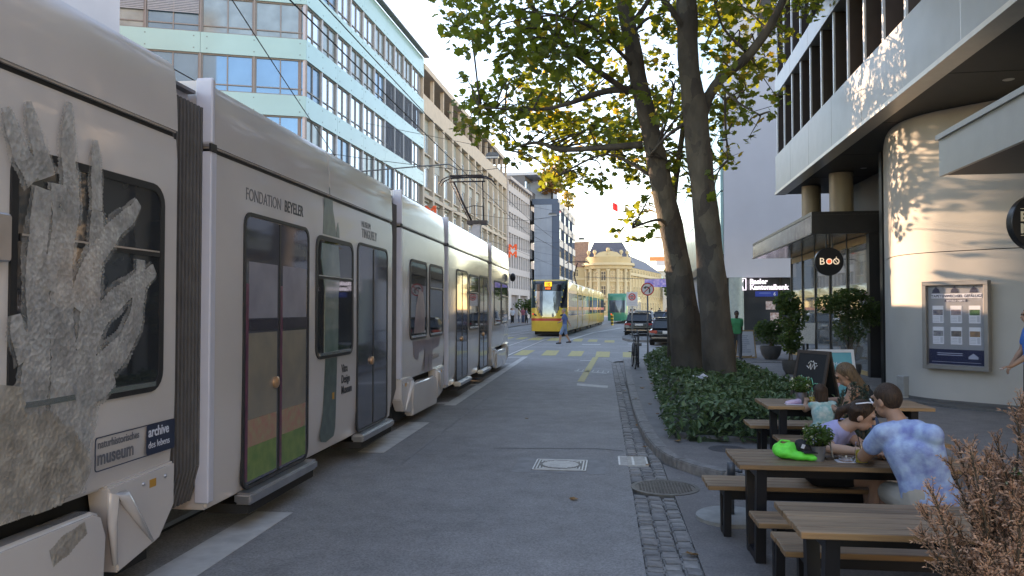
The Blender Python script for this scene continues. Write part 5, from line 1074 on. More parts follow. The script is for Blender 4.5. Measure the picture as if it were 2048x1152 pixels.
CL = [(-2.28,12.16,6.58,0.4),(-1.93,12.02,6.19,0.48),(-1.7,12.72,6.69,0.59),(-1.34,14.28,7.08,0.66),(-0.8,14.7,7.31,0.67),(-0.22,14.58,7.14,0.57),(-0.93,13.74,6.31,0.45),(-0.3,14.0,6.38,0.46),(0.24,14.02,6.73,0.41),(-1.45,12.79,6.15,0.34),(-2.51,12.71,6.51,0.25),(-2.28,13.14,6.39,0.26),(-1.62,12.79,5.99,0.3),(-3.23,17.59,7.14,0.21),(-2.94,17.61,6.61,0.42),(-2.5,17.47,6.79,0.48),(-2.1,17.44,6.94,0.46),(-1.77,17.7,7.18,0.42),(-2.89,16.64,5.96,0.44),(-2.45,17.52,6.1,0.55),(-1.77,16.57,6.07,0.49),(-2.74,16.96,5.66,0.29),(-3.29,17.58,5.89,0.21),(-1.3,17.61,6.56,0.52),(-0.8,16.7,6.74,0.49),(-0.16,18.34,6.96,0.54),(-0.73,17.59,6.07,0.55),(-1.4,17.35,5.75,0.45),(-0.14,16.12,5.59,0.44),(0.41,17.46,6.46,0.41),(-1.98,16.49,5.35,0.24),(-1.7,17.55,5.28,0.28),(-1.93,17.02,4.98,0.2),(-0.86,17.99,5.35,0.33),(-0.98,17.59,4.7,0.25),(-0.28,18.01,5.46,0.35),(0.39,17.01,5.4,0.4),(0.64,17.76,5.04,0.3),(-0.51,17.86,4.91,0.21),(0.31,18.11,7.35,0.42),(0.01,16.99,4.58,0.18),(-1.5,17.95,6.36,0.42),(-1.1,18.05,6.85,0.43),(-2.68,17.44,6.38,0.41),(-2.37,18.18,5.96,0.36),(1.12,16.46,7.02,0.3),(1.21,14.92,7.11,0.31),(0.92,14.96,5.96,0.27),(1.1,13.72,5.16,0.21),(1.45,16.13,4.72,0.23),(1.11,16.44,5.1,0.25),(0.81,14.82,3.82,0.17),(0.64,17.91,3.79,0.28),(0.32,17.95,3.54,0.14),(0.7,18.02,3.36,0.23),(0.84,13.76,3.14,0.18),(1.59,15.9,6.52,0.2),(2.15,15.24,7.38,0.35),(2.64,15.59,7.69,0.4),(2.77,14.77,6.79,0.34),(2.41,15.45,6.65,0.34),(2.8,16.04,6.11,0.39),(3.11,15.58,6.46,0.26),(2.37,15.8,5.8,0.28),(2.5,13.4,4.96,0.2),(2.94,13.91,5.1,0.12),(2.31,14.83,5.03,0.17),(2.47,15.6,4.77,0.11),(2.41,14.04,5.92,0.32),(3.4,15.75,7.62,0.3),(3.65,15.6,7.15,0.2),(1.71,13.32,6.16,0.17),(3.75,15.04,7.47,0.23),(2.63,14.12,4.84,0.11),(1.84,13.44,4.04,0.12),(1.92,13.74,3.69,0.1),(1.6,14.22,8.45,0.71),(3.79,14.01,8.23,0.73),(-2.58,12.97,8.8,0.72),(1.66,13.26,7.59,0.46),(0.5,14.54,10.04,0.65),(1.27,14.35,10.52,0.54),(-0.98,15.07,8.49,0.76),(-1.91,14.85,8.79,0.54),(1.53,13.89,9.92,0.45),(3.91,16.49,11.05,0.6),(3.88,13.4,7.61,0.51),(4.15,14.81,9.15,0.69),(-1.41,13.53,7.77,0.66),(4.19,14.86,8.2,0.57),(-0.28,12.88,9.35,0.47),(-2.83,15.78,10.81,0.75),(-2.93,13.76,8.66,0.57),(-0.61,12.53,7.58,0.55),(-0.69,15.08,9.75,0.74),(-2.31,12.6,7.32,0.43),(2.66,15.15,8.54,0.49),(2.82,14.41,9.49,0.65),(-3.07,14.62,10.91,0.55),(4.66,16.77,11.2,0.81),(4.31,16.3,8.69,0.64),(-0.36,14.25,9.17,0.72),(-2.46,15.78,9.41,0.82),(3.6,15.53,11.02,0.82),(-2.28,13.79,9.55,0.66),(3.59,13.82,9.18,0.72),(1.11,15.1,10.14,0.6),(-1.75,14.7,10.77,0.54),(2.41,16.56,8.73,0.59),(-3.09,16.42,8.98,0.75),(0.02,15.12,10.44,0.7),(3.11,14.49,9.28,0.6),(-2.96,16.1,9.06,0.55),(0.58,12.51,7.46,0.44),(2.26,13.58,7.58,0.63),(2.98,15.2,10.66,0.63),(-2.0,14.96,8.71,0.6),(0.34,13.12,7.35,0.68),(4.49,15.62,9.8,0.66),(2.71,16.33,10.21,0.63)]
def barkmat(name, a, b_, c):
    m = bpy.data.materials.new(name); m.use_nodes = True; n = m.node_tree; L = n.links.new; p = n.nodes['Principled BSDF']; tc = n.nodes.new('ShaderNodeTexCoord')
    mp = n.nodes.new('ShaderNodeMapping'); mp.inputs['Scale'].default_value = (1,1,.55); L(tc.outputs['Object'], mp.inputs[0])
    v = n.nodes.new('ShaderNodeTexVoronoi'); v.inputs['Scale'].default_value = 5.5; nz = n.nodes.new('ShaderNodeTexNoise'); nz.inputs['Scale'].default_value = 4; nz.inputs['Detail'].default_value = 8
    L(mp.outputs[0], nz.inputs[0]); ad = n.nodes.new('ShaderNodeMixRGB'); ad.inputs[0].default_value = .25; L(mp.outputs[0], ad.inputs[1]); L(nz.outputs['Color'], ad.inputs[2]); L(ad.outputs[0], v.inputs[0])
    cr = n.nodes.new('ShaderNodeValToRGB'); e = cr.color_ramp.elements; e[0].position = .1; e[0].color = (*a,1); e[1].position = .85; e[1].color = (*c,1); q = e.new(.5); q.color = (*b_,1)
    L(v.outputs['Color'], cr.inputs[0]); mx = n.nodes.new('ShaderNodeMixRGB'); mx.blend_type = 'MULTIPLY'; mx.inputs[0].default_value = .6; c2 = n.nodes.new('ShaderNodeValToRGB'); c2.color_ramp.elements[0].position = .35; c2.color_ramp.elements[0].color = (.35,.35,.35,1); c2.color_ramp.elements[1].position = .65
    L(nz.outputs[0], c2.inputs[0]); L(cr.outputs[0], mx.inputs[1]); L(c2.outputs[0], mx.inputs[2]); L(mx.outputs[0], p.inputs['Base Color']); p.inputs['Roughness'].default_value = .85
    n3 = n.nodes.new('ShaderNodeTexNoise'); n3.inputs['Scale'].default_value = 18; n3.inputs['Detail'].default_value = 8; L(mp.outputs[0], n3.inputs[0])
    bp = n.nodes.new('ShaderNodeBump'); bp.inputs['Strength'].default_value = .7; bp.inputs['Distance'].default_value = .03; L(n3.outputs[0], bp.inputs['Height']); L(bp.outputs[0], p.inputs['Normal']); return m
m_bark = barkmat('plane_bark', (.055,.047,.04), (.075,.065,.052), (.11,.097,.073))
m_leafA = leafmat('plane_leaf', (.050,.085,.022), (.34,.40,.035), trs=.45, rnd=.45); m_leafY = leafmat('plane_leaf_yellowing', (.12,.11,.025), (.72,.50,.05), trs=.55, rnd=.4)
LEAF = [(0,-.42),(.30,-.40),(.34,-.16),(.58,.02),(.36,.14),(.40,.42),(.16,.36),(0,.64),(-.16,.36),(-.40,.42),(-.36,.14),(-.58,.02),(-.34,-.16),(-.30,-.40)]
def leafcloud(CLs, rnd, size=.155, dens=48., ymix=.2):
    b = MB()
    for (x,y,z,r) in CLs:
        n = max(5, int(dens*(r/.4)**2*1.0)); tilt = rnd.uniform(0,6.28)
        for _ in range(n):
            v = Vector((rnd.gauss(0,.52), rnd.gauss(0,.52), rnd.gauss(0,.42)));
            if v.length > 1.25: v *= 1.25/v.length
            p = Vector((x,y,z)) + v*r; s = size*rnd.uniform(.55,1.25)
            e = Euler((rnd.gauss(.35,.6), rnd.gauss(0,.6), rnd.uniform(0,6.28))).to_matrix(); b.cur = 1 if rnd.random() < ymix else 0
            k = rnd.uniform(.1,.35)
            b.add([p]+[p + e @ Vector((a*s, c*s, -abs(a)*s*k - max(0,c)*s*k*.6)) for a, c in LEAF], [(0,i+1,(i+1)%14+1) for i in range(14)])
    return b
def tubew(path, b, n=14, rnd=None):
    P = crom([p[:3] for p in path], 6); W = [p[3]*(.93 if path[0][3] > .2 else .8) for p in path]; k = len(P); rr = []
    for i in range(k):
        f = i/(k-1)*(len(W)-1); j = min(int(f), len(W)-2); rr.append(W[j]+(W[j+1]-W[j])*(f-j))
    s0 = len(b.v); b.tube(P, rr, n)
    if rnd:     # knobbly bark outline
        ph = [rnd.uniform(0,6.28) for _ in range(4)]
        for q in range(s0, len(b.v)):
            i = (q-s0)//n; a = 2*math.pi*((q-s0)%n)/n; c = P[min(i,k-1)]
            f = 1 + .045*math.sin(2*a+ph[0]+i*.35) + .035*math.sin(3*a+ph[1]-i*.5) + .03*math.sin(i*.9+ph[2]) + .02*rnd.uniform(-1,1)
            v = Vector(b.v[q]); b.v[q] = tuple(Vector(c)+(v-Vector(c))*f)
    return P
def nearest(p, lists):
    best = None
    for P in lists:
        for q in P:
            d = (Vector(q[:3])-Vector(p[:3])).length
            if q[2] < p[2]+.9 and (best is None or d < best[0]): best = (d, Vector(q[:3]))
    return best
def plane_tree(label, trunks, limb_keys, CLs, seed, size=.155, ymix=.06):
    base = trunks[0][0]; t = thing('plane_tree', label, 'tree', (base[0],base[1],.1)); off = Matrix.Translation((-base[0],-base[1],-.1)); rnd = random.Random(seed); pl = []
    b = MB(); pl.append(tubew(trunks[0], b, 28, rnd)); me = b.mesh('trunk', m_bark, smooth=True); me.transform(off); put('trunk', me, t)
    for q in trunks[1:]:
        b = MB(); pl.append(tubew(q, b, 18, rnd)); me = b.mesh('limb', m_bark, smooth=True); me.transform(off); put('limb', me, t)
    for k in limb_keys:
        b = MB(); pl.append(tubew(limbs[k], b, 10, rnd)); me = b.mesh('limb', m_bark, smooth=True); me.transform(off); put('limb', me, t)
    b = MB()
    for c in CLs:
        q = nearest(c, pl)
        if q and q[0] < 6:
            a = q[1]; e = Vector(c[:3]); m_ = a.lerp(e,.5)+Vector((rnd.uniform(-.2,.2),rnd.uniform(-.2,.2),rnd.uniform(.0,.3)))
            b.tube(crom([a,m_,e],4), [.022-.016*i/8 for i in range(9)], 5)
            for _ in range(4): b.tube([e, e+Vector((rnd.uniform(-1,1),rnd.uniform(-1,1),rnd.uniform(-.7,.6)))*c[3]], [.007,.003], 4)
    me = b.mesh('twigs', m_bark, smooth=True); me.transform(off); put('twigs', me, t)['kind'] = 'stuff'
    b = leafcloud(CLs, rnd, size, ymix=ymix); me = b.mesh('crown', [m_leafA, m_leafY], fix=False); me.transform(off); put('crown', me, t)
    return t
_r = random.Random(77); _d = Vector((.30,.95,.22))
CL = CL + [(c[0]*1.0+_d.x*q+_r.gauss(0,.35), c[1]+_d.y*q, c[2]+_d.z*q+_r.gauss(0,.3), c[3]*1.15) for c in CL if c[2] > 5.6 and _r.random() < .5 for q in (_r.uniform(1.6,4.8),)]  # deeper crown copies, added to dapple the sun on the right building
CL += [(1.0,19.2,5.2,.5),(.4,19.5,5.8,.6),(1.8,19.5,5.6,.5),(2.4,18.8,5.3,.45),(1.5,18.6,4.6,.35),(.9,18.9,4.2,.3),(2.1,18.0,4.6,.35),(2.6,18.4,6.2,.5),(2.9,17.9,5.2,.3),(1.4,19.8,6.6,.6),(2.2,20.2,6.9,.6),(2.6,20.4,5.9,.4)] + [(_r.uniform(-2.2,2.2),_r.uniform(17.4,21.0),_r.uniform(4.7,7.4),_r.uniform(.34,.5)) for _ in range(20)]  # more clusters added in the sun's path to break up the wall light
CA = [c for c in CL if c[0] < 1.25]; CB = [c for c in CL if c[0] >= 1.25]
plane_tree('leaning plane tree with mottled bark beside the kerb, bearing limbs over the road', [TA], ['l1','l2','l3','l4','l5','l6','l7','l9','l13','l15'], CA, 1, ymix=.08)
plane_tree('stout dark plane tree with a forked limb towards the metal clad building', [TB, TBr], ['l8','l10','l11','l12','l14'], CB, 2)
plane_tree('slender mossy plane trunk standing behind the leaning plane tree', [TC], [], [(1.9,19.2,8.6,.5),(2.2,19.0,9.4,.6),(1.6,19.1,9.8,.6),(2.0,19.3,7.6,.4)], 3)
# small trees on the roof terrace and at the street end
def small_tree(name, label, loc, h, r, n, size, lm, seed, group=None):
    t = thing(name, label, 'tree', loc, 0, group); b = MB(); b.tube([(0,0,0),(.05*r,0,h*.5),(0,.05*r,h*.85)], [h*.035,h*.025,h*.01], 8); b.build('trunk', m_bark, t, smooth=True)
    rr = random.Random(seed); cs = [(rr.uniform(-.6,.6)*r, rr.uniform(-.6,.6)*r, h*rr.uniform(.35,.95), r*.5, r*.5, r*.42, .1) for _ in range(9)]; leaves(n, clumps(cs), size, rr).build('crown', lm, t, fix=False); return t
lf_or = leafmat('autumn_leaf',(.26,.13,.05),(.5,.25,.06)); lf_yl = leafmat('yellow_leaf',(.30,.24,.08),(.5,.4,.1))
small_tree('roof_terrace_tree','russet and green tree growing on the roof terrace of the blue grey tower',(-8.9,137,21),5.8,2.6,900,.55,lf_or,1)
small_tree('roof_terrace_birch','thin yellow tree on the roof edge of the blue grey tower',(-6.9,158,20.9),5.5,1.6,360,.5,lf_yl,2)
small_tree('street_end_tree','round green tree at the right end of the street beyond the banner',(13.5,118,.1),11,4.2,1500,.6,lf_mid,3)
small_tree('square_tree','dark green tree by the far pale house',(24,240,.0),13,6,1200,.9,lf_mid,4)
small_tree('shrub_tub','low dark green shrub beside the pale stone store entrance',(-9.7,97,.1),2.6,1.6,500,.3,lf_dk,6)
# ---- planting bed
BED = [(.93,10.02),(1.12,9.82),(2.0,9.72),(3.1,9.9),(3.5,10.6),(3.55,25.2),(1.75,25.4),(1.42,24.4)]
m_bedk = M('bed_kerb_stone',(.10,.10,.098),.85,var=.25,vs=12,bump=.3)
bed = thing('planting_bed','raised planting bed with low dark stone edging around the plane trees','planter',(2,16,.1))
k = len(BED)
for i in range(k):
    a, c = Vector(BED[i]), Vector(BED[(i+1)%k]); n_ = max(1, round((c-a).length/1.0)); d = (c-a).normalized(); nn = Vector((-d.y,d.x))
    for j in range(n_):
        p, q = a+(c-a)*j/n_+d*.004, a+(c-a)*(j+1)/n_-d*.004; b = MB(); b.prism([(v.x-2,v.y-16) for v in (p,q,q+nn*.10,p+nn*.10)], -.06, .075); b.build('edging_stone', m_bedk, bed, bevel=.01)
b = MB(); b.prism([(x-2+(.08 if x < 2 else -.08),y-16+(.08 if y < 15 else -.08)) for x, y in BED], -.02, .05); b.build('soil', m_soil, bed)
def inpoly(x, y, P):
    c = False; j = len(P)-1
    for i in range(len(P)):
        if (P[i][1] > y) != (P[j][1] > y) and x < (P[j][0]-P[i][0])*(y-P[i][1])/(P[j][1]-P[i][1])+P[i][0]: c = not c
        j = i
    return c
def edged(x, y, P):
    best = 9
    for i in range(len(P)):
        a, c = Vector(P[i]), Vector(P[(i+1)%len(P)]); d = c-a; t_ = max(0,min(1,(Vector((x,y))-a).dot(d)/d.dot(d))); best = min(best, (Vector((x,y))-(a+d*t_)).length)
    return best
from mathutils import noise as NZ
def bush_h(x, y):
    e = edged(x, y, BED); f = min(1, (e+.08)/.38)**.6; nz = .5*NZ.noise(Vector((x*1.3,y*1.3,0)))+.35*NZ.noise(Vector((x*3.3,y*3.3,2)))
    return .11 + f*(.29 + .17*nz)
rb = random.Random(21); b = MB(); cnt = 0
while cnt < 15000:
    y = 9.7+ (rb.random()**1.5)*15.8; x = rb.uniform(.8,3.7)
    if not inpoly(x, y, BED): continue
    e = edged(x, y, BED); h = bush_h(x, y); z = .1+h*(rb.uniform(.80,1.06) if e > .3 else rb.uniform(.15,1.05)); s = .066*rb.uniform(.6,1.4)*(1+max(0,(y-13)*.04)); cnt += 1
    nx = 0 if e > .35 else .9
    eu = Euler((rb.gauss(.5,.45), rb.gauss(0,.35), rb.uniform(0,6.28))).to_matrix(); p = Vector((x+rb.gauss(0,.03)-(.10 if e < .12 and x < 1.6 else 0), y+rb.gauss(0,.03)-(.08 if y < 10.2 else 0), z)); b.cur = 0 if rb.random() < .75 else 1
    q = [(0,-.5,0),(.26,-.15,.1),(.22,.2,.08),(0,.65,-.08),(-.22,.2,.08),(-.26,-.15,.1),(0,.05,-.02)]
    b.add([p+eu @ Vector(v)*s*1.25 for v in q], [(0,1,6),(1,2,6),(2,3,6),(3,4,6),(4,5,6),(5,0,6)])
hd = b.build('ground_cover_shrubs', [leafmat('evergreen_leaf',(.075,.135,.06),(.08,.13,.03),rough=.32,trs=.2), leafmat('evergreen_leaf_light',(.12,.18,.085),(.09,.14,.03),rough=.3,trs=.2)], fix=False)
tag(hd, 'dense glossy evergreen ground cover filling the bed around the plane trunks', 'shrub', kind='stuff')
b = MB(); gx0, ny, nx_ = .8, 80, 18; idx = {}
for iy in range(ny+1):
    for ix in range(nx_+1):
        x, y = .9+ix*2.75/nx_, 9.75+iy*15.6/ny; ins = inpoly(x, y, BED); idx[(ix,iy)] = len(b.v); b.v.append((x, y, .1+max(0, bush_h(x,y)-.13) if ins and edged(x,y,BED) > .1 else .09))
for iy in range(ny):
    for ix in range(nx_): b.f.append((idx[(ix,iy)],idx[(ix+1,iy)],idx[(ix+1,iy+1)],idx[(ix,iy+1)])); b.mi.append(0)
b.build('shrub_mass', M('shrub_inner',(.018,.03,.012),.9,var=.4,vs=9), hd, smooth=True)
t = thing('litter_paper','crumpled white paper lying in the shrubs by the stout plane trunk','litter',(1.72,14.1,.52)); b = MB(); b.obox((0,0,.0),(.22,.12,.015),(.2,.15,.3)); b.obox((.08,.03,.02),(.1,.11,.012),(.5,-.3,.8)); b.build('sheet', m_ppr, t)

# ================================================================ STREET FURNITURE
m_gal = M('galvanised_pole',(.32,.33,.34),.45,.7,var=.1); m_gald = M('dark_pole',(.10,.11,.12),.5,.4,var=.1); m_sred = M('sign_red',(.55,.02,.03),.4,var=0); m_swh = M('sign_white',(.62,.62,.64),.4,var=.02)
t = thing('no_left_turn_sign','round no left turn sign with red rim on a dark pole behind the shrubs','road sign',(1.74,30.3,0),R(-3))
b = MB(); b.tube([(0,.05,0),(0,.05,2.72)], .032, 10); b.build('pole', m_gald, t, smooth=True)
b = MB(); b.lathe([(0,0),(.25,0),(.25,.02),(0,.02)], 36); me = b.mesh('plate', m_swh); me.transform(Matrix.Translation((0,0,2.5)) @ Matrix.Rotation(R(90),4,'X')); put('plate', me, t)
o_ = [(.25*math.cos(R(a)), 2.5+.25*math.sin(R(a))) for a in range(0,360,10)]; i_ = [(.205*math.cos(R(a)), 2.5+.205*math.sin(R(a))) for a in range(0,360,10)]
b = MB(); ringprism(b, o_, i_, -.026, -.0205, 'y'); b.build('rim', m_sred, t)
b = MB(); P = [(.07,-.13),(.085,-.02),(.05,.06),(-.03,.085),(-.08,.07)]
for (x0,z0),(x1,z1) in zip(P[:-1],P[1:]): d = Vector((x1-x0,z1-z0)); b.obox(((x0+x1)/2,-.0235,2.5+(z0+z1)/2),(d.length+.03,.004,.045),(0,-math.atan2(d.y,d.x),0))
b.prism([(-.07,2.5+.13),(-.07,2.5+.005),(-.16,2.5+.045)], -.0255, -.0215, 'y'); b.build('arrow', m_blk, t); b = MB(); b.obox((0,-.0275,2.5),(.43,.003,.03),(0,R(-45),0)); b.build('red_slash', m_sred, t)
t = thing('parking_zone_sign','white rectangular sign with a red ringed symbol on a thin pole','road sign',(1.62,43,.11),R(-3))
b = MB(); b.tube([(0,.04,0),(0,.04,2.6)], .035, 10); b.build('pole', m_gal, t, smooth=True); b = MB(); b.box(-.30,.30,-.02,.0,1.78,2.55); b.build('plate', m_swh, t)
ringprism(b := MB(), [(.2*math.cos(R(a)), 2.28+.2*math.sin(R(a))) for a in range(0,360,12)], [(.14*math.cos(R(a)), 2.28+.14*math.sin(R(a))) for a in range(0,360,12)], -.026, -.021, 'y'); b.build('red_ring', m_sred, t)
b = MB(); b.box(-.13,.13,-.026,-.021,2.25,2.31); b.build('red_bar', m_sred, t); b = MB(); b.box(-.08,.08,-.0255,-.0212,2.33,2.37); b.box(-.08,.08,-.0255,-.0212,2.18,2.23); b.build('symbol', m_blk, t); b = MB(); b.box(-.2,.2,-.0255,-.0205,1.86,1.88); b.box(-.2,.2,-.0255,-.0205,1.95,1.97); b.build('print_line', MATS['notice_grey'], t)
t = thing('steel_post','plain steel post standing beside the bicycle','post',(.98,21.75,.105)); b = MB(); b.tube([(0,0,0),(0,0,1.0)], .034, 10); b.ball((0,0,1.0),.036,10,6); b.build('shaft', m_gald, t, smooth=True); b = MB(); b.box(.02,.10,-.03,.03,.6,.68); b.build('lock_loop', m_gald, t)
t = thing('striped_bollard','black and yellow striped bollard at the tram stop platform','bollard',(1.0,80.6,0))
for i in range(7): b = MB(); b.lathe([(.13,0),(.13,.16)], 12, (0,0,i*.16)); b.build('stripe', m_blk if i%2 else m_yt, t)
t = thing('street_banner','printed pink and blue banner hung across the end of the street','banner',(5.6,104,4.6),R(-3)); b = MB()
for i in range(8): b.quad((i*.48,.05*math.sin(i*1.3),0),((i+1)*.48,.05*math.sin((i+1)*1.3),0),((i+1)*.48,.05*math.sin((i+1)*1.3)+.02,1.1),(i*.48,.05*math.sin(i*1.3)+.02,1.1))
b.build('cloth', M('banner_print',(.60,.42,.58),.7,c2=(.10,.10,.42),vs=2.6,det=5), t); b = MB(); b.tube([(-8,0,1.4),(0,0,1.1),(3.84,0,1.1),(9,0,1.4)], .03, 4); b.build('rope', m_gald, t)
# bicycle
t = thing('bicycle','black bicycle leaning on its stand at the kerb end','bicycle',(.85,21.6,.105),R(2)); m_bk = M('bike_black',(.02,.02,.022),.35,.3,var=0)
t.rotation_euler = (0,R(3),R(2))
for y in (-.52,.52):
    wv = put('wheel', None, t, (0,y,.34)); b = MB()
    b.tube([(0,.325*math.cos(R(a)),.325*math.sin(R(a))) for a in range(0,361,15)], .019, 6, cap=False); b.build('tyre', m_tyre, wv, smooth=True); b = MB(); b.tube([(0,.30*math.cos(R(a)),.30*math.sin(R(a))) for a in range(0,361,20)], .010, 5, cap=False); b.build('rim', m_rim, wv)
    b = MB()
    for a in range(0,360,20): b.tube([(.02*(-1)**(a//20),0,0),(0,.3*math.cos(R(a)),.3*math.sin(R(a)))], .002, 3)
    b.tube([(-.05,0,0),(.05,0,0)], .016, 6); b.build('spokes', m_rim, wv)
b = MB(); b.tube([(0,.52,.34),(0,.38,.86)], .018, 8); b.tube([(0,.40,.80),(0,-.12,.76)], .016, 8); b.tube([(0,.42,.72),(0,-.05,.30)], .018, 8); b.tube([(0,-.05,.30),(0,-.16,.86)], .016, 8); b.tube([(.03,-.52,.34),(.03,-.13,.74)], .010, 6); b.tube([(-.03,-.52,.34),(-.03,-.13,.74)], .010, 6); b.tube([(0,-.52,.34),(0,-.05,.30)], .011, 6); b.build('frame', m_bk, t, smooth=True)
b = MB(); b.tube([(-.30,.30,.98),(-.22,.36,1.0),(0,.39,.98),(.22,.36,1.0),(.30,.30,.98)], .013, 6); b.tube([(0,.38,.85),(0,.39,.98)], .014, 6); b.build('handlebar', m_bk, t, smooth=True)
b = MB(); b.ball((0,-.18,.91),(.075,.14,.035),10,6); b.build('saddle', m_rub, t, smooth=True)
for s in (-1,1): b = MB(); b.tube([(s*.03,-.05,.30),(s*.07,-.05+s*.06,.30-s*.15)], .01, 5); b.box(min(s*.07,s*.17),max(s*.07,s*.17),-.09+s*.06,-.01+s*.06,.29-s*.15,.31-s*.15); b.build('pedal', m_bk, t)
b = MB(); b.box(-.06,.06,-.62,-.30,.70,.715); b.tube([(0,-.60,.70),(.0,-.52,.36)], .008, 5); b.build('rack', m_bk, t)
# overhead wires and lamps
m_wire = M('wire_black',(.02,.02,.022),.6,var=0)
def wire(name, label, pts, r=.011, sag=0.):
    b = MB(); P = []
    for a, c in zip(pts[:-1], pts[1:]):
        a, c = Vector(a), Vector(c)
        for i in range(10): f = i/10; p = a.lerp(c,f); p.z -= sag*4*f*(1-f); P.append(p)
    P.append(Vector(pts[-1])); o = b.tube(P, r, 5).build(name, m_wire); return tag(o, label, 'wire')
wire('contact_wire','taut contact wire running above the museum tram to its pantograph',[(-4.0,-30,5.74),(-4.0,22.6,5.735),(-3.95,40,5.74),(-3.0,52,5.74),(-.4,88,5.75)])
wire('contact_wire','second contact wire running above the far tram track',[(-7.1,-30,5.75),(-7.1,40,5.75),(-5.9,52,5.75),(-3.4,88,5.75)])
wire('messenger_wire','higher carrier wire strung above the museum tram',[(-4.15,-30,6.5),(-4.1,24,6.35),(-3.3,52,6.5)],.010,.15)
for y, z, lab in ((24.3,6.9,'cross span wire carrying the contact wires by the pantograph'),(40,7.1,'cross span wire over the yellow tram crossing'),(60,7.6,'cross span wire in front of the flag pole'),(92,8.6,'distant cross span wire below the street lamp')):
    wire('span_wire', lab, [(-17+y*.03,y+1,z+1.6),(-4,y,z-.75),(5.4 if y > 27 else 5.3,y+.5,z+1.2)], .010, .2)
wire('feeder_wire','steep black feeder wire crossing before the turquoise offices',[(-6.0,6.8,8.6),(-8.6,24.3,6.6),(-13,46,6.4)],.012,.1)
b = MB(); b.tube([(-8.2,24.3,6.2),(-5.9,24.3,6.35),(-4.9,24.3,6.4),(-4.65,24.3,6.25),(-4.6,24.3,5.8)], .022, 6); b.build('tmp_', m_gald); o = bpy.data.objects['tmp_']; o.name = 'wire_steady_arm'; tag(o,'curved steady arm holding the contact wire above the pantograph','wire bracket')
def lamp(loc, w, lab, h):
    t = thing('street_lamp', lab, 'lamp', loc, 0); b = MB(); b.prism([(-w/2,0),(w/2,0),(w*.42,.16),(w*.3,.24),(-w*.3,.24),(-w*.42,.16)], -.18, .18, 'y'); b.build('housing', m_gald, t, bevel=.03); b = MB(); b.prism([(-w*.44,-.08),(w*.44,-.08),(w*.48,-.001),(-w*.48,-.001)], -.15, .15, 'y'); b.build('diffuser', M('lamp_diffuser',(.5,.5,.48),.3,var=0), t); b = MB(); b.tube([(0,0,.24),(0,0,.5)], .025, 6); b.build('hanger', m_gald, t)
    wire('lamp_span_wire','span wire holding the lamp: '+lab, [(-14,loc[1],loc[2]+2.2),(loc[0],loc[1],loc[2]+.5),(7,loc[1],loc[2]+1.6)], .014)
lamp((-6.36,44.3,10.6),.8,'grey street lamp hung in front of the beige building',1); lamp((-5.77,89.7,12.7),1.0,'grey street lamp hung before the blue grey tower',1); lamp((-2.95,110,11.6),1.0,'small street lamp hung over the street before the yellow bank',1)
# ================================================================ CAFE TABLES
def plankmat(name, c, c2):
    m = bpy.data.materials.new(name); m.use_nodes = True; n = m.node_tree; L = n.links.new; p = n.nodes['Principled BSDF']; tc = n.nodes.new('ShaderNodeTexCoord'); oi = n.nodes.new('ShaderNodeObjectInfo')
    mp = n.nodes.new('ShaderNodeMapping'); mp.inputs['Scale'].default_value = (1.2,22,22); L(tc.outputs['Object'], mp.inputs[0]); ad = n.nodes.new('ShaderNodeVectorMath'); ad.operation = 'ADD'; L(mp.outputs[0], ad.inputs[0]); sc = n.nodes.new('ShaderNodeVectorMath'); sc.operation = 'SCALE'; sc.inputs[0].default_value = (9,7,5); L(oi.outputs['Random'], sc.inputs['Scale']); L(sc.outputs[0], ad.inputs[1])
    nz = n.nodes.new('ShaderNodeTexNoise'); nz.inputs['Scale'].default_value = 2.2; nz.inputs['Detail'].default_value = 8; L(ad.outputs[0], nz.inputs[0]); cr = n.nodes.new('ShaderNodeValToRGB'); cr.color_ramp.elements[0].position = .3; cr.color_ramp.elements[1].position = .72; cr.color_ramp.elements[0].color = (*c2,1); cr.color_ramp.elements[1].color = (*c,1); L(nz.outputs[0], cr.inputs[0])
    hs = n.nodes.new('ShaderNodeHueSaturation'); mr = n.nodes.new('ShaderNodeMapRange'); mr.inputs[3].default_value = .75; mr.inputs[4].default_value = 1.25; L(oi.outputs['Random'], mr.inputs[0]); L(mr.outputs[0], hs.inputs['Value']); L(cr.outputs[0], hs.inputs['Color']); L(hs.outputs[0], p.inputs['Base Color']); p.inputs['Roughness'].default_value = .55
    bp = n.nodes.new('ShaderNodeBump'); bp.inputs['Strength'].default_value = .25; bp.inputs['Distance'].default_value = .004; L(nz.outputs[0], bp.inputs['Height']); L(bp.outputs[0], p.inputs['Normal']); return m
m_pl = plankmat('weathered_plank', (.30,.195,.115), (.16,.10,.06)); m_ple = plankmat('plank_edge', (.36,.20,.085), (.23,.125,.055)); m_stl = M('table_black_steel',(.012,.012,.015),.45,.3,var=.1)
def plank(l, w, th):
    b = MB(); b.box(0,l,0,w,0,th); b.mi = [1,0,1,1,1,1]; return b.mesh('plank', [m_pl, m_ple], bevel=.004)
def slatted(t, l, d, z, n, nm, th=.035, gap=.006):
    w = (d-gap*(n-1))/n; me = plank(l, w, th); o = put(nm, None, t, (0,0,z-th))
    for i in range(n): put('plank', me, o, (random.uniform(-.003,.003), i*(w+gap), random.uniform(-.0012,.0012)))
    return o
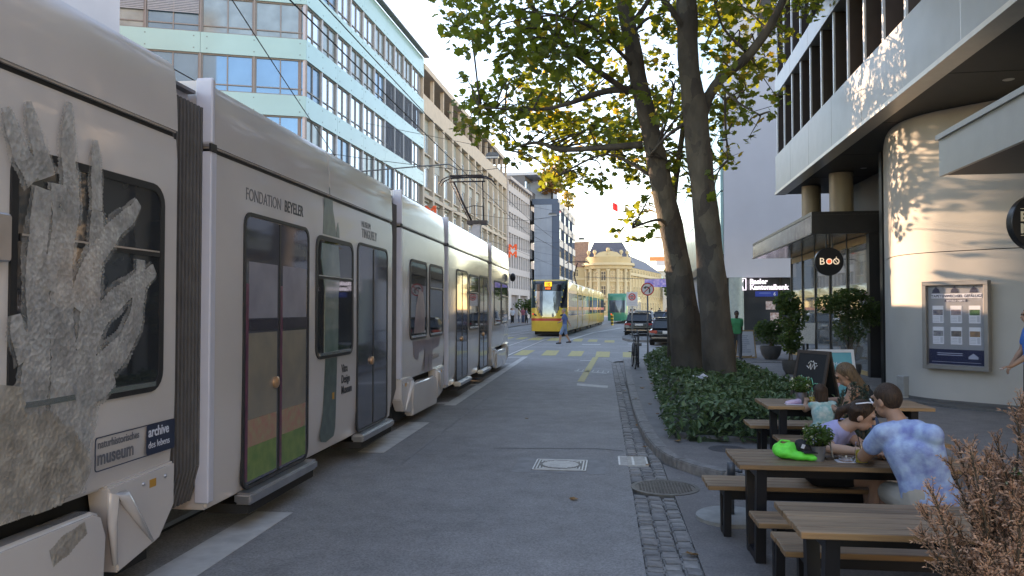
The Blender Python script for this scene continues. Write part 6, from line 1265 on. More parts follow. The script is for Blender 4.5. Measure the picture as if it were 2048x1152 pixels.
def legs(t, l, d, z, s=.07, inset=.13, splay=.06, th=.035):
    zt = z-th-.004
    for x in (inset, l-inset-s):
        for y0, y1 in ((.07-splay*.0, .07+splay),(d-.07-s, d-.07-s-splay)):
            b = MB(); h = zt-.0; b.add([(x,y1,0),(x+s,y1,0),(x+s,y1+s,0),(x,y1+s,0),(x,y0,h),(x+s,y0,h),(x+s,y0+s,h),(x,y0+s,h)],[(0,3,2,1),(4,5,6,7),(0,1,5,4),(1,2,6,5),(2,3,7,6),(3,0,4,7)]); b.build('leg', m_stl, t)
        b = MB(); b.box(x+.004,x+s-.004,.07+splay+s+.001,d-.07-s-splay-.001,.0,.055); b.build('foot_bar', m_stl, t); b = MB(); b.box(x+.003,x+s-.003,.07+s+.001,d-.07-s-.001,zt-.07,zt-.002); b.build('top_bar', m_stl, t)
    b = MB(); b.box(inset+s+.001,l-inset-s-.001,d/2-.03,d/2+.03,zt-.10,zt-.035); b.build('stretcher', m_stl, t)
def table(label, x, y, d, l, zg, zt):
    t = thing('picnic_table', label, 'table', (x,y,zg), 0, 'slatted cafe tables'); slatted(t, l, d, zt-zg, 6, 'table_top'); legs(t, l, d, zt-zg, .068); return t
def bench(label, x, y, d, l, zg, zt, n=4):
    t = thing('bench', label, 'bench', (x,y,zg), 0, 'slatted cafe benches'); slatted(t, l, d, zt-zg, n, 'seat'); legs(t, l, d, zt-zg, .055, .13, .03); return t
random.seed(14)
table('slatted wood table with a bare left half, partly hidden by the brown dry plant', .925,3.785,.58,1.65,0,.70)
bench('slatted bench between the bare table and the seated couple', 1.0,4.44,.38,1.5,0,.41,3)
table('slatted wood table with a green bag where the man in the blue shirt sits', .91,5.36,.60,1.55,0,.70)
bench('slatted bench on which the man in the blue shirt sits', .96,5.0,.30,1.5,0,.41,3)
bench('slatted bench on which the woman in the lilac shirt sits', .79,6.0,.38,1.6,0,.41)
table('slatted wood table where the small child sits, beside the shrubs', 1.60,7.78,.66,1.55,.105,.80)
bench('slatted bench carrying the small child and the woman in the black top', 1.66,7.48,.28+.12,1.5,.105,.51,4)
bench('slatted empty bench between the child\'s table and the shrubs', 1.56,8.46,.44,1.5,.105,.51,4)
# flower pots
m_zinc = M('zinc_bucket',(.38,.39,.40),.35,.8,var=.12,vs=8); lf_ff = leafmat('pot_leaf',(.07,.14,.035),(.12,.2,.04)); m_petal = leafmat('white_petal',(.62,.62,.42),(.4,.4,.2),trs=.2)
def flowerpot(label, loc, s=1.):
    t = thing('flower_pot', label, 'potted plant', loc, 0); b = MB(); b.lathe([(.038*s,0),(.052*s,.095*s),(.055*s,.1*s),(.05*s,.1*s),(.047*s,.085*s)], 24); b.build('bucket', m_zinc, t, smooth=40); b = MB(); b.lathe([(0,.086*s),(.047*s,.086*s)],16); b.build('soil', m_soil, t)
    r = random.Random(int(loc[0]*100)); leaves(420, ellips(0,0,.165*s,.105*s,.105*s,.075*s,.15), .026*s, r).build('foliage', lf_ff, t, fix=False); leaves(60, ellips(0,0,.18*s,.105*s,.105*s,.078*s,.75), .018*s, r, .6).build('blossom', m_petal, t, fix=False)
    b = MB()
    for k in range(14): a = k*.45; b.tube([(0,0,.08*s),(.07*s*math.cos(a),.07*s*math.sin(a),.17*s)], .0015, 4)
    b.build('stem', MATS['plant_stem'], t)
flowerpot('zinc bucket of small white flowers beside the green bag', (1.475,5.56,.70), 1.05)
flowerpot('zinc bucket of small white flowers seen through the brown dry plant', (2.03,4.02,.70), 1.12)
flowerpot('zinc bucket of leafy herbs at the child\'s table', (1.98,8.05,.80), 1.1)
# green bag with cap
def blob(pts, voxel, name, mat, parent, sm=6):
    b = MB()
    for p, r in pts: b.ball(p, r, 14, 10)
    me = evalmesh(b.mesh('x', mat), [('REMESH', dict(mode='VOXEL', voxel_size=voxel)), ('SMOOTH', dict(iterations=sm, factor=.5))], name)
    for p in me.polygons: p.use_smooth = True
    return put(name, me, parent)
t = thing('green_bag', 'crumpled neon green bag lying on the table beside the flower bucket', 'bag', (1.33,5.60,.70)); m_neon = M('neon_green_cloth',(.05,.72,.06),.6,var=.2,vs=14,bump=.8,bs=16)
blob([((-.06,0,.045),(.085,.07,.045)),((-.10,.02,.06),(.05,.05,.05)),((.03,-.04,.03),(.10,.05,.032)),((.10,-.05,.022),(.06,.04,.024)),((-.02,.03,.07),(.06,.05,.045))], .009, 'sack', m_neon, t); b = MB(); b.tube([(-.12,.03,.09),(-.08,.05,.12),(-.02,.05,.115)], .006, 5); b.build('drawstring', m_neon, t)
t = thing('black_cap', 'black cloth cap with small white tag resting on the green bag', 'cap', (1.395,5.585,.765)); m_bc = M('black_cloth',(.012,.012,.014),.8,var=.2)
blob([((0,0,.02),(.062,.055,.05)),((-.02,.02,.04),(.045,.04,.035))], .007, 'crown', m_bc, t); b = MB(); b.obox((.02,-.058,.0),(.10,.05,.008),(.3,0,.2)); b.build('peak', m_bc, t, bevel=.003); b = MB(); b.obox((-.025,-.056,.035),(.022,.003,.03),(.25,.3,.1)); b.build('tag', m_ppr, t)
# menu holder, ash tray, drinks
m_glass = M('clear_glass',(1,1,1),.02,var=0,trans=1.); m_drink = M('yellow_lemonade',(.72,.55,.06),.2,var=.15,vs=20)
t = thing('menu_holder','dark wooden menu holder standing by the flower bucket','menu',(1.575,5.62,.70),R(20)); b = MB(); b.box(-.05,.05,-.03,.03,0,.02); b.build('foot', m_dkw, t); b = MB(); b.obox((0,0,.10),(.085,.006,.17),(R(-10),0,R(60))); b.build('card', M('menu_card',(.10,.12,.10),.4,c2=(.3,.25,.2),vs=20), t)
t = thing('ash_tray','clear glass ash tray with a white napkin under it','ash tray',(1.66,5.55,.70)); b = MB(); b.box(-.07,.07,-.05,.05,.001,.004); b.build('napkin', m_ppr, t); b = MB(); b.lathe([(.05,.005),(.055,.035),(.045,.035),(.04,.012),(0,.012)],20); b.build('tray', m_glass, t, smooth=40)
def drink(label, loc, s=1.):
    t = thing('drink_jar', label, 'glass', loc); b = MB(); b.lathe([(.032*s,0),(.036*s,.005),(.037*s,.10*s),(.033*s,.115*s),(.034*s,.125*s),(.031*s,.125*s),(.031*s,.113*s),(.034*s,.10*s),(.033*s,.008),(0,.008)],24); b.build('jar', m_glass, t, smooth=40); b = MB(); b.lathe([(0,.009),(.0325*s,.009),(.0332*s,.075*s),(0,.075*s)],20); b.build('lemonade', m_drink, t, smooth=40); b = MB(); b.tube([(.01,0,.012),(-.02*s,.0,.16*s)], .003, 6); b.build('straw', M('straw_black',(.03,.02,.02),.4,var=0), t)
drink('jar of pale yellow lemonade with a straw before the couple', (1.745,5.50,.70), 1.15); drink('jar of orange yellow juice in front of the small child', (2.07,7.98,.80), 1.0)
t = thing('pink_cloth','crumpled pink and lilac cloth lying on the child\'s table','cloth',(1.88,7.95,.80)); blob([((0,0,.02),(.06,.04,.025)),((.05,.02,.025),(.04,.04,.03)),((-.05,-.01,.015),(.035,.03,.02))], .008, 'fabric', M('pink_fabric',(.45,.28,.42),.8,c2=(.6,.5,.6),vs=18), t, 3); b = MB(); b.box(-.08,.1,-.06,.04,.0,.003); b.build('napkin', m_ppr, t)
# parasol base
t = thing('parasol_base','round concrete parasol foot with a short dark pole socket behind the bench','parasol base',(1.06,6.62,0)); b = MB(); b.lathe([(.29,0),(.29,.03),(.27,.042),(0,.042)],40); b.build('plate', M('parasol_plate',(.26,.27,.26),.8,var=.2,vs=9,bump=.2), t, smooth=40)
b = MB(); b.tube([(0,0,.04),(0,0,.46)], .024, 14); b.build('socket', m_gald, t, smooth=True); b = MB(); b.tube([(0,0,.36),(0,0,.47)], .033, 14); b.tube([(.02,0,.4),(.075,0,.4)], .014, 8); b.tube([(.07,0,.385),(.07,0,.415)], .022, 8); b.build('clamp', m_gald, t, smooth=True)
# dry brown conifer
def conifer(name, label, loc, pot_r, pot_h, stems, sp_len, blade, lm, seed, fan):
    t = thing(name, label, 'plant', loc); b = MB(); b.lathe([(pot_r*.7,0),(pot_r,pot_h),(pot_r*.9,pot_h),(pot_r*.88,pot_h*.9)], 24); b.build('pot', m_pot, t, smooth=40); b = MB(); b.lathe([(0,pot_h*.89),(pot_r*.89,pot_h*.89)],16); b.build('soil', m_soil, t)
    r = random.Random(seed); bs, bl = MB(), MB()
    for k in range(stems):
        tip, mid = fan(r); base = Vector((r.gauss(0,.04),r.gauss(0,.04),pot_h*.88)); P = crom([base,mid,tip],9); bs.tube(P, [.008*(1-i/len(P))+.002 for i in range(len(P))], 5)
        for i in range(4, len(P)):
            p = P[i]; d = (P[i]-P[i-1]).normalized(); f = i/len(P)
            for _ in range(4):
                sd2 = (d*r.uniform(.5,1.3)+Vector((r.gauss(0,.6),r.gauss(0,.6),r.gauss(.1,.45)))).normalized(); ln = sp_len*r.uniform(.4,1.0)*(1.15-.75*f); bs.tube([p,p+sd2*ln], [.0025,.001], 3)
                for q in range(15):
                    g = p+sd2*ln*(q+1)/15; bd = (sd2*1.0+Vector((r.gauss(0,.75),r.gauss(0,.75),r.gauss(.2,.55)))).normalized(); w = bd.orthogonal().normalized()*blade*.17; e = g+bd*blade*r.uniform(.6,1.3); m_ = (g+e)/2
                    bl.add([g, m_+w, e, m_-w], [(0,1,2,3)])
    bs.build('stem', MATS['plant_stem'], t); bl.build('foliage', lm, t, fix=False); return t
def fan_b(r):
    a = r.uniform(-1,1); z = r.uniform(.75,1.2)+ (.25 if a > .3 else 0)*r.random(); tip = Vector((.32*a+.10, r.uniform(-.28,.28), z)); return tip, Vector((tip.x*.45+r.gauss(0,.03), tip.y*.5, .38+(z-.38)*.5))
conifer('dry_brown_conifer','dried out rust brown conifer in a pot beside the bare picnic table',(1.50,3.12,0),.22,.40,64,.15,.017,leafmat('dry_needles',(.60,.34,.21),(.5,.28,.16),trs=.2,rnd=.35),6,fan_b)
def fan_b2(r):
    a = r.uniform(-1,1); z = r.uniform(.85,1.42); tip = Vector((.26*a, r.uniform(-.24,.24), z)); return tip, Vector((tip.x*.5, tip.y*.5, .38+(z-.38)*.5))
conifer('tall_dry_conifer','taller dried rust brown conifer standing next to the smaller dry one',(1.80,3.22,0),.20,.40,48,.15,.017,MATS['dry_needles'],7,fan_b2)
def fan_g(r):
    tip = Vector((r.uniform(-.10,.10), r.uniform(-.10,.10), r.uniform(.55,1.12))); return tip, Vector((tip.x*1.2, tip.y*1.2, .2+tip.z*.45))
conifer('small_cypress','slim dark green cypress in a pot between the two occupied tables',(2.12,6.86,0),.13,.25,26,.09,.018,leafmat('cypress_needles',(.035,.065,.045),(.04,.07,.04),trs=.15),8,fan_g)
# ================================================================ PEOPLE
V3 = lambda p: Vector(p)
def capsule(b, p0, r0, p1, r1, n=14):
    p0, p1 = Vector(p0), Vector(p1); d = p1-p0
    if d.length < 1e-5: b.ball(p0, r0, n, 8); return
    d.normalize(); P, W = [], []
    for a in (-80,-55,-28): P.append(p0+d*r0*math.sin(R(a))); W.append(r0*math.cos(R(a)))
    P += [p0, p1]; W += [r0, r1]
    for a in (28,55,80): P.append(p1+d*r1*math.sin(R(a))); W.append(r1*math.cos(R(a)))
    b.tube(P, W, n)
def ellipsoid(b, c, r, m3, n=16, k=11):
    o = len(b.v); b.ball((0,0,0), r, n, k)
    for i in range(o, len(b.v)): b.v[i] = tuple(Vector(c) + m3 @ Vector(b.v[i]))
def cut(me, planes):
    bm = bmesh.new(); bm.from_mesh(me)
    for co, no in planes: bmesh.ops.bisect_plane(bm, geom=bm.verts[:]+bm.edges[:]+bm.faces[:], plane_co=co, plane_no=no, clear_outer=True)
    bm.to_mesh(me); bm.free()
def union(b, voxel, name, mat, parent, off, cuts=(), sm=4, solid=0.):
    me = evalmesh(b.mesh('x', mat), [('REMESH', dict(mode='VOXEL', voxel_size=voxel)), ('SMOOTH', dict(iterations=sm, factor=.5))], name)
    if cuts: cut(me, cuts)
    if solid: me = evalmesh(me, [('SOLIDIFY', dict(thickness=solid, offset=-1))], name)
    for p in me.polygons: p.use_smooth = True
    me.transform(Matrix.Translation(-off)); return put(name, me, parent)
SK = lambda nm, c: M('skin_'+nm, c, .5, var=.07, vs=12, spec=.4)
sk_a = SK('fair',(.50,.30,.21)); sk_b = SK('tan',(.36,.20,.13)); sk_d = SK('dark',(.06,.032,.02)); m_eye = M('eye_dark',(.01,.008,.006),.2,var=0); m_lip = M('lip',(.35,.13,.11),.5,var=0)
def hairm(nm, c, c2):
    m = M('hair_'+nm, c, .55, c2=c2, vs=9, det=10, spec=.3); n = m.node_tree; L = n.links.new; tc = n.nodes.new('ShaderNodeTexCoord'); mp = n.nodes.new('ShaderNodeMapping'); mp.inputs['Scale'].default_value = (14,14,1.6); L(tc.outputs['Object'], mp.inputs[0])
    for q in n.nodes:
        if q.type == 'TEX_NOISE': L(mp.outputs[0], q.inputs['Vector']); nzq = q
    bp = n.nodes.new('ShaderNodeBump'); bp.inputs['Strength'].default_value = .9; bp.inputs['Distance'].default_value = .01; L(nzq.outputs[0], bp.inputs['Height']); L(bp.outputs[0], n.nodes['Principled BSDF'].inputs['Normal']); return m
h_br = hairm('brown',(.06,.033,.018),(.025,.014,.009)); h_db = hairm('dark',(.022,.014,.01),(.01,.007,.005)); h_bl = hairm('dark_blond',(.17,.105,.055),(.06,.038,.022)); h_gr = hairm('grey',(.25,.22,.2),(.15,.13,.12)); h_bk = hairm('black',(.01,.009,.008),(.005,.005,.005))
def person(label, J, top, bottom, hair, hairm_, skin, s=1., voxel=.012, sleeve=.5, leg=.45, hem=None, shoes=None, fem=False, tank=False, extra=None, group=None, skirt=False):
    J = {k: Vector(v) for k, v in J.items()}; pel, che, nek, hd = J['pelvis'], J['chest'], J['neck'], J['head']
    base = Vector((pel.x, pel.y, min(J['anL'].z, J['anR'].z)-.07*s)); t = thing('person', label, 'person', base, 0, group); off = base
    lp = (J['hipR']-J['hipL']).normalized(); lc = (J['shR']-J['shL']).normalized(); fw = J['face'].normalized(); up = (hd-nek).normalized(); up = (up+Vector((0,0,.6))).normalized(); up = (up-fw*up.dot(fw)).normalized(); rt = fw.cross(up); m3 = Matrix((rt, fw, up)).transposed()
    tw = .75 if fem else 1.; waist = pel.lerp(che,.45)
    def torso(b, g, zlo=True):
        for q in (-1,0,1):
            capsule(b, pel+lp*q*.075*s, .10*s+g, waist+(lp+lc).normalized()*q*.058*s*(.9 if fem else 1), .092*s+g); capsule(b, waist+(lp+lc).normalized()*q*.058*s*(.9 if fem else 1), .092*s+g, che+lc*q*.075*s*tw, .105*s+g)
            capsule(b, che+lc*q*.075*s*tw, .105*s+g, che.lerp(nek,.6)+lc*q*.07*s*tw, .075*s+g)
        for q in ('shL','shR'): capsule(b, che.lerp(nek,.6), .07*s+g, J[q], .056*s*(.9 if fem else 1)+g)
    def arm(b, S, g=0, f0=0., f1=1.):
        sh, el, wr = J['sh'+S], J['el'+S], J['wr'+S]; k = .88 if fem else 1
        capsule(b, sh, .056*s*k+g, el if f1 >= 1 else sh.lerp(el,f1), .043*s*k+g if f1 >= 1 else .05*s*k+g)
        if f1 >= 1: capsule(b, el, .043*s*k+g, el.lerp(wr,.35), .044*s*k+g); capsule(b, el.lerp(wr,.35), .044*s*k+g, wr, .028*s*k+g)
    def legf(b, S, g=0, f=2.):
        h, k_, a = J['hip'+S], J['kn'+S], J['an'+S]
        capsule(b, h, .088*s+g, k_ if f >= 1 else h.lerp(k_,f), (.058*s if f >= 1 else .07*s)+g)
        if f > 1: e = k_.lerp(a, min(1,f-1)); mid = k_.lerp(a,.35); capsule(b, k_, .058*s+g, mid, .057*s+g); 
        if f > 1: capsule(b, mid, .057*s+g, e, (.036*s if f >= 2 else .045*s)+g)
    # body ---------------------------------------------------------
    b = MB(); torso(b, 0); capsule(b, nek-up*.03*s, .058*s, hd-up*.03*s, .052*s)
    ellipsoid(b, hd+up*.02*s-fw*.008*s, (.074*s,.094*s,.098*s), m3); ellipsoid(b, hd-up*.05*s+fw*.028*s, (.054*s,.058*s,.062*s), m3)
    capsule(b, hd+fw*.083*s+up*.015*s, .010*s, hd+fw*.104*s-up*.022*s, .014*s, 8); ellipsoid(b, hd+fw*.082*s-up*.052*s, (.022*s,.012*s,.012*s), m3, 10, 7)
    for q in (-1,1): ellipsoid(b, hd+rt*q*.076*s-fw*.005*s-up*.005*s, (.012*s,.02*s,.032*s), m3, 8, 6); ellipsoid(b, hd+rt*q*.03*s+fw*.082*s+up*.04*s, (.024*s,.012*s,.009*s), m3, 8, 6)
    for S in 'LR':
        arm(b, S); legf(b, S); wr = J['wr'+S]; hdir = J.get('hand'+S, (wr-J['el'+S])).normalized(); side = hdir.cross(Vector((0,0,1)));
        if side.length < .1: side = hdir.cross(fw)
        side.normalize(); nrm = side.cross(hdir).normalized(); 
        for q in (-.022,0,.022): capsule(b, wr+hdir*.01*s+side*q*s*.6, .016*s, wr+hdir*.075*s+side*q*s, .0145*s, 10)
        for q, ln in ((-.032,.052),(-.011,.068),(.011,.072),(.032,.062)):
            k0 = wr+hdir*.078*s+side*q*s; k1 = k0+(hdir-nrm*.35)*ln*.5*s+side*q*.15*s; k2 = k1+(hdir*.7-nrm*.8)*ln*.5*s; capsule(b, k0, .0098*s, k1, .009*s, 8); capsule(b, k1, .009*s, k2, .0078*s, 8)
        th = -1 if S == 'R' else 1; k0 = wr+hdir*.028*s+side*th*.03*s; k1 = k0+(hdir*.7+side*th*.75)*.036*s; capsule(b, k0, .0125*s, k1, .0105*s, 8); capsule(b, k1, .0105*s, k1+(hdir*.95+side*th*.2-nrm*.2)*.03*s, .009*s, 8)
        a = J['an'+S]; toe = J.get('toe'+S, Vector((fw.x,fw.y,0))).normalized(); capsule(b, a-toe*.03*s-Vector((0,0,.03*s)), .036*s, a+toe*.15*s-Vector((0,0,.045*s)), .03*s)
    union(b, voxel, 'body', skin, t, off, sm=2 if voxel < .01 else 1)
    for q in (-1,1):
        b = MB(); b.ball(hd+rt*q*.031*s+fw*.084*s+up*.018*s-off, .011*s, 10, 7); b.build('eye', m_eye, t, smooth=True)
    b = MB(); ellipsoid(b, hd+fw*.0885*s-up*.053*s-off, (.024*s,.008*s,.007*s), m3, 10, 6); b.build('mouth', m_lip, t, smooth=True)
    # shirt --------------------------------------------------------
    g = .014*s if voxel < .02 else .018*s; b = MB(); torso(b, g)
    hm = J['hem'] if 'hem' in J else pel; cuts = [(hm, -(che-pel).normalized())]
    if tank: cuts.append((che.lerp(nek,.40), (nek-che).normalized()))
    else:
        cuts.append((nek.lerp(che,-.02), (nek-che).normalized()))
        for S in 'LR': arm(b, S, g+.004*s, 0, sleeve if sleeve < 1 else 1)
    sh = union(b, voxel*1.05, 'top', top, t, off, cuts, sm=14 if voxel < .01 else 4)
    if tank:
        b = MB()
        for q in (-1,1):
            a0 = che.lerp(nek,.38)+lc*q*.075*s; fwd = (che-pel).cross(lc).normalized()
            for sg in (-1,1): b.tube([a0+fwd*sg*.10*s-off, che.lerp(nek,.75)+lc*q*.07*s+fwd*sg*.06*s-off, che.lerp(nek,.95)+lc*q*.068*s-off], .010*s, 6)
        b.build('strap', top, sh, smooth=True)
    # trousers -----------------------------------------------------
    b = MB()
    for q in (-1,0,1): capsule(b, pel+lp*q*.078*s, .104*s+g*.6, pel.lerp(che,.22)+lp*q*.068*s, .098*s+g*.5)
    for S in 'LR': legf(b, S, g, leg if leg <= 1 else min(leg,1.93))
    union(b, voxel*1.05, 'skirt' if skirt else 'trousers', bottom, t, off, sm=2)
    # hair ---------------------------------------------------------
    if hair:
        b = MB(); ellipsoid(b, hd+up*.026*s-fw*.014*s, (.081*s,.100*s,.102*s), m3)
        hc = []
        if hair in ('bob','long','pony'):
            for q in (-1,1): capsule(b, hd+rt*q*.055*s+up*.05*s-fw*.02*s, .040*s, hd+rt*q*(.066 if hair != 'pony' else .05)*s-up*(.11 if hair == 'bob' else .02 if hair == 'pony' else .10)*s-fw*.03*s, .028*s if hair != 'pony' else .02*s)
            for q in (-.5,0,.5): capsule(b, hd+rt*q*.08*s+up*.03*s-fw*.05*s, .055*s, hd+rt*q*.09*s-up*(.125 if hair == 'bob' else .03 if hair == 'pony' else .20)*s-fw*(.055 if hair != 'long' else .075)*s, .04*s if hair != 'pony' else .03*s)
        if hair == 'pony': capsule(b, hd-fw*.10*s+up*.03*s, .03*s, hd-fw*.15*s-up*.03*s, .034*s); capsule(b, hd-fw*.15*s-up*.03*s, .034*s, hd-fw*.155*s-up*.13*s, .016*s)
        hc = [(hd+fw*.048*s+up*.05*s, (fw*.9-up*.45).normalized())] if hair != 'short' else [(hd+fw*.03*s+up*.035*s, (fw*.75-up*.66).normalized()), (hd-up*.062*s, -up)]
        union(b, min(voxel, .010 if s > .7 else .008) if voxel < .02 else voxel*.8, 'hair', hairm_, t, off, hc, sm=3)
    if shoes:
        for S in 'LR':
            a = J['an'+S]; toe = J.get('toe'+S, Vector((fw.x,fw.y,0))).normalized(); b = MB(); capsule(b, a-toe*.035*s-Vector((0,0,.028*s)), .046*s, a+toe*.06*s-Vector((0,0,.03*s)), .044*s); capsule(b, a+toe*.05*s-Vector((0,0,.035*s)), .043*s, a+toe*.165*s-Vector((0,0,.042*s)), .034*s)
            union(b, max(voxel,.012), 'shoe', shoes, t, off, [(a-Vector((0,0,.072*s)), Vector((0,0,-1)))], sm=2)
    return t
def standing(x, y, z, face, s=1., stride=0., armsw=.15, lean=0., sit=False):
    """joints of an upright person facing 'face' degrees (0 = +Y, 90 = -X); stride = half step length"""
    a = R(face); f = Vector((-math.sin(a), math.cos(a), 0)); r = Vector((f.y,-f.x,0)); o = Vector((x,y,z)); U = Vector((0,0,1))
    P = lambda rr, ff, uu: o + r*rr*s + f*ff*s + U*uu*s
    J = dict(pelvis=P(0,0,.93), chest=P(0,.02+lean,1.27), neck=P(0,.02+lean,1.45), head=P(0,.05+lean*1.2,1.60), face=f, hipL=P(-.09,0,.90), hipR=P(.09,0,.90), shL=P(-.175,.01+lean,1.385), shR=P(.175,.01+lean,1.385),
        elL=P(-.23,-armsw*.5,1.10), elR=P(.23,armsw*.5,1.10), wrL=P(-.22,-armsw*.9+.06,.86), wrR=P(.22,armsw*1.1+.06,.87), knL=P(-.09,stride*.7+.03,.49), knR=P(.09,-stride*.35+.04,.49), anL=P(-.09,stride,.08), anR=P(.09,-stride,.08+abs(stride)*.18), toeL=f, toeR=f, hem=P(0,0,.90))
    return J
# --- man in the blue tie-dye shirt (back to the road, leaning to the woman)
m_tie = M('blue_tie_dye',(.40,.55,.72),.85,c2=(.20,.25,.50),vs=17,det=5,bump=.6,bs=11); m_beig = M('beige_shorts',(.42,.38,.31),.85,var=.1,bump=.2,bs=14); m_lil = M('lilac_shirt',(.36,.35,.56),.85,var=.06,bump=.2,bs=12)
MJ = dict(pelvis=(2.05,5.13,.535),chest=(1.95,5.155,.86),neck=(1.90,5.24,1.03),head=(1.845,5.305,1.145),face=(-.55,.80,-.18),hipL=(1.96,5.15,.51),hipR=(2.14,5.13,.51),shL=(1.80,5.22,.955),shR=(2.02,5.05,.97),elL=(1.73,5.42,.76),wrL=(1.86,5.63,.745),handL=(.9,.4,0),elR=(2.12,5.30,.77),wrR=(2.0,5.56,.745),handR=(-.7,.7,0),knL=(1.93,5.56,.50),knR=(2.22,5.56,.50),anL=(1.93,5.50,.08),anR=(2.22,5.52,.08),toeL=(0,1,0),toeR=(0,1,0),hem=(2.05,5.12,.50))
person('man in pale blue tie dye shirt seated with his back to the road', MJ, m_tie, m_beig, 'short', h_br, sk_b, .95, .0085, .55, .9, shoes=m_blk)
# --- woman in the lilac shirt leaning on the table
WJ = dict(pelvis=(1.60,6.17,.53),chest=(1.70,6.07,.78),neck=(1.79,5.99,.89),head=(1.885,5.93,.965),face=(.86,-.28,-.35),hipL=(1.62,6.24,.50),hipR=(1.62,6.08,.50),shL=(1.78,6.17,.83),shR=(1.66,5.95,.83),elR=(1.62,5.80,.745),wrR=(1.83,5.70,.738),handR=(.9,-.2,0),elL=(1.90,6.0,.745),wrL=(2.0,5.84,.738),knR=(2.00,5.93,.50),knL=(2.0,6.12,.49),anR=(1.92,5.9,.08),anL=(2.0,6.1,.08),toeL=(1,0,0),toeR=(1,0,0),hem=(1.6,6.17,.50))
wm_ = person('woman in lilac shirt with white sunglasses on her head leaning to the man', WJ, m_lil, m_bc, 'pony', h_br, sk_a, .95, .0085, .5, .5, shoes=m_blk, fem=True)
sg = thing('white_sunglasses','white framed sunglasses pushed up on the dark hair of the lilac woman','sunglasses',(1.885,5.93,1.03)); m_wpl = M('white_plastic',(.75,.75,.78),.3,var=0)
fw = Vector((.86,-.28,-.35)).normalized(); up = Vector((.3,.0,.95)); up = (up-fw*up.dot(fw)).normalized(); rt = fw.cross(up)
for q in (-1,1):
    c = fw*.055+up*.055+rt*q*.036; b = MB(); b.tube([c+(rt*math.cos(R(a))+ (up*.6-fw*.7)*math.sin(R(a)))*.030 for a in range(0,361,24)], .006, 6, cap=False); b.build('rim', m_wpl, sg, smooth=True); b = MB(); b.tube([c+rt*q*.028, c+rt*q*.05-fw*.03-up*.01, c+rt*q*.055-fw*.10-up*.05], .005, 6); b.build('temple', m_wpl, sg, smooth=True); b = MB(); b.ball(c,(.02,.02,.02),10,6); b.build('lens', gl_dark, sg, smooth=True)
# --- small child
m_flor = M('floral_dress',(.50,.58,.52),.85,c2=(.12,.36,.34),vs=22,det=2); m_flor2 = M('floral_red',(.5,.12,.14),.85,var=.1)
CJ = dict(pelvis=(2.11,7.68,.60),chest=(2.10,7.70,.76),neck=(2.09,7.72,.855),head=(2.08,7.74,.945),face=(-.1,1,-.15),hipL=(2.05,7.70,.585),hipR=(2.17,7.70,.585),shL=(2.0,7.71,.825),shR=(2.19,7.71,.825),elL=(1.96,7.83,.76),elR=(2.23,7.84,.76),wrL=(2.0,7.95,.83),wrR=(2.17,7.96,.83),knL=(2.05,7.90,.59),knR=(2.17,7.90,.59),anL=(2.05,7.92,.36),anR=(2.17,7.92,.36),toeL=(0,1,0),toeR=(0,1,0),hem=(2.11,7.68,.55))
person('small child with dark bobbed hair in a floral dress at the far table', CJ, m_flor, m_flor, 'bob', h_br, sk_a, .66, .007, .02, .6, shoes=m_ppr, fem=True, skirt=True)
# --- woman in the black tank top
BJ = dict(pelvis=(2.470,7.66,.635),chest=(2.430,7.66,.90),neck=(2.370,7.66,1.035),head=(2.295,7.655,1.12),face=(-.80,.18,-.50),hipL=(2.450,7.57,.61),hipR=(2.450,7.74,.61),shL=(2.320,7.53,.985),shR=(2.490,7.77,.985),elL=(2.230,7.56,.76),wrL=(2.140,7.76,.84),elR=(2.370,7.95,.84),wrR=(2.200,7.98,.84),knL=(2.150,7.74,.60),knR=(2.220,7.92,.60),anL=(2.190,7.72,.19),anR=(2.270,7.92,.19),toeL=(-1,.3,0),toeR=(-1,.3,0),hem=(2.470,7.66,.60))
person('woman with long brown hair in a black tank top bending over the child\'s table', BJ, m_bc, M('denim',(.06,.09,.16),.85,var=.15), 'long', h_bl, sk_b, .95, .0085, .4, 1.9, shoes=m_ppr, fem=True, tank=True)
# --- man in bright blue shirt by the wall
J = standing(6.34,12.25,.006,80,1.02); J['elL'] = Vector((6.24,12.08,1.10)); J['wrL'] = Vector((5.96,12.12,.90)); J['handL'] = Vector((-1,0,-.1))
person('man in bright blue shirt holding a cigarette by the curved wall', J, M('bright_blue_shirt',(.02,.16,.50),.8,var=.06), M('navy_trousers',(.02,.022,.035),.85), 'short', h_db, sk_b, 1.02, .012, .6, 1.95, shoes=m_blk)
b = MB(); b.tube([(5.87,12.1,.86),(5.79,12.1,.865)], .004, 6); o = b.build('cigarette', m_ppr); tag(o,'white cigarette in the hand of the man in bright blue','cigarette')
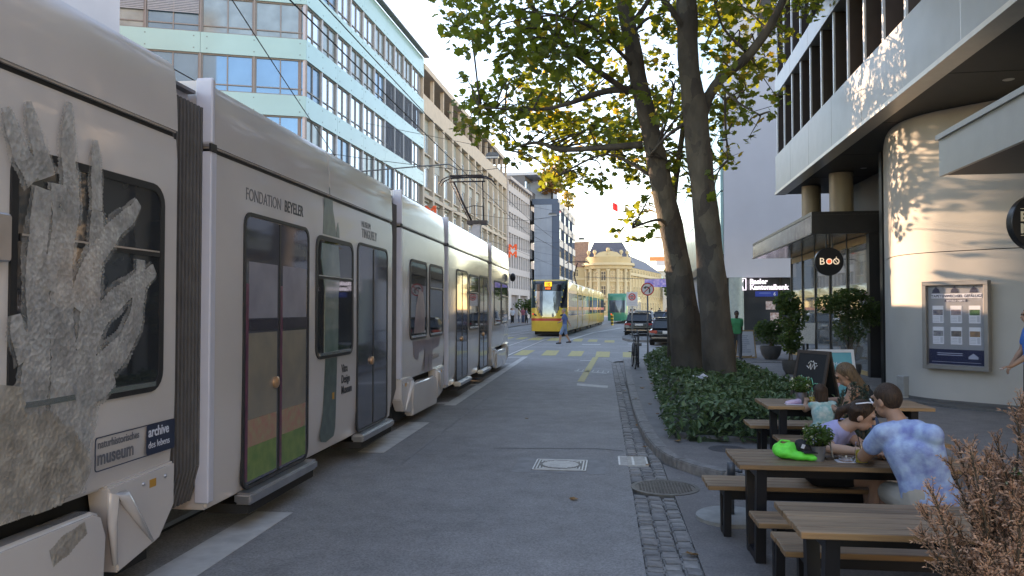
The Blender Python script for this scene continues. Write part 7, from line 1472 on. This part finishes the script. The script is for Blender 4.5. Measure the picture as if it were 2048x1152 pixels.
# --- man in green polo
J = standing(4.58,27.3,.006,190,.97,.14,.2)
person('man in green polo shirt and dark sunglasses walking past the tree', J, M('green_polo',(.03,.30,.13),.8,var=.06), M('grey_trousers',(.07,.075,.085),.85), 'short', h_bk, sk_d, .97, .014, .6, 1.95, shoes=m_blk)
# --- man crossing
J = standing(-1.85,38.1,0,90,1.02,.24,-.3); J['elL'] = J['elL']+Vector((0,0,0)); J['wrL'] = Vector((-2.12,38.0,1.08)); 
person('bald man in blue shirt and denim shorts striding over the crossing', J, M('mid_blue_shirt',(.05,.09,.22),.8,var=.06), M('denim_shorts',(.12,.19,.30),.85,var=.1), 'short', h_gr, sk_b, 1.02, .016, .6, .95, shoes=m_blk)
# --- far pedestrians
rp = random.Random(31); tops = [((.55,.12,.06),'orange red top'),((.03,.03,.035),'black jacket'),((.05,.40,.38),'teal shirt'),((.55,.55,.58),'white shirt'),((.45,.38,.28),'beige top'),((.03,.035,.05),'navy coat'),((.30,.08,.10),'wine red shirt'),((.16,.18,.22),'grey jacket')]
for i, (c, nm) in enumerate(tops):
    x = -10.9+i*.36*1.0+rp.uniform(-.1,.1); y = 86+rp.uniform(-3,4); sc_ = rp.uniform(.95,1.05)
    person('far pedestrian in %s waiting before the pale stone store' % nm, standing(x,y,.1,rp.choice((90,180,200,270)),sc_,rp.choice((0,.12)),.15), M('far_'+nm.replace(' ','_'),c,.8), m_blk if i%2 else M('far_jeans',(.06,.08,.13),.85), 'short', rp.choice((h_br,h_bk,h_bl)), rp.choice((sk_a,sk_b)), sc_, .03, .8, 1.93, group='pedestrians by the pale stone store')
for i, (x, y, c, nm) in enumerate([(2.55,70.5,(.5,.42,.42),'pink shirt'),(2.95,71.5,(.04,.04,.06),'dark coat'),(7.1,98,(.03,.03,.03),'black clothes'),(7.9,97,(.5,.2,.1),'rust coloured top'),(8.6,100,(.5,.5,.5),'pale grey top'),(9.6,99,(.08,.08,.2),'blue jacket'),(6.4,102,(.4,.4,.38),'cream top')]):
    person('distant pedestrian in %s beyond the parked cars' % nm, standing(x,y,0.0 if x < 6 else .1,rp.choice((0,180,90)),1.,.12,.2), M('dist_'+nm.replace(' ','_'),c,.8), m_blk, 'short', h_br, sk_a, 1., .03, .8, 1.93, group='pedestrians beyond the cars')
